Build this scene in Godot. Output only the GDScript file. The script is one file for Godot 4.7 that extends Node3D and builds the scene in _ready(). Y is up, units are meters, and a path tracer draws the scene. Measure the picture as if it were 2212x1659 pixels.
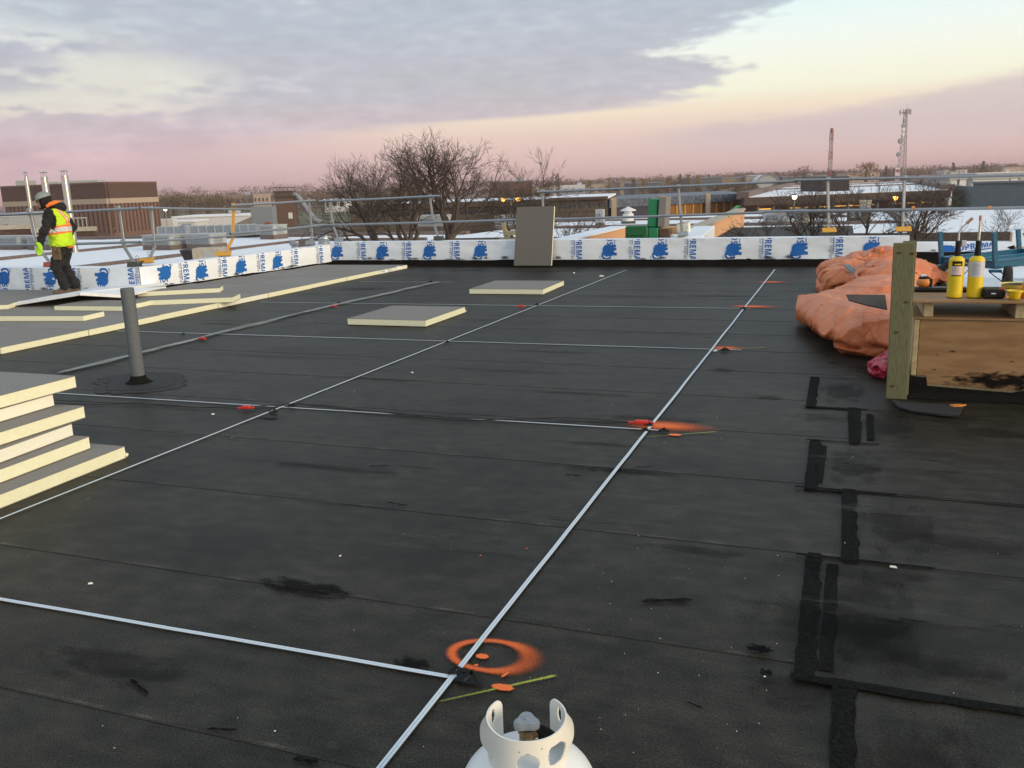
extends Node3D
# A flat roof under renovation at dawn. Camera, sky and sun first, then the roof, then the things on it, then the neighbourhood.

const LENS := 1893.0            # focal length of the photograph, in pixels of a 2212 x 1659 copy
const EYE := 1.62               # camera height above the roof
const TURN := deg_to_rad(20.7)  # the roof's own axes are turned by this much from the view
const GROUND := -5.5            # street level below the roof
const SNOWROOF := -1.0          # level of the neighbouring snow covered roof
var view: Basis
var M := {}
var counts := {}
var rng := RandomNumberGenerator.new()
var AU: Vector3
var AV: Vector3
var A0 := Vector3(-0.24, 0, -2.68)
var grid_turn := -TURN

# ------------------------------------------------------------------ places
func ray(px: float, py: float) -> Vector3:
	return view * Vector3((px - 1106.0) / LENS, -(py - 829.5) / LENS, -1.0)
func on_level(px: float, py: float, h := 0.0) -> Vector3:
	var d := ray(px, py)
	return Vector3(0, EYE, 0) + d * ((h - EYE) / d.y)
func on_row(px: float, py: float, v: float) -> Vector3:      # on the upright plane v = const of the roof's axes
	var d := ray(px, py)
	var o := Vector3(0, EYE, 0)
	return o + d * ((v - (o - A0).dot(AV)) / d.dot(AV))
func on_wall(px: float, py: float, a: Vector3, b: Vector3) -> Vector3:      # on the upright plane through a and b
	var d := ray(px, py)
	var n := (b - a).cross(Vector3.UP).normalized()
	var o := Vector3(0, EYE, 0)
	return o + d * ((a - o).dot(n) / d.dot(n))
func at_depth(px: float, py: float, depth: float) -> Vector3:
	var d := ray(px, py)
	return Vector3(0, EYE, 0) + d * (depth / -d.z)
func roof(u: float, v: float, y := 0.0) -> Vector3:
	var p := A0 + AU * u + AV * v
	p.y = y
	return p
func to_roof(p: Vector3) -> Vector3:      # (u, y, -v): local axes of a node turned like the roof
	var q := p - A0
	return Vector3(q.dot(AU), p.y, -q.dot(AV))

# ------------------------------------------------------------------ mesh builder (faces given counter-clockwise as seen from outside)
class Mb:
	var v := PackedVector3Array()
	var n := PackedVector3Array()
	var t := PackedVector2Array()
	var c := PackedColorArray()
	var tinted := false
	var tint := Color.WHITE
	func vert(p: Vector3, nn: Vector3, uv := Vector2.ZERO):
		v.append(p); n.append(nn); t.append(uv); c.append(tint)
	func tri(a: Vector3, b: Vector3, d: Vector3, ua := Vector2.ZERO, ub := Vector2.ZERO, ud := Vector2.ZERO):
		var nn := (b - a).cross(d - a).normalized()
		vert(a, nn, ua); vert(d, nn, ud); vert(b, nn, ub)
	func smooth(a: Vector3, b: Vector3, d: Vector3, na: Vector3, nb: Vector3, nd: Vector3, ua := Vector2.ZERO, ub := Vector2.ZERO, ud := Vector2.ZERO):
		vert(a, na, ua); vert(d, nd, ud); vert(b, nb, ub)
	func quad(a: Vector3, b: Vector3, d: Vector3, e: Vector3, ua := Vector2(0, 1), ub := Vector2(1, 1), ud := Vector2(1, 0), ue := Vector2(0, 0)):
		tri(a, b, d, ua, ub, ud); tri(a, d, e, ua, ud, ue)
	func out(mid: Vector3, pts: Array):   # a convex face turned away from mid
		var nn: Vector3 = (pts[1] - pts[0]).cross(pts[2] - pts[0])
		var cen := Vector3.ZERO
		for p in pts: cen += p
		if nn.dot(cen / pts.size() - mid) < 0: pts.reverse()
		for k in range(1, pts.size() - 1): tri(pts[0], pts[k], pts[k + 1], _uv(pts[0], nn), _uv(pts[k], nn), _uv(pts[k + 1], nn))
	func _uv(p: Vector3, nn: Vector3) -> Vector2:
		var a := nn.abs()
		if a.x > a.y and a.x > a.z: return Vector2(p.z, p.y)
		if a.y > a.z: return Vector2(p.x, p.z)
		return Vector2(p.x, p.y)
	func hull8(q: Array):   # a box from 8 corners: bottom 4 then top 4, both in the same turning sense
		var mid := Vector3.ZERO
		for p in q: mid += p / 8.0
		for f in [[0, 1, 2, 3], [4, 5, 6, 7], [0, 1, 5, 4], [1, 2, 6, 5], [2, 3, 7, 6], [3, 0, 4, 7]]: out(mid, [q[f[0]], q[f[1]], q[f[2]], q[f[3]]])
	func box(mid: Vector3, size: Vector3, b := 0.0, bas := Basis.IDENTITY):
		var h := size / 2.0
		if b <= 0.0:
			var q := []
			for y in [-1, 1]:
				for s in [[-1, -1], [1, -1], [1, 1], [-1, 1]]: q.append(mid + bas * Vector3(s[0] * h.x, y * h.y, s[1] * h.z))
			hull8(q)
			return
		b = minf(b, minf(h.x, minf(h.y, h.z)) * 0.9)
		for ax in 3:
			var o1 := (ax + 1) % 3
			var o2 := (ax + 2) % 3
			for s in [-1, 1]:
				var f := []
				for k in [[-1, -1], [1, -1], [1, 1], [-1, 1]]:
					var p := Vector3.ZERO
					p[ax] = s * h[ax]; p[o1] = k[0] * (h[o1] - b); p[o2] = k[1] * (h[o2] - b)
					f.append(mid + bas * p)
				out(mid, f)
				for s2 in [-1, 1]:
					var e := []
					for k in [-1, 1]:
						var p := Vector3.ZERO
						p[ax] = s * h[ax]; p[o1] = s2 * (h[o1] - b); p[o2] = k * (h[o2] - b)
						e.append(mid + bas * p)
					for k in [1, -1]:
						var p := Vector3.ZERO
						p[ax] = s * (h[ax] - b); p[o1] = s2 * h[o1]; p[o2] = k * (h[o2] - b)
						e.append(mid + bas * p)
					out(mid, e)
		for sx in [-1, 1]:
			for sy in [-1, 1]:
				for sz in [-1, 1]:
					out(mid, [mid + bas * Vector3(sx * h.x, sy * (h.y - b), sz * (h.z - b)), mid + bas * Vector3(sx * (h.x - b), sy * h.y, sz * (h.z - b)), mid + bas * Vector3(sx * (h.x - b), sy * (h.y - b), sz * h.z)])
	func bar(a: Vector3, b: Vector3, w: float, h: float, up := Vector3.UP, bev := 0.0):   # a straight square bar
		var d := (b - a).normalized()
		var x := d.cross(up).normalized()
		if x.length() < 0.5: x = d.cross(Vector3.RIGHT).normalized()
		var y := x.cross(d)
		box((a + b) / 2.0, Vector3(w, h, (b - a).length()), bev, Basis(x, y, -d))
	func tube(pts: Array, r: Array, sides := 8, caps := true):
		var rings := []
		var dirs := []
		var up := Vector3(0.123, 0.987, 0.1).normalized()
		for k in pts.size():
			var d: Vector3 = (pts[mini(k + 1, pts.size() - 1)] - pts[maxi(k - 1, 0)]).normalized()
			if absf(d.dot(up)) > 0.95: up = Vector3(0.9, 0.1, 0.4).normalized()
			var x := d.cross(up).normalized()
			var y := x.cross(d)
			up = y
			var ring := []
			for s in sides: ring.append(x * cos(TAU * s / sides) + y * sin(TAU * s / sides))
			rings.append(ring)
			dirs.append(d)
		var l := 0.0
		for k in pts.size() - 1:
			var ra: float = r[mini(k, r.size() - 1)]
			var rb: float = r[mini(k + 1, r.size() - 1)]
			var l2: float = l + pts[k].distance_to(pts[k + 1])
			for s in sides:
				var s2 := (s + 1) % sides
				var a: Vector3 = rings[k][s]; var b: Vector3 = rings[k][s2]; var d: Vector3 = rings[k + 1][s2]; var e: Vector3 = rings[k + 1][s]
				var u0 := float(s) / sides; var u1 := float(s + 1) / sides
				smooth(pts[k] + a * ra, pts[k + 1] + d * rb, pts[k] + b * ra, a, d, b, Vector2(u0, l), Vector2(u1, l2), Vector2(u1, l))
				smooth(pts[k] + a * ra, pts[k + 1] + e * rb, pts[k + 1] + d * rb, a, e, d, Vector2(u0, l), Vector2(u0, l2), Vector2(u1, l2))
			l = l2
		if caps:
			for s in range(1, sides - 1):
				var m := pts.size() - 1
				var ra: float = r[0]
				var rb: float = r[mini(m, r.size() - 1)]
				out(pts[0] + dirs[0], [pts[0] + rings[0][0] * ra, pts[0] + rings[0][s] * ra, pts[0] + rings[0][s + 1] * ra])
				out(pts[m] - dirs[m], [pts[m] + rings[m][0] * rb, pts[m] + rings[m][s] * rb, pts[m] + rings[m][s + 1] * rb])
	func lathe(prof: Array, seg := 32, mid := Vector3.ZERO, a0 := 0.0, a1 := TAU):   # profile of (radius, height), from the bottom up outside
		var nn := []
		for k in prof.size():
			var d: Vector2 = prof[mini(k + 1, prof.size() - 1)] - prof[maxi(k - 1, 0)]
			nn.append(Vector2(d.y, -d.x).normalized())
		for k in prof.size() - 1:
			var p: Vector2 = prof[k]; var q: Vector2 = prof[k + 1]
			var np: Vector2 = nn[k]; var nq: Vector2 = nn[k + 1]
			var flat := Vector2(q.y - p.y, -(q.x - p.x)).normalized()
			if flat.dot(np) < 0.8: np = flat
			if flat.dot(nq) < 0.8: nq = flat
			for s in seg:
				var t0 := a0 + (a1 - a0) * s / seg; var t1 := a0 + (a1 - a0) * (s + 1) / seg
				var d0 := Vector3(cos(t0), 0, -sin(t0)); var d1 := Vector3(cos(t1), 0, -sin(t1))
				var a := mid + d0 * p.x + Vector3.UP * p.y; var b := mid + d1 * p.x + Vector3.UP * p.y
				var e := mid + d0 * q.x + Vector3.UP * q.y; var f := mid + d1 * q.x + Vector3.UP * q.y
				var na := (d0 * np.x + Vector3.UP * np.y); var nb := (d1 * np.x + Vector3.UP * np.y)
				var ne := (d0 * nq.x + Vector3.UP * nq.y); var nf := (d1 * nq.x + Vector3.UP * nq.y)
				var ua := Vector2(float(s) / seg, p.y); var ub := Vector2(float(s + 1) / seg, p.y); var ue := Vector2(float(s) / seg, q.y); var uf := Vector2(float(s + 1) / seg, q.y)
				if p.x > 1e-5: smooth(a, b, f, na, nb, nf, ua, ub, uf)
				if q.x > 1e-5: smooth(a, f, e, na, nf, ne, ua, uf, ue)
	func slab(poly: PackedVector2Array, y0: float, y1: float):   # an upright prism over a plan (x, z)
		var pts := poly.duplicate()
		if Geometry2D.is_polygon_clockwise(pts): pts.reverse()
		var idx := Geometry2D.triangulate_polygon(pts)
		for k in range(0, idx.size(), 3):
			var q := [pts[idx[k]], pts[idx[k + 1]], pts[idx[k + 2]]]
			var tp := []
			var bt := []
			for p in q: tp.append(Vector3(p.x, y1, p.y)); bt.append(Vector3(p.x, y0, p.y))
			if (tp[1] - tp[0]).cross(tp[2] - tp[0]).y < 0: tp.reverse()
			if (bt[1] - bt[0]).cross(bt[2] - bt[0]).y > 0: bt.reverse()
			tri(tp[0], tp[1], tp[2], Vector2(tp[0].x, tp[0].z), Vector2(tp[1].x, tp[1].z), Vector2(tp[2].x, tp[2].z))
			tri(bt[0], bt[1], bt[2], Vector2(bt[0].x, bt[0].z), Vector2(bt[1].x, bt[1].z), Vector2(bt[2].x, bt[2].z))
		for k in pts.size():
			var a := pts[k]; var b := pts[(k + 1) % pts.size()]
			var e := (b - a).normalized()
			var nrm := Vector3(e.y, 0, -e.x)
			var f := [Vector3(a.x, y0, a.y), Vector3(b.x, y0, b.y), Vector3(b.x, y1, b.y), Vector3(a.x, y1, a.y)]
			if (f[1] - f[0]).cross(f[2] - f[0]).dot(nrm) < 0: f.reverse()
			var l := a.distance_to(b)
			quad(f[0], f[1], f[2], f[3], Vector2(0, 0), Vector2(l, 0), Vector2(l, y1 - y0), Vector2(0, y1 - y0))
	func face(poly: PackedVector2Array, org: Vector3, ex: Vector3, ey: Vector3):   # a flat figure in the plane org + x ex + y ey, seen from ex x ey
		var pts := poly.duplicate()
		var idx := Geometry2D.triangulate_polygon(pts)
		var side := ex.cross(ey)
		for k in range(0, idx.size(), 3):
			var q := []
			for j in 3: q.append(org + ex * pts[idx[k + j]].x + ey * pts[idx[k + j]].y)
			if (q[1] - q[0]).cross(q[2] - q[0]).dot(side) < 0: q.reverse()
			tri(q[0], q[1], q[2])
	func done() -> ArrayMesh:
		var arr := []
		arr.resize(Mesh.ARRAY_MAX)
		arr[Mesh.ARRAY_VERTEX] = v
		arr[Mesh.ARRAY_NORMAL] = n
		arr[Mesh.ARRAY_TEX_UV] = t
		if tinted: arr[Mesh.ARRAY_COLOR] = c
		var m := ArrayMesh.new()
		if v.size() > 0: m.add_surface_from_arrays(Mesh.PRIMITIVE_TRIANGLES, arr)
		return m

# ------------------------------------------------------------------ things and parts
func numbered(called: String) -> String:
	counts[called] = counts.get(called, 0) + 1
	return called if counts[called] == 1 else "%s_%03d" % [called, counts[called] - 1]
func tag(o: Node3D, label: String, category: String, group := "", kind := ""):
	if label: o.set_meta("label", label)
	if category: o.set_meta("category", category)
	if group: o.set_meta("group", group)
	if kind: o.set_meta("kind", kind)
func thing(called: String, label: String, category: String, at := Vector3.ZERO, turn := 0.0, group := "") -> Node3D:
	var o := Node3D.new()
	o.name = numbered(called)
	add_child(o)
	o.position = at
	o.rotation.y = turn
	tag(o, label, category, group)
	return o
func part(parent: Node3D, called: String, m, mat: Material) -> MeshInstance3D:
	var o := MeshInstance3D.new()
	o.name = called if parent != self else numbered(called)
	o.mesh = m.done() if m is Mb else m
	o.material_override = mat
	parent.add_child(o, true)
	return o
func single(called: String, m, mat: Material, label: String, category: String, group := "") -> MeshInstance3D:
	var o := part(self, called, m, mat)
	tag(o, label, category, group)
	return o
func setting(called: String, m, mat: Material) -> MeshInstance3D:
	var o := part(self, called, m, mat)
	o.set_meta("kind", "structure")
	return o
func copy(o: Node3D, at: Vector3, turn: float, label := "") -> Node3D:
	var base := String(o.name).rstrip("0123456789").trim_suffix("_")
	var r: Node3D = o.duplicate()
	r.name = numbered(base)
	add_child(r)
	r.position = at
	r.rotation.y = turn
	if label: r.set_meta("label", label)
	return r

# ------------------------------------------------------------------ materials (colours as sRGB)
func mat(key: String, col: Color, rough := 0.8, metal := 0.0) -> StandardMaterial3D:
	var m := StandardMaterial3D.new()
	m.resource_name = key
	m.albedo_color = col
	m.roughness = rough
	m.metallic = metal
	M[key] = m
	return m
func noise(seed_: int, freq: float, oct := 4, kind := FastNoiseLite.TYPE_SIMPLEX_SMOOTH) -> FastNoiseLite:
	var f := FastNoiseLite.new()
	f.seed = seed_
	f.frequency = freq
	f.noise_type = kind
	f.fractal_octaves = oct
	f.fractal_type = FastNoiseLite.FRACTAL_FBM if oct > 1 else FastNoiseLite.FRACTAL_NONE
	return f
func grain(seed_: int, freq: float, oct: int, stops: Array, size := 256) -> NoiseTexture2D:
	var t := NoiseTexture2D.new()
	t.width = size; t.height = size
	t.seamless = true
	t.noise = noise(seed_, freq, oct)
	var g := Gradient.new()
	g.offsets = PackedFloat32Array(stops.map(func(s): return s[0]))
	g.colors = PackedColorArray(stops.map(func(s): return s[1]))
	t.color_ramp = g
	return t
func bumps(seed_: int, freq: float, oct: int, strength: float, size := 256) -> NoiseTexture2D:
	var t := NoiseTexture2D.new()
	t.width = size; t.height = size
	t.seamless = true
	t.as_normal_map = true
	t.bump_strength = strength
	t.noise = noise(seed_, freq, oct)
	return t
func speckled(key: String, a: Color, b: Color, metres: float, rough := 0.85, seed_ := 1, freq := 0.02, world := false, bump := 0.0) -> StandardMaterial3D:
	var m := mat(key, Color.WHITE, rough)
	m.albedo_texture = grain(seed_, freq, 5, [[0.25, a], [0.75, b]])
	if bump > 0.0:
		m.normal_enabled = true
		m.normal_texture = bumps(seed_ + 7, freq * 2.0, 4, bump)
	m.uv1_triplanar = true
	m.uv1_world_triplanar = world
	m.uv1_scale = Vector3.ONE / metres
	return m
func glow(key: String, col: Color, energy: float) -> StandardMaterial3D:
	var m := mat(key, col, 0.4)
	m.emission_enabled = true
	m.emission = col
	m.emission_energy_multiplier = energy
	return m
func lin(r: float, g: float, b: float) -> Color:
	return Color(r, g, b).linear_to_srgb()

# ------------------------------------------------------------------ the dawn sky, by azimuth and height in degrees
var sky_a: FastNoiseLite
var sky_b: FastNoiseLite
var sky_c: FastNoiseLite
const CLEAR := [[0.0, 226, 192, 190], [1.5, 233, 201, 195], [3.0, 240, 214, 202], [4.3, 250, 234, 210], [5.3, 253, 251, 226], [7.0, 252, 255, 240], [8.5, 245, 255, 250], [10.0, 232, 254, 252], [14.0, 226, 247, 251], [25.0, 205, 227, 240], [60.0, 186, 206, 228], [90.0, 178, 200, 226]]
const CLOUD := [[0.0, 222, 190, 197], [2.5, 223, 195, 201], [4.0, 207, 195, 204], [6.0, 190, 190, 203], [10.0, 184, 192, 205], [25.0, 192, 198, 210], [90.0, 198, 204, 214]]
const EDGE := [[-9.0, -42.0], [0.0, -32.0], [2.5, -20.0], [3.5, -11.0], [4.0, -5.0], [4.3, 3.0], [4.5, 7.0], [4.9, 9.9], [5.5, 11.8], [6.3, 13.4], [6.7, 15.4], [7.1, 12.4], [7.5, 10.2], [7.9, 11.2], [8.8, 13.4], [9.6, 15.5], [10.0, 17.6], [12.0, 23.0], [20.0, 44.0], [91.0, 60.0]]
const WEDGE := [[-40.0, 2.2], [6.2, 2.7], [11.8, 3.4], [17.3, 3.7], [22.4, 4.3], [29.6, 5.4], [60.0, 8.0]]
func ramp(tab: Array, x: float) -> Color:
	for k in range(1, tab.size()):
		if x <= tab[k][0]:
			var f := clampf((x - tab[k - 1][0]) / (tab[k][0] - tab[k - 1][0]), 0, 1)
			return Color(lerpf(tab[k - 1][1], tab[k][1], f), lerpf(tab[k - 1][2], tab[k][2], f), lerpf(tab[k - 1][3], tab[k][3], f))
	return Color(tab[-1][1], tab[-1][2], tab[-1][3])
func line(tab: Array, x: float) -> float:
	for k in range(1, tab.size()):
		if x <= tab[k][0]: return lerpf(tab[k - 1][1], tab[k][1], clampf((x - tab[k - 1][0]) / (tab[k][0] - tab[k - 1][0]), 0, 1))
	return tab[-1][1]
func bell(x: float, y: float) -> float:
	return exp(-x * x - y * y)
func sky_colour(az: float, el: float, rows: Array) -> Color:
	var clear: Color = rows[0]
	var cloud: Color = rows[1]
	var a := deg_to_rad(az); var ce := cos(deg_to_rad(el))
	var p := Vector3(sin(a) * ce, sin(deg_to_rad(el)) * 4.0, -cos(a) * ce)
	var n1 := sky_a.get_noise_3dv(p * 100.0)
	var n2 := sky_b.get_noise_3dv(p * 100.0)
	var front := (1.0 - smoothstep(32.0, 52.0, absf(az))) * (1.0 - smoothstep(11.0, 20.0, el))
	if az < 0.0: clear = clear.lerp(Color(206, 181, 196), 0.75 * smoothstep(0.0, 32.0, -az) * (1.0 - smoothstep(2.0, 6.0, el)) * front)
	var soft := lerpf(7.0, 1.5 + 1.2 * clampf(n1 + 0.3, 0.0, 1.0), smoothstep(3.4, 5.2, el))
	var cover := smoothstep(-soft, soft, rows[2] - az + n1 * 2.4 * smoothstep(3.0, 5.0, el) + n2 * 3.4 * smoothstep(4.0, 5.0, el)) * front
	if front < 1.0: cover += (1.0 - front) * 0.75 * smoothstep(-0.1, 0.3, sky_c.get_noise_3dv(p * 100.0) + n1 * 0.3)
	var caz := az
	az += n1 * 5.0 + n2 * 1.5
	el += n2 * 0.7 + n1 * 0.6
	var gap := 1.15 * bell((az + 22.5) / 6.8, (el - 6.8) / 1.3) + bell((az + 28.0) / 5.5, (el - 5.35) / 0.55) + 0.62 * bell((az + 25.5) / 5.0, (el - 9.3) / 1.5) + 0.2 * bell((az + 20.0) / 8.0, (el - 5.3) / 0.4)
	gap -= 0.6 * bell((az + 27.5) / 1.7, (el - 8.2) / 0.55) + 0.4 * bell((az + 24.2) / 1.8, (el - 9.9) / 0.4)
	az = caz
	el = rows[4]
	cover *= 1.0 - 0.8 * smoothstep(0.15, 1.1, gap + n1 * 0.5 + n2 * 0.35)
	var col := clear.lerp(Color(232, 229, 216), 0.75 * clampf(gap, 0, 1) * front)
	col = col.lerp(cloud + Color(24, 23, 19) * (n1 + n2 * 0.5), clampf(cover, 0, 1) * (0.88 + 0.12 * clampf(n1 * 2.0, -1, 1)))
	var w := smoothstep(-0.3, 0.7, rows[3].call(az) - el + n2 * 0.3) * smoothstep(0.6, 3.0, el) * smoothstep(4.0, 15.0, az) * front
	col = col.lerp(Color(212, 199, 203), 0.72 * w)
	return col
func make_sky() -> Image:
	sky_a = noise(11, 0.055, 5)
	sky_b = noise(23, 0.24, 4)
	sky_c = noise(37, 0.02, 5)
	var wedge := PackedFloat32Array()
	for k in 721: wedge.append(line(WEDGE, (k - 360) / 2.0))
	var wf := func(az: float) -> float: return wedge[clampi(int(az * 2.0) + 360, 0, 720)]
	var low := sky_patch(1024, 0, 1024, 0, 512, wf)
	low.resize(4096, 2048, Image.INTERPOLATE_CUBIC)
	var fine := sky_patch(4096, 1648, 2448, 850, 1032, wf)
	low.blit_rect(fine, Rect2i(0, 0, 800, 182), Vector2i(1648, 850))
	var turned := Image.create(4096, 2048, false, Image.FORMAT_RGB8)      # the panorama's middle looks back: swap its halves
	turned.blit_rect(low, Rect2i(0, 0, 2048, 2048), Vector2i(2048, 0))
	turned.blit_rect(low, Rect2i(2048, 0, 2048, 2048), Vector2i(0, 0))
	return turned
func sky_patch(width: int, x0: int, x1: int, y0: int, y1: int, wf: Callable) -> Image:
	var data := PackedByteArray()
	data.resize((x1 - x0) * (y1 - y0) * 3)
	var at := 0
	for y in range(y0, y1):
		var el := 90.0 - (y + 0.5) / width * 360.0
		if el < -3.0:
			var g := ramp(CLEAR, 0.0)
			for x in range(x0, x1):
				data[at] = int(g.r); data[at + 1] = int(g.g); data[at + 2] = int(g.b)
				at += 3
			continue
		var rows := [ramp(CLEAR, maxf(el, 0)), ramp(CLOUD, maxf(el, 0)), line(EDGE, el), wf, el]
		for x in range(x0, x1):
			var c := sky_colour(((x + 0.5) / width - 0.5) * 360.0, el, rows)
			data[at] = clampi(int(c.r), 0, 255); data[at + 1] = clampi(int(c.g), 0, 255); data[at + 2] = clampi(int(c.b), 0, 255)
			at += 3
	return Image.create_from_data(x1 - x0, y1 - y0, false, Image.FORMAT_RGB8, data)

func _ready():
	rng.seed = 4711
	# camera: level line 1.9 degrees off, lens pointed 12.7 degrees down
	var cam := Camera3D.new()
	cam.name = "camera"
	cam.fov = rad_to_deg(2.0 * atan(829.5 / LENS))
	cam.position = Vector3(0, EYE, 0)
	cam.rotation_degrees = Vector3(-12.7, 0, -1.9)
	cam.near = 0.05
	cam.far = 6000.0
	add_child(cam)
	view = cam.basis
	AU = Vector3(cos(TURN), 0, sin(TURN))
	AV = Vector3(sin(TURN), 0, -cos(TURN))
	# sky
	var env := Environment.new()
	env.background_mode = Environment.BG_SKY
	var pano := PanoramaSkyMaterial.new()
	pano.panorama = ImageTexture.create_from_image(make_sky())
	env.sky = Sky.new()
	env.sky.sky_material = pano
	env.background_energy_multiplier = 1.0
	env.tonemap_mode = Environment.TONE_MAPPER_LINEAR
	env.tonemap_exposure = 1.0
	env.sdfgi_enabled = true
	env.ssao_enabled = true
	env.ssil_enabled = true
	env.fog_enabled = true
	env.fog_density = 0.00045
	env.fog_light_color = Color(0.93, 0.8, 0.8)
	var we := WorldEnvironment.new()
	we.name = "world_environment"
	we.environment = env
	add_child(we)
	# the sun is only just up, low behind the camera on the right, veiled by cloud
	var sun := DirectionalLight3D.new()
	sun.name = "sun"
	sun.light_color = Color(1.0, 0.9, 0.74)
	sun.light_energy = 0.9
	sun.light_angular_distance = 34.0
	sun.shadow_enabled = true
	add_child(sun)
	sun.look_at_from_position(Vector3.ZERO, -Vector3(0.76, 0.22, 0.6))
	print("sky ", Time.get_ticks_msec())
	make_materials()
	build_roof()
	build_parapets()
	print("roof ", Time.get_ticks_msec())
	build_boards()
	build_grid_wires()
	build_marks()
	build_pipe()
	build_tank()
	build_curb_box()
	build_tarp()
	build_cart()
	build_rails()
	build_worker()
	print("things ", Time.get_ticks_msec())
	build_neighbour_roofs()
	build_trees()
	print("trees ", Time.get_ticks_msec())
	build_town()
	build_debris()
	print("done ", Time.get_ticks_msec())

func make_materials():
	speckled("membrane_black", lin(.012, .0115, .0105), lin(.025, .024, .022), 0.6, 0.8, 3, 0.05)
	speckled("bitumen", lin(.007, .007, .0065), lin(.018, .018, .017), 0.3, 0.85, 98, 0.06).metallic_specular = 0.12
	mat("black_plastic", lin(.012, .012, .012), 0.6).metallic_specular = 0.3
	speckled("foam", lin(.83, .82, .58), lin(.86, .85, .62), 0.5, 0.9, 5, 0.03, false, 1.0)
	speckled("foam_pale", lin(.85, .84, .7), lin(.87, .86, .73), 0.5, 0.9, 6, 0.03, false, 1.0)
	speckled("facer_shaded", lin(.145, .131, .114), lin(.165, .15, .13), 0.35, 0.8, 8, 0.04)  # darker copy of facer: the upright board has its shade put into the colour
	speckled("facer", lin(.205, .185, .162), lin(.235, .213, .187), 0.35, 0.8, 8, 0.04)
	speckled("facer_cool", lin(.215, .196, .175), lin(.245, .225, .202), 0.35, 0.75, 9, 0.04)
	speckled("facer_white", lin(.74, .76, .8), lin(.84, .85, .87), 0.6, 0.7, 10, 0.03)
	speckled("snow", lin(.82, .84, .88), lin(.9, .91, .93), 3.0, 0.9, 12, 0.02, true)
	speckled("wrap_white", lin(.83, .87, .93), lin(.86, .9, .95), 0.8, 0.45, 14, 0.02)
	mat("print_blue", lin(.006, .13, .46), 0.5)
	mat("print_grey", lin(.3, .34, .38), 0.5)
	speckled("galvanised", lin(.3, .32, .34), lin(.4, .42, .44), 0.25, 0.42, 15, 0.05).metallic = 0.75
	speckled("yellow_paint", lin(.55, .27, .03), lin(.66, .36, .05), 0.2, 0.55, 16, 0.05)
	speckled("red_paint", lin(.28, .05, .025), lin(.36, .08, .04), 0.2, 0.6, 17, 0.05)
	speckled("dark_paint", lin(.035, .04, .035), lin(.06, .06, .05), 0.2, 0.6, 18, 0.05)
	speckled("stucco_grey", lin(.1, .115, .127), lin(.122, .138, .15), 0.4, 0.7, 19, 0.05)
	var ply := speckled("plywood", lin(.25, .135, .055), lin(.33, .19, .085), 1.0, 0.7, 20, 0.02)
	ply.uv1_scale = Vector3(0.5, 2.4, 2.4)
	var ply2 := speckled("plywood_fresh", lin(.62, .33, .17), lin(.7, .4, .22), 1.0, 0.75, 21, 0.02)
	ply2.uv1_scale = Vector3(0.5, 2.4, 2.4)
	var lum := speckled("treated_lumber", lin(.12, .118, .055), lin(.165, .158, .08), 0.5, 0.75, 22, 0.03)
	lum.uv1_scale = Vector3(9.0, 1.3, 9.0)
	speckled("lumber_pale", lin(.42, .33, .18), lin(.52, .42, .25), 0.4, 0.8, 23, 0.03)
	speckled("steel_white", lin(.74, .76, .74), lin(.8, .81, .8), 0.5, 0.32, 24, 0.02)
	mat("steel_cream", lin(.82, .8, .73), 0.4)
	speckled("cast_grey", lin(.22, .24, .26), lin(.3, .32, .34), 0.05, 0.6, 25, 0.03)
	speckled("brass", lin(.16, .11, .06), lin(.3, .22, .12), 0.08, 0.45, 26, 0.05).metallic = 0.6
	mat("tank_yellow", lin(.78, .56, .012), 0.38)
	speckled("label_grey", lin(.5, .5, .56), lin(.62, .62, .68), 0.05, 0.5, 27, 0.05)
	mat("label_pink", lin(.66, .52, .5), 0.5)
	mat("steel_tube", lin(.62, .62, .6), 0.25, 0.9)
	mat("copper_tip", lin(.5, .3, .2), 0.4, 0.7)
	speckled("cart_blue", lin(.004, .085, .17), lin(.008, .14, .24), 0.3, 0.45, 28, 0.03)
	speckled("rubber", lin(.012, .012, .012), lin(.03, .03, .03), 0.2, 0.8, 29, 0.04)
	mat("orange_plastic", lin(.75, .26, .05), 0.4)
	mat("red_plastic", lin(.6, .03, .02), 0.45)
	var bag := mat("red_film", lin(.5, .03, .06), 0.2)
	bag.normal_enabled = true
	bag.normal_texture = bumps(71, 0.03, 4, 10.0)
	bag.uv1_triplanar = true
	bag.uv1_scale = Vector3.ONE * 3.0
	var tp := speckled("tarp", lin(.66, .185, .068), lin(.76, .235, .09), 1.2, 0.5, 30, 0.012, false, 5.0)
	tp.backlight_enabled = true
	tp.backlight = Color(0.25, 0.08, 0.03)
	speckled("bark", lin(.075, .058, .05), lin(.14, .11, .094), 0.5, 0.95, 31, 0.05)
	speckled("brick_brown", lin(.165, .095, .07), lin(.22, .13, .1), 4.0, 0.9, 32, 0.05)
	speckled("brick_dark", lin(.085, .048, .037), lin(.12, .07, .055), 4.0, 0.9, 33, 0.05)
	speckled("concrete_cream", lin(.42, .33, .25), lin(.5, .4, .31), 3.0, 0.9, 34, 0.05)
	var gl := mat("window_glass", lin(.03, .035, .038), 0.08)
	gl.metallic_specular = 0.8
	mat("stack_steel", lin(.6, .58, .54), 0.3, 0.95)
	speckled("metal_grey", lin(.19, .22, .25), lin(.25, .28, .31), 1.0, 0.5, 35, 0.04)
	speckled("metal_light", lin(.34, .36, .36), lin(.42, .43, .43), 1.0, 0.5, 36, 0.04)
	speckled("curb_brown", lin(.13, .095, .085), lin(.18, .135, .12), 1.5, 0.85, 37, 0.04)
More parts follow.
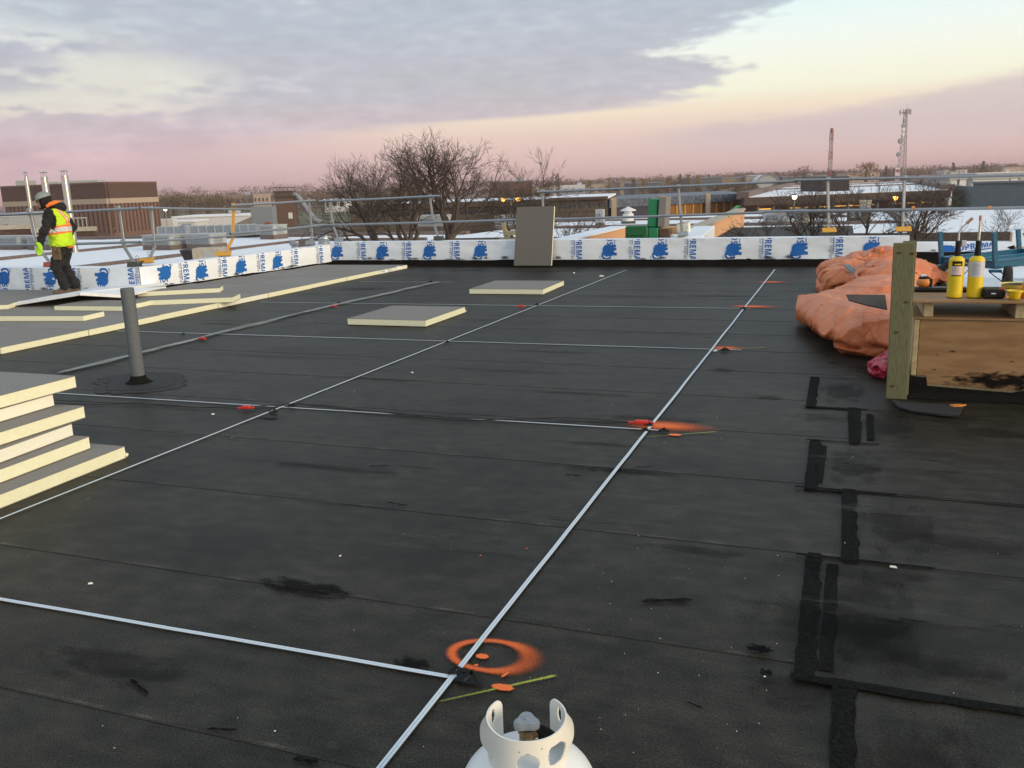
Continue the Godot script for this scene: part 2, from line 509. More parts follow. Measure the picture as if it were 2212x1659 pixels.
	speckled("roof_brown", lin(.06, .045, .038), lin(.09, .07, .058), 3.0, 0.9, 38, 0.04)
	speckled("siding_brown", lin(.075, .06, .045), lin(.11, .09, .068), 3.0, 0.85, 39, 0.04)
	speckled("siding_beige", lin(.4, .35, .27), lin(.48, .42, .33), 3.0, 0.85, 40, 0.04)
	speckled("white_wall", lin(.66, .66, .66), lin(.74, .74, .73), 4.0, 0.7, 41, 0.04)
	speckled("tower_brown", lin(.1, .055, .03), lin(.14, .08, .046), 2.0, 0.85, 42, 0.04)
	mat("navy_wall", lin(.012, .017, .042), 0.5)
	speckled("navy_roof", lin(.025, .04, .075), lin(.12, .16, .21), 6.0, 0.5, 43, 0.06)
	speckled("ochre_wall", lin(.2, .08, .01), lin(.26, .11, .015), 3.0, 0.6, 44, 0.04)
	mat("green_paint", lin(.004, .12, .03), 0.45)
	mat("green_light", lin(.012, .22, .085), 0.5)
	speckled("teal_wall", lin(.07, .1, .12), lin(.1, .135, .155), 4.0, 0.8, 45, 0.04)
	speckled("tan_wall", lin(.24, .19, .13), lin(.32, .26, .18), 4.0, 0.85, 46, 0.04)
	speckled("blue_grey_wall", lin(.14, .18, .19), lin(.17, .21, .22), 5.0, 0.7, 47, 0.03)
	mat("mast_red", lin(.3, .07, .06), 0.6)
	mat("mast_pale", lin(.36, .3, .29), 0.6)
	speckled("ground_soil", lin(.06, .052, .042), lin(.12, .105, .085), 9.0, 0.95, 48, 0.03, true)
	speckled("grass", lin(.055, .068, .022), lin(.125, .12, .055), 14.0, 0.95, 49, 0.03, true)
	speckled("asphalt", lin(.04, .04, .042), lin(.065, .065, .065), 5.0, 0.9, 50, 0.04, true)
	speckled("twig_haze", lin(.15, .1, .08), lin(.22, .15, .12), 6.0, 0.95, 51, 0.05)
	speckled("autumn_leaf", lin(.18, .11, .03), lin(.28, .17, .055), 2.0, 0.9, 52, 0.05)
	speckled("olive_leaf", lin(.1, .075, .03), lin(.16, .115, .05), 2.0, 0.9, 53, 0.05)
	speckled("evergreen_leaf", lin(.025, .035, .022), lin(.05, .06, .04), 2.0, 0.9, 54, 0.05)
	glow("lamp_warm", Color(1.0, 0.72, 0.3), 6.0)
	glow("lamp_white", Color(1.0, 0.95, 0.85), 5.0)
	glow("tube_light", Color(1.0, 0.76, 0.32), 1.1)

# ------------------------------------------------------------------ the roof itself
func blot(seed_: int, hard: float, stretch := 1.0) -> ImageTexture:     # an irregular patch, solid inside and ragged at its rim (alpha)
	var im := Image.create(128, 128, false, Image.FORMAT_RGBA8)
	var nz := noise(seed_, 0.035, 5)
	var fine := noise(seed_ + 1, 0.22, 3)
	for y in 128:
		for x in 128:
			var d := Vector2(x - 63.5, y - 63.5).length() / 63.5
			var e := 0.72 - d + nz.get_noise_2d(x * stretch, y) * 0.55 + fine.get_noise_2d(x, y) * 0.35 * (1.0 - hard)
			im.set_pixel(x, y, Color(1, 1, 1, clampf(e * lerpf(2.2, 14.0, hard), 0, 1) * clampf((1.0 - d) * 8.0, 0, 1)))
	return ImageTexture.create_from_image(im)
func decal_mat(key: String, col: Color, tex: Texture2D, rough := 0.7) -> StandardMaterial3D:
	var m := mat(key, col, rough)
	m.albedo_texture = tex
	m.transparency = BaseMaterial3D.TRANSPARENCY_ALPHA
	m.metallic_specular = 0.06 if rough > 0.8 else 0.35
	return m
func sheet_mesh(u0: float, u1: float, v0: float, v1: float, y0: float, y1: float, seed_: int, cell := 0.19) -> Mb:
	var mb := Mb.new()
	mb.tinted = true
	var nz := noise(77, 1.1, 4)
	var nu := maxi(1, int((u1 - u0) / cell)); var nv := maxi(1, int((v1 - v0) / cell))
	var off := Vector2(fposmod(seed_ * 0.371, 1.0), 0)
	var base := 0.92 + 0.16 * fposmod(seed_ * 0.618, 1.0)
	var pos := func(i: int, j: int) -> Vector3:
		return Vector3(lerpf(u0, u1, float(i) / nu), lerpf(y0, y1, float(j) / nv), -lerpf(v0, v1, float(j) / nv))
	var uvf := func(i: int, j: int) -> Vector2:
		return off + Vector2(lerpf(u0, u1, float(i) / nu) / 6.0, 1.0 - float(j) / nv)
	for i in nu:
		for j in nv:
			for q in [[[0, 0], [1, 0], [1, 1]], [[0, 0], [1, 1], [0, 1]]]:
				var p := []
				for k in [0, 2, 1]:
					var a: Vector3 = pos.call(i + q[k][0], j + q[k][1])
					var f := base * (1.0 + 0.75 * nz.get_noise_2d(a.x, a.z) + 0.6 * nz.get_noise_2d(a.x * 0.22 + 40, a.z * 1.3))
					mb.tint = Color(f, f, f * 0.985)
					mb.vert(a, Vector3.UP, uvf.call(i + q[k][0], j + q[k][1]))
	mb.tint = Color(base, base, base) * 0.8
	mb.quad(Vector3(u0, y0 - 0.006, -v0), Vector3(u1, y0 - 0.006, -v0), Vector3(u1, y0, -v0), Vector3(u0, y0, -v0))
	mb.quad(Vector3(u0, y1 - 0.006, -v1), Vector3(u0, y0 - 0.006, -v0), Vector3(u0, y0, -v0), Vector3(u0, y1, -v1))
	return mb
func membrane_texture() -> Image:
	var w := 2048; var h := 512
	var a := noise(301, 0.012, 5).get_seamless_image(w, h)
	var st := noise(302, 0.02, 4).get_seamless_image(512, h)     # stretched along the roll: streaks
	st.resize(w, h, Image.INTERPOLATE_BILINEAR)
	var st2 := noise(303, 0.11, 2).get_seamless_image(128, h)
	st2.resize(w, h, Image.INTERPOLATE_BILINEAR)
	var fine := noise(304, 0.35, 2).get_seamless_image(w, h)
	var da := a.get_data(); var ds := st.get_data(); var d2 := st2.get_data(); var df := fine.get_data()
	var data := PackedByteArray()
	data.resize(w * h * 3)
	var r := 1234567
	for y in h:
		var edge := 1.0 if y > h - 12 and y < h - 5 else 0.0
		for x in w:
			var k := y * w + x
			r = (r * 1103515245 + 12345) & 0x7fffffff
			var g := ((r >> 12) & 255) - 127
			var val := 118.0 + (da[k] - 127) * 0.24 + (ds[k] - 127) * 0.1 + (d2[k] - 127) * 0.05 + (df[k] - 127) * 0.5 + g * 0.3
			if edge > 0.0 and da[k] > 112: val += (da[k] - 104) * 0.5 + g * 0.1
			var b := clampi(int(val), 0, 255)
			data[k * 3] = b; data[k * 3 + 1] = b; data[k * 3 + 2] = clampi(b - 3, 0, 255)
	return Image.create_from_data(w, h, false, Image.FORMAT_RGB8, data)
func build_roof():
	var mm := mat("membrane", lin(.148, .132, .1), 0.5)
	mm.albedo_texture = ImageTexture.create_from_image(membrane_texture())
	mm.vertex_color_use_as_albedo = true
	mm.normal_enabled = true
	var rough_ := bumps(310, 0.42, 3, 1.6, 512)
	rough_.width = 2048
	rough_.height = 324
	mm.normal_texture = rough_
	mm.normal_scale = 0.5
	mm.metallic_specular = 0.28
	# the building under the roof
	var deck := Mb.new()
	deck.slab(PackedVector2Array([Vector2(-20, 4), Vector2(7, 4), Vector2(7, -14.9), Vector2(-10.2, -14.9), Vector2(-10.2, -9.6), Vector2(-20, -9.6)]), GROUND, -0.014)
	var rf := setting("roof_deck", deck, M.membrane_black)
	rf.position = A0
	rf.rotation.y = grid_turn
	var k := 0
	var v := -3.36
	while v < 14.8:                                  # the rolls lie across the view, each lapped over the next
		var u0 := -19.8 if v < 9.0 else -10.2
		part(rf, "membrane_sheet", sheet_mesh(u0, 1.45 if v < 6.4 else 6.9, v, minf(v + 0.99, 14.9), 0.0, -0.0018, k), mm)
		v += 0.95
		k += 1
	var ends := [[-1.6, -0.62, 1.16], [-0.68, 0.35, 1.21], [0.33, 1.37, 1.09], [1.33, 2.27, 1.235], [2.24, 3.17, 1.045], [3.14, 4.05, 1.27], [4.03, 5.03, 0.985], [5.0, 5.75, 1.2], [5.7, 6.5, 1.12]]
	for e in ends:                                   # the second lot of rolls, on the right
		part(rf, "membrane_sheet", sheet_mesh(e[2], 6.9, e[0], e[1], 0.0045 if k % 2 else 0.0075, 0.0045 if k % 2 else 0.0055, k, 0.19), mm)
		k += 1
	# hot bitumen pressed out along laps and ends, and patches scorched by the torch
	var nz := noise(61, 4.5, 4)
	var bead := func(a: Vector2, b: Vector2, w: float, y: float):
		var mb := Mb.new()
		var n := maxi(4, int(a.distance_to(b) / 0.06))
		var d := (b - a).normalized()
		var s := Vector2(-d.y, d.x)
		var left := []
		var right := []
		for i in n + 1:
			var p := a.lerp(b, float(i) / n)
			var thin := minf(1.0, minf(i, n - i) * 0.6 + 0.9)
			left.append(p + s * w * thin * (0.5 + 0.12 * nz.get_noise_2d(p.x * 2.0, p.y * 2.0)))
			right.append(p - s * w * thin * (0.5 + 0.3 * nz.get_noise_2d(p.x * 2.0 + 9, p.y * 2.0 + 5)))
		for i in n:
			mb.quad(Vector3(left[i].x, y, -left[i].y), Vector3(right[i].x, y, -right[i].y), Vector3(right[i + 1].x, y, -right[i + 1].y), Vector3(left[i + 1].x, y, -left[i + 1].y))
		part(rf, "bitumen_bead", mb, M.bitumen)
	for e in ends:
		if e[0] < 5.0: bead.call(Vector2(e[2] + 0.035, e[0] - 0.015), Vector2(e[2] + 0.035, e[1] + 0.015), 0.07, 0.0105)
	for q in [[0.98, 1.6, 5.02, 0.012], [0.96, 1.4, 4.03, 0.022], [1.02, 1.45, 3.16, 0.022], [1.0, 1.5, 2.25, 0.028], [1.5, 3.0, 2.25, 0.01], [1.05, 1.6, 1.35, 0.026], [1.6, 3.2, 1.345, 0.007], [1.08, 2.4, 0.335, 0.045], [1.35, 3.4, -0.63, 0.03]]:
		bead.call(Vector2(q[0], q[2]), Vector2(q[1], q[2]), q[3], 0.0125)
	for q in [[1.32, 3.2, 1.33, 4.0, 0.05], [1.4, 3.25, 1.41, 3.9, 0.045], [1.12, 2.35, 1.13, 3.05, 0.035], [1.19, 0.4, 1.2, 1.28, 0.05]]:
		bead.call(Vector2(q[0], q[1]), Vector2(q[2], q[3]), q[4], 0.013)
	var stains := [decal_mat("soot_soft", Color(lin(.009, .009, .009), 0.6), blot(5, 0.12), 0.95), decal_mat("soot_rough", lin(.008, .008, .008), blot(9, 0.35), 0.95), decal_mat("soot_film", Color(lin(.012, .012, .012), 0.28), blot(15, 0.1), 0.95)]
	var dust := decal_mat("dust_film", Color(lin(.1, .098, .09), 0.3), blot(21, 0.0), 0.95)
	var at := 0
	for e in ends:
		if e[0] > 5.0: continue
		for q in [[0.3, 0.45, 2]]:
			var mb := Mb.new()
			var y := 0.0128 + at * 0.00003
			at += 1
			var u0: float = e[2] + 0.02
			mb.quad(Vector3(u0, y, -e[0] - 0.02), Vector3(u0 + q[1], y, -e[0] - 0.02), Vector3(u0 + q[1], y, -e[1] + 0.02), Vector3(u0, y, -e[1] + 0.02))
			part(rf, "bitumen_smear", mb, stains[q[2]])
	for s in [[660, 1272, .62, .2, 0], [890, 1436, .2, .13, 0], [1300, 1015, .9, .16, 2], [1370, 1020, .7, .12, 2], [1790, 1350, .75, .5, 2], [1870, 1400, .5, .6, 2], [2050, 1450, .5, .25, 2], [1780, 905, .5, .3, 2], [2000, 905, .9, .5, 2], [2150, 940, .9, .3, 2], [580, 905, .25, .09, 0], [1560, 800, .25, .35, 2], [900, 1010, .4, .05, 2], [780, 625, 1.2, .5, 2], [1010, 584, 1.6, .35, 2], [1400, 905, 1.0, .2, 2], [1660, 860, .3, .2, 2], [700, 1010, 1.4, .15, 2], [1500, 1190, .6, .15, 2], [1710, 1500, .3, .3, 2], [1640, 1410, .12, .08, 1], [1300, 960, .8, .1, 2], [480, 700, .9, .2, 2], [1560, 640, 1.8, .25, 2], [1180, 760, 1.5, .12, 2], [1240, 850, 1.3, .12, 2], [820, 820, 1.2, .12, 2], [1850, 1240, .8, .3, 2], [2080, 1180, .7, .3, 2], [250, 1440, .8, .3, 2]]:
		var p := to_roof(on_level(s[0], s[1]))
		var mb := Mb.new()
		var y := 0.0145 + at * 0.00003 if p.x > 0.95 and p.z > -6.6 else 0.0026 + at * 0.00003
		at += 1
		mb.quad(Vector3(p.x - s[2] / 2, y, p.z + s[3] / 2), Vector3(p.x + s[2] / 2, y, p.z + s[3] / 2), Vector3(p.x + s[2] / 2, y, p.z - s[3] / 2), Vector3(p.x - s[2] / 2, y, p.z - s[3] / 2))
		part(rf, "bitumen_stain", mb, stains[s[4]])
	for s in [[700, 1080, 1.0, .25], [1000, 1180, .9, .3], [1950, 1010, 1.4, .4], [1980, 1340, 1.1, .22], [1900, 1110, 1.0, .2], [600, 770, 2.4, .3], [1000, 690, 3.0, .3], [1350, 640, 3.0, .4], [1250, 1120, 1.0, .2], [400, 940, 1.4, .2], [720, 1500, .3, .12], [720, 1615, .1, .08], [1100, 800, 2.4, .25], [1450, 720, 2.0, .25]]:
		var p := to_roof(on_level(s[0], s[1]))
		var mb := Mb.new()
		var y := 0.0163 + at * 0.00003 if p.x > 0.95 and p.z > -6.6 else 0.0036 + at * 0.00003
		at += 1
		mb.quad(Vector3(p.x - s[2] / 2, y, p.z + s[3] / 2), Vector3(p.x + s[2] / 2, y, p.z + s[3] / 2), Vector3(p.x + s[2] / 2, y, p.z - s[3] / 2), Vector3(p.x - s[2] / 2, y, p.z - s[3] / 2))
		part(rf, "dust_patch", mb, dust)

# ------------------------------------------------------------------ lettering and the emblem printed on the white wrap
var font: SystemFont
func glyphs(text: String, heavy := true) -> PackedVector2Array:    # flat triangles, capital height 1, starting at 0
	var tm := TextMesh.new()
	if font == null:
		font = SystemFont.new()
		font.font_names = PackedStringArray(["Droid Sans"])
	if heavy: font.font_weight = 800
	tm.font = font
	tm.text = text
	tm.font_size = 32
	tm.pixel_size = 1.0
	tm.curve_step = 3.0
	tm.depth = 0.0
	var arr := tm.get_mesh_arrays()
	var vv: PackedVector3Array = arr[Mesh.ARRAY_VERTEX]
	var ii = arr[Mesh.ARRAY_INDEX]
	var out := PackedVector2Array()
	var lo := Vector2(1e9, 1e9); var hi := Vector2(-1e9, -1e9)
	var order = range(vv.size()) if ii == null or ii.size() == 0 else ii
	for k in order:
		var p := Vector2(vv[k].x, vv[k].y)
		out.append(p)
		lo = lo.min(p); hi = hi.max(p)
	var cap := 32.0 * 0.714
	for k in out.size(): out[k] = (out[k] - lo) / cap
	return out
const ELEPHANT := [[.99, .62], [.93, .78], [.76, .88], [.58, .88], [.47, .93], [.34, .97], [.2, .93], [.1, .82], [.06, .68], [.0, .6], [.02, .5], [.1, .52], [.14, .4], [.2, .36], [.3, .4], [.35, .2], [.33, .02], [.5, .0], [.52, .16], [.6, .2], [.66, .04], [.78, .02], [.79, .18], [.84, .06], [.97, .04], [.98, .3]]
const TRUNK := [[[.0, .62], [-.06, .78], [.02, .96], [.16, 1.06], [.3, 1.08], [.3, 1.04], [.17, 1.02], [.05, .93], [-.02, .78], [.03, .64]], [[-.08, .7], [-.13, .86], [-.04, 1.04], [.1, 1.14], [.1, 1.1], [-.01, 1.02], [-.09, .86], [-.05, .72]]]
const EAR := [[.3, .86], [.2, .76], [.18, .6], [.24, .48], [.3, .46], [.26, .58], [.28, .72], [.36, .82]]
var words := {}
func stamp(mb: Mb, tris: PackedVector2Array, org: Vector2, ex: Vector2, ey: Vector2, size: float, lo: float, hi: float, wave: Callable):
	for k in range(0, tris.size() - 2, 3):
		var poly := PackedVector2Array()
		for j in 3: poly.append(org + (ex * tris[k + j].x + ey * tris[k + j].y) * size)
		var cut := poly
		for side in 2:                               # keep what lies between the edges of the band
			var keep := PackedVector2Array()
			for j in cut.size():
				var a := cut[j]; var b := cut[(j + 1) % cut.size()]
				var da := (hi - a.y) if side == 0 else (a.y - lo)
				var db := (hi - b.y) if side == 0 else (b.y - lo)
				if da >= 0: keep.append(a)
				if (da > 0) != (db > 0) and absf(da - db) > 1e-9: keep.append(a.lerp(b, da / (da - db)))
			cut = keep
			if cut.size() < 3: break
		if cut.size() < 3: continue
		for j in range(1, cut.size() - 1):
			var q := []
			for p in [cut[0], cut[j], cut[j + 1]]: q.append(Vector3(p.x, p.y, wave.call(p.x, p.y) + 0.009))
			if (q[1] - q[0]).cross(q[2] - q[0]).z < 0: q.reverse()
			mb.tri(q[0], q[1], q[2])
func poly_tris(pts: Array) -> PackedVector2Array:
	var poly := PackedVector2Array(pts.map(func(p): return Vector2(p[0], p[1])))
	var out := PackedVector2Array()
	for k in Geometry2D.triangulate_polygon(poly): out.append(poly[k])
	return out
# One run of upstand: local x along it, z out of its face. prints: [position, "word" or "emblem"]
func upstand(called: String, label: String, at: Vector3, turn: float, length: float, height: float, prints: Array, flip: bool, laps: Array, foot := 0.1, seed_ := 1) -> Node3D:
	var t := thing(called, label, "parapet", at, turn)
	var core := Mb.new()
	core.box(Vector3(length / 2, height / 2 - 0.012, -0.155), Vector3(length, height - 0.024, 0.27), 0.0)
	part(t, "core", core, M.lumber_pale)
	var nz := noise(seed_ * 13, 1.4, 3)
	var cr := noise(seed_ * 17, 5.0, 2)
	var wave := func(x: float, y: float) -> float:
		return 0.008 + 0.013 * nz.get_noise_2d(x, y * 2.0) + 0.005 * cr.get_noise_2d(x * 0.6, y * 2.0 + x * 1.5)
	var marks := [0.0] + laps + [length]
	for s in marks.size() - 1:                       # the wrap comes in lengths, lapped
		var mb := Mb.new()
		var a: float = marks[s]; var b: float = marks[s + 1]
		var nx := maxi(3, int((b - a) / 0.09)); var ny := 8
		var lift := 0.002 * (s % 2)
		var ps := []
		for i in nx + 1:
			var col := []
			var x := lerpf(a - (0.03 if s > 0 else 0.0), b, float(i) / nx)
			var sag := 0.012 * nz.get_noise_2d(x * 0.7, 50)
			for j in ny + 1:
				var y := lerpf(foot + sag + 0.004 * cr.get_noise_2d(x * 3, 9), height, float(j) / ny)
				col.append(Vector3(x, y, wave.call(x, y) + lift))
			col.append(Vector3(x, height + 0.006, -0.02))
			col.append(Vector3(x, height + 0.004 + 0.004 * nz.get_noise_2d(x, 20), -0.3))
			col.append(Vector3(x, height - 0.12 + sag, -0.312))
			ps.append(col)
		for i in nx:
			for j in ny + 3:
				var p0: Vector3 = ps[i][j]; var p1: Vector3 = ps[i + 1][j]; var p2: Vector3 = ps[i + 1][j + 1]; var p3: Vector3 = ps[i][j + 1]
				var na := func(ii: int, jj: int) -> Vector3:
					var dx: Vector3 = ps[mini(ii + 1, nx)][jj] - ps[maxi(ii - 1, 0)][jj]
					var lo_ := jj - 1; var hi_ := jj + 1
					if jj <= ny: hi_ = mini(hi_, ny)
					var dy: Vector3 = ps[ii][mini(hi_, ny + 3)] - ps[ii][maxi(lo_, 0)]
					return dx.cross(dy).normalized()
				if j < ny:
					mb.smooth(p0, p1, p2, na.call(i, j), na.call(i + 1, j), na.call(i + 1, j + 1))
					mb.smooth(p0, p2, p3, na.call(i, j), na.call(i + 1, j + 1), na.call(i, j + 1))
				else: mb.quad(p0, p1, p2, p3)
		var w := part(t, "wrap_sheet", mb, M.wrap_white)
		for pr in prints:
			if pr[0] < a or pr[0] >= b: continue
			var x: float = pr[0]
			var dn := Vector2(0, -1); var rt := Vector2(1, 0)
			var y0 := height + 0.045
			if flip != (pr.size() > 2): dn = Vector2(0, 1); rt = Vector2(-1, 0); y0 = foot - 0.03
			var blue := Mb.new()
			var grey := Mb.new()
			if pr[1] == "word":
				stamp(blue, words.PREMA, Vector2(x, y0), dn * 0.82, rt, 0.122, foot + 0.01, height, wave)
				var bar := Mb.new()
				stamp(bar, words.bar, Vector2(x, y0) - rt * 0.03, dn, rt, 0.27, foot + 0.01, height, wave)
				part(w, "printed_underline", bar, M.print_blue)
				stamp(grey, words.sub, Vector2(x, y0) - rt * 0.125 + dn * 0.05, dn, rt * 1.1, 0.06, foot + 0.01, height, wave)
				part(w, "printed_subtitle", grey, M.print_grey)
			else:
				var e0 := Vector2(x, y0) + dn * 0.47 + rt * 0.17
				stamp(blue, words.elephant, e0, -dn, -rt, 0.33, foot + 0.01, height, wave)
				stamp(grey, words.trunk, e0, -dn, -rt, 0.33, foot + 0.01, height, wave)
				var ear := Mb.new()
				stamp(ear, words.ear, e0, -dn, -rt, 0.33, foot + 0.01, height, func(a_: float, b_: float) -> float: return wave.call(a_, b_) + 0.002)
				part(w, "printed_ear_line", ear, M.wrap_white)
				var so := Mb.new()
				stamp(so, words.SO, Vector2(x, y0) + dn * 0.155 + rt * 0.09, -dn * 0.82, -rt, 0.122, foot + 0.01, height, wave)
				part(w, "printed_letters", so, M.print_blue)
				var bar := Mb.new()
				stamp(bar, words.bar, Vector2(x, y0) + dn * 0.155 + rt * 0.12, -dn, -rt, 0.27, foot + 0.01, height, wave)
				part(w, "printed_underline", bar, M.print_blue)
				part(w, "printed_spray", grey, M.print_grey)
			part(w, "printed_letters" if pr[1] == "word" else "printed_emblem", blue, M.print_blue)
	if not M.has("smudge"): decal_mat("smudge", Color(lin(.05, .05, .05), 0.75), blot(45, 0.15), 0.8)
	var sr := RandomNumberGenerator.new()
	sr.seed = seed_ * 31
	for k in int(length * 1.6):
		var sx := sr.randf_range(0.1, length - 0.1); var sw := sr.randf_range(0.03, 0.2); var sh := sr.randf_range(0.015, 0.05)
		var sm := Mb.new()
		sm.quad(Vector3(sx - sw, foot, 0.034), Vector3(sx + sw, foot, 0.034), Vector3(sx + sw, foot + sh * 2, 0.034), Vector3(sx - sw, foot + sh * 2, 0.034))
		part(t, "tar_smudge", sm, M.smudge)
	# black membrane turned up at the foot
	var fb := Mb.new()
	var n := int(length / 0.15)
	for i in n:
		var xa := length * i / n; var xb := length * (i + 1) / n
		var ya := foot + 0.02 + 0.018 * nz.get_noise_2d(xa * 4.0, 80); var yb := foot + 0.02 + 0.018 * nz.get_noise_2d(xb * 4.0, 80)
		fb.quad(Vector3(xa, -0.01, 0.006), Vector3(xb, -0.01, 0.006), Vector3(xb, yb, -0.002), Vector3(xa, ya, -0.002))
	part(t, "foot_strip", fb, M.bitumen)
	return t
func build_parapets():
	words.PREMA = glyphs("PREMA")
	words.SO = glyphs("SO")
	words.sub = glyphs("/// sopraseal", false)
	words.full = glyphs("SOPREMA")
	words.bar = poly_tris([[0, 0], [1.3, 0], [1.3, -0.045], [0, -0.045]])
	words.elephant = poly_tris(ELEPHANT)
	words.ear = poly_tris(EAR)
	words.trunk = poly_tris(TRUNK[0])
	words.trunk.append_array(poly_tris(TRUNK[1]))
	# far run: right end at u 2.3
	var pr := []
	for e in [727, 825, 927, 1037, 1315, 1425, 1583, 1725, 1880]: pr.append([to_roof(on_row(e, 540, 14.75)).x + 9.55, "emblem"])
	for e in [780, 878, 982, 1245, 1370, 1490, 1652, 1805]: pr.append([to_roof(on_row(e, 540, 14.75)).x + 9.55, "word"])
	upstand("roof_parapet", "long roof upstand wrapped in white printed membrane, board leaning on it", roof(-9.55, 14.75), grid_turn, 11.85, 0.53, pr, false, [4.47, 8.17], 0.135, 1)
	# side run, slightly out of square
	pr = []
	var sa := roof(-10.1, 9.5); var sb := roof(-9.55, 14.85)
	for e in [427, 517, 598]: pr.append([on_wall(e, 575, sa, sb).distance_to(sa), "emblem"])
	for e in [382, 475, 561, 635, 690]: pr.append([on_wall(e, 570, sa, sb).distance_to(sa), "word"])
	pr.append([on_wall(345, 590, sa, sb).distance_to(sa), "emblem", true])
	upstand("roof_parapet", "short roof upstand in printed white wrap beside the yellow rail post", sa, atan2(-(sb - sa).z, (sb - sa).x), sa.distance_to(sb), 0.47, pr, false, [1.0, 4.2], 0.1, 2)
	pr = []
	for e in [12, 112, 224]: pr.append([to_roof(on_row(e, 605, 9.5)).x + 17.0, "emblem"])
	for e in [65, 168, 292]: pr.append([to_roof(on_row(e, 605, 9.5)).x + 17.0, "word"])
	upstand("roof_parapet", "roof upstand in white wrap with emblems, behind the walking worker", roof(-17.0, 9.5), grid_turn, 6.9, 0.465, pr, true, [3.1], 0.05, 3)
	# lower run behind the cart, wrap torn at its end
	var low := upstand("roof_parapet", "low length of white wrapped upstand behind the blue cart", roof(2.3, 14.78), grid_turn, 1.62, 0.41, [], false, [], 0.25, 4)
	var mb := Mb.new()
	var flat := func(_x: float, _y: float) -> float: return 0.012
	stamp(mb, words.full, Vector2(0.72, 0.25), Vector2(0.985, 0.16).normalized(), Vector2(-0.16, 0.985).normalized(), 0.1, 0.255, 0.41, flat)
	part(low, "printed_letters", mb, M.print_blue)
	mb = Mb.new()
	stamp(mb, words.bar, Vector2(0.76, 0.235), Vector2(0.985, 0.16).normalized(), Vector2(-0.16, 0.985).normalized(), 0.42, 0.255, 0.41, flat)
	part(low, "printed_underline", mb, M.print_blue)
	mb = Mb.new()
	stamp(mb, words.elephant, Vector2(0.55, 0.17), Vector2(0.985, 0.16).normalized(), Vector2(-0.16, 0.985).normalized(), 0.2, 0.255, 0.41, flat)
	part(low, "printed_emblem", mb, M.print_blue)
	var rt := thing("roof_parapet", "taller stub of white wrapped upstand with torn black edge", "parapet", roof(3.92, 14.78), grid_turn)
	mb = Mb.new()
	mb.box(Vector3(1.2, 0.28, -0.15), Vector3(2.4, 0.56, 0.28), 0.006)
	part(rt, "core", mb, M.plywood_fresh)
	mb = Mb.new()
	mb.face(PackedVector2Array([Vector2(-.01, .3), Vector2(.06, .34), Vector2(.12, .33), Vector2(2.4, .36), Vector2(2.4, .58), Vector2(-.01, .58)]), Vector3(0, 0, 0.004), Vector3.RIGHT, Vector3.UP)
	mb.box(Vector3(1.2, 0.575, -0.15), Vector3(2.42, 0.02, 0.3))
	part(rt, "wrap_sheet", mb, M.wrap_white)
	mb = Mb.new()
	mb.face(PackedVector2Array([Vector2(.14, .56), Vector2(.3, .575), Vector2(.29, .47), Vector2(.22, .4), Vector2(.19, .47)]), Vector3(0, 0, 0.008), Vector3.RIGHT, Vector3.UP)
	mb.face(PackedVector2Array([Vector2(-.08, .33), Vector2(.03, .36), Vector2(.05, .3), Vector2(.0, .25), Vector2(-.06, .24), Vector2(-.02, .29)]), Vector3(0, 0, 0.02), Vector3.RIGHT, Vector3.UP)
	mb.box(Vector3(1.2, 0.12, 0.004), Vector3(2.4, 0.26, 0.01))
	part(rt, "torn_membrane", mb, M.bitumen)

# ------------------------------------------------------------------ insulation boards
func on_screen(p: Vector3) -> Vector2:
	var q := view.inverse() * (p - Vector3(0, EYE, 0))
	return Vector2(1106.0 + LENS * q.x / -q.z, 829.5 - LENS * q.y / -q.z) if q.z < -0.1 else Vector2(-9999, 9999)
func board_parts(t: Node3D, w: float, d: float, h: float, foam: Material, top: Material, chipped := 0):
	var mb := Mb.new()
	mb.box(Vector3(0, h / 2, 0), Vector3(w, h - 0.006, d), 0.0025)
	if chipped:
		for k in chipped:
			mb.box(Vector3(w / 2 - 0.012 * k, h * (0.25 + 0.2 * k), -d / 2 + 0.01 * k), Vector3(0.03, 0.02, 0.03), 0.006, Basis(Vector3(1, 2, 1).normalized(), 0.5 + k))
	part(t, "foam_core", mb, foam)
	mb = Mb.new()
	mb.box(Vector3(0, h - 0.0015, 0), Vector3(w + 0.002, 0.003, d + 0.002))
	part(t, "top_facer", mb, top)
	mb = Mb.new()
	mb.box(Vector3(0, 0.0015, 0), Vector3(w + 0.002, 0.003, d + 0.002))
	part(t, "bottom_facer", mb, top)
func front_board(a: Vector2, b: Vector2, base: float, depth: float, thick: float, label: String) -> Node3D:    # from the two lower corners of its near edge
	var p := on_level(a.x, a.y, base); var q := on_level(b.x, b.y, base)
	var d := (q - p).normalized()
	var back := Vector3(d.z, 0, -d.x)
	var t := thing("insulation_board", label, "insulation board", (p + q) / 2 + back * depth / 2, atan2(-d.z, d.x))
	board_parts(t, p.distance_to(q), depth, thick, M.foam, M.facer)
	return t
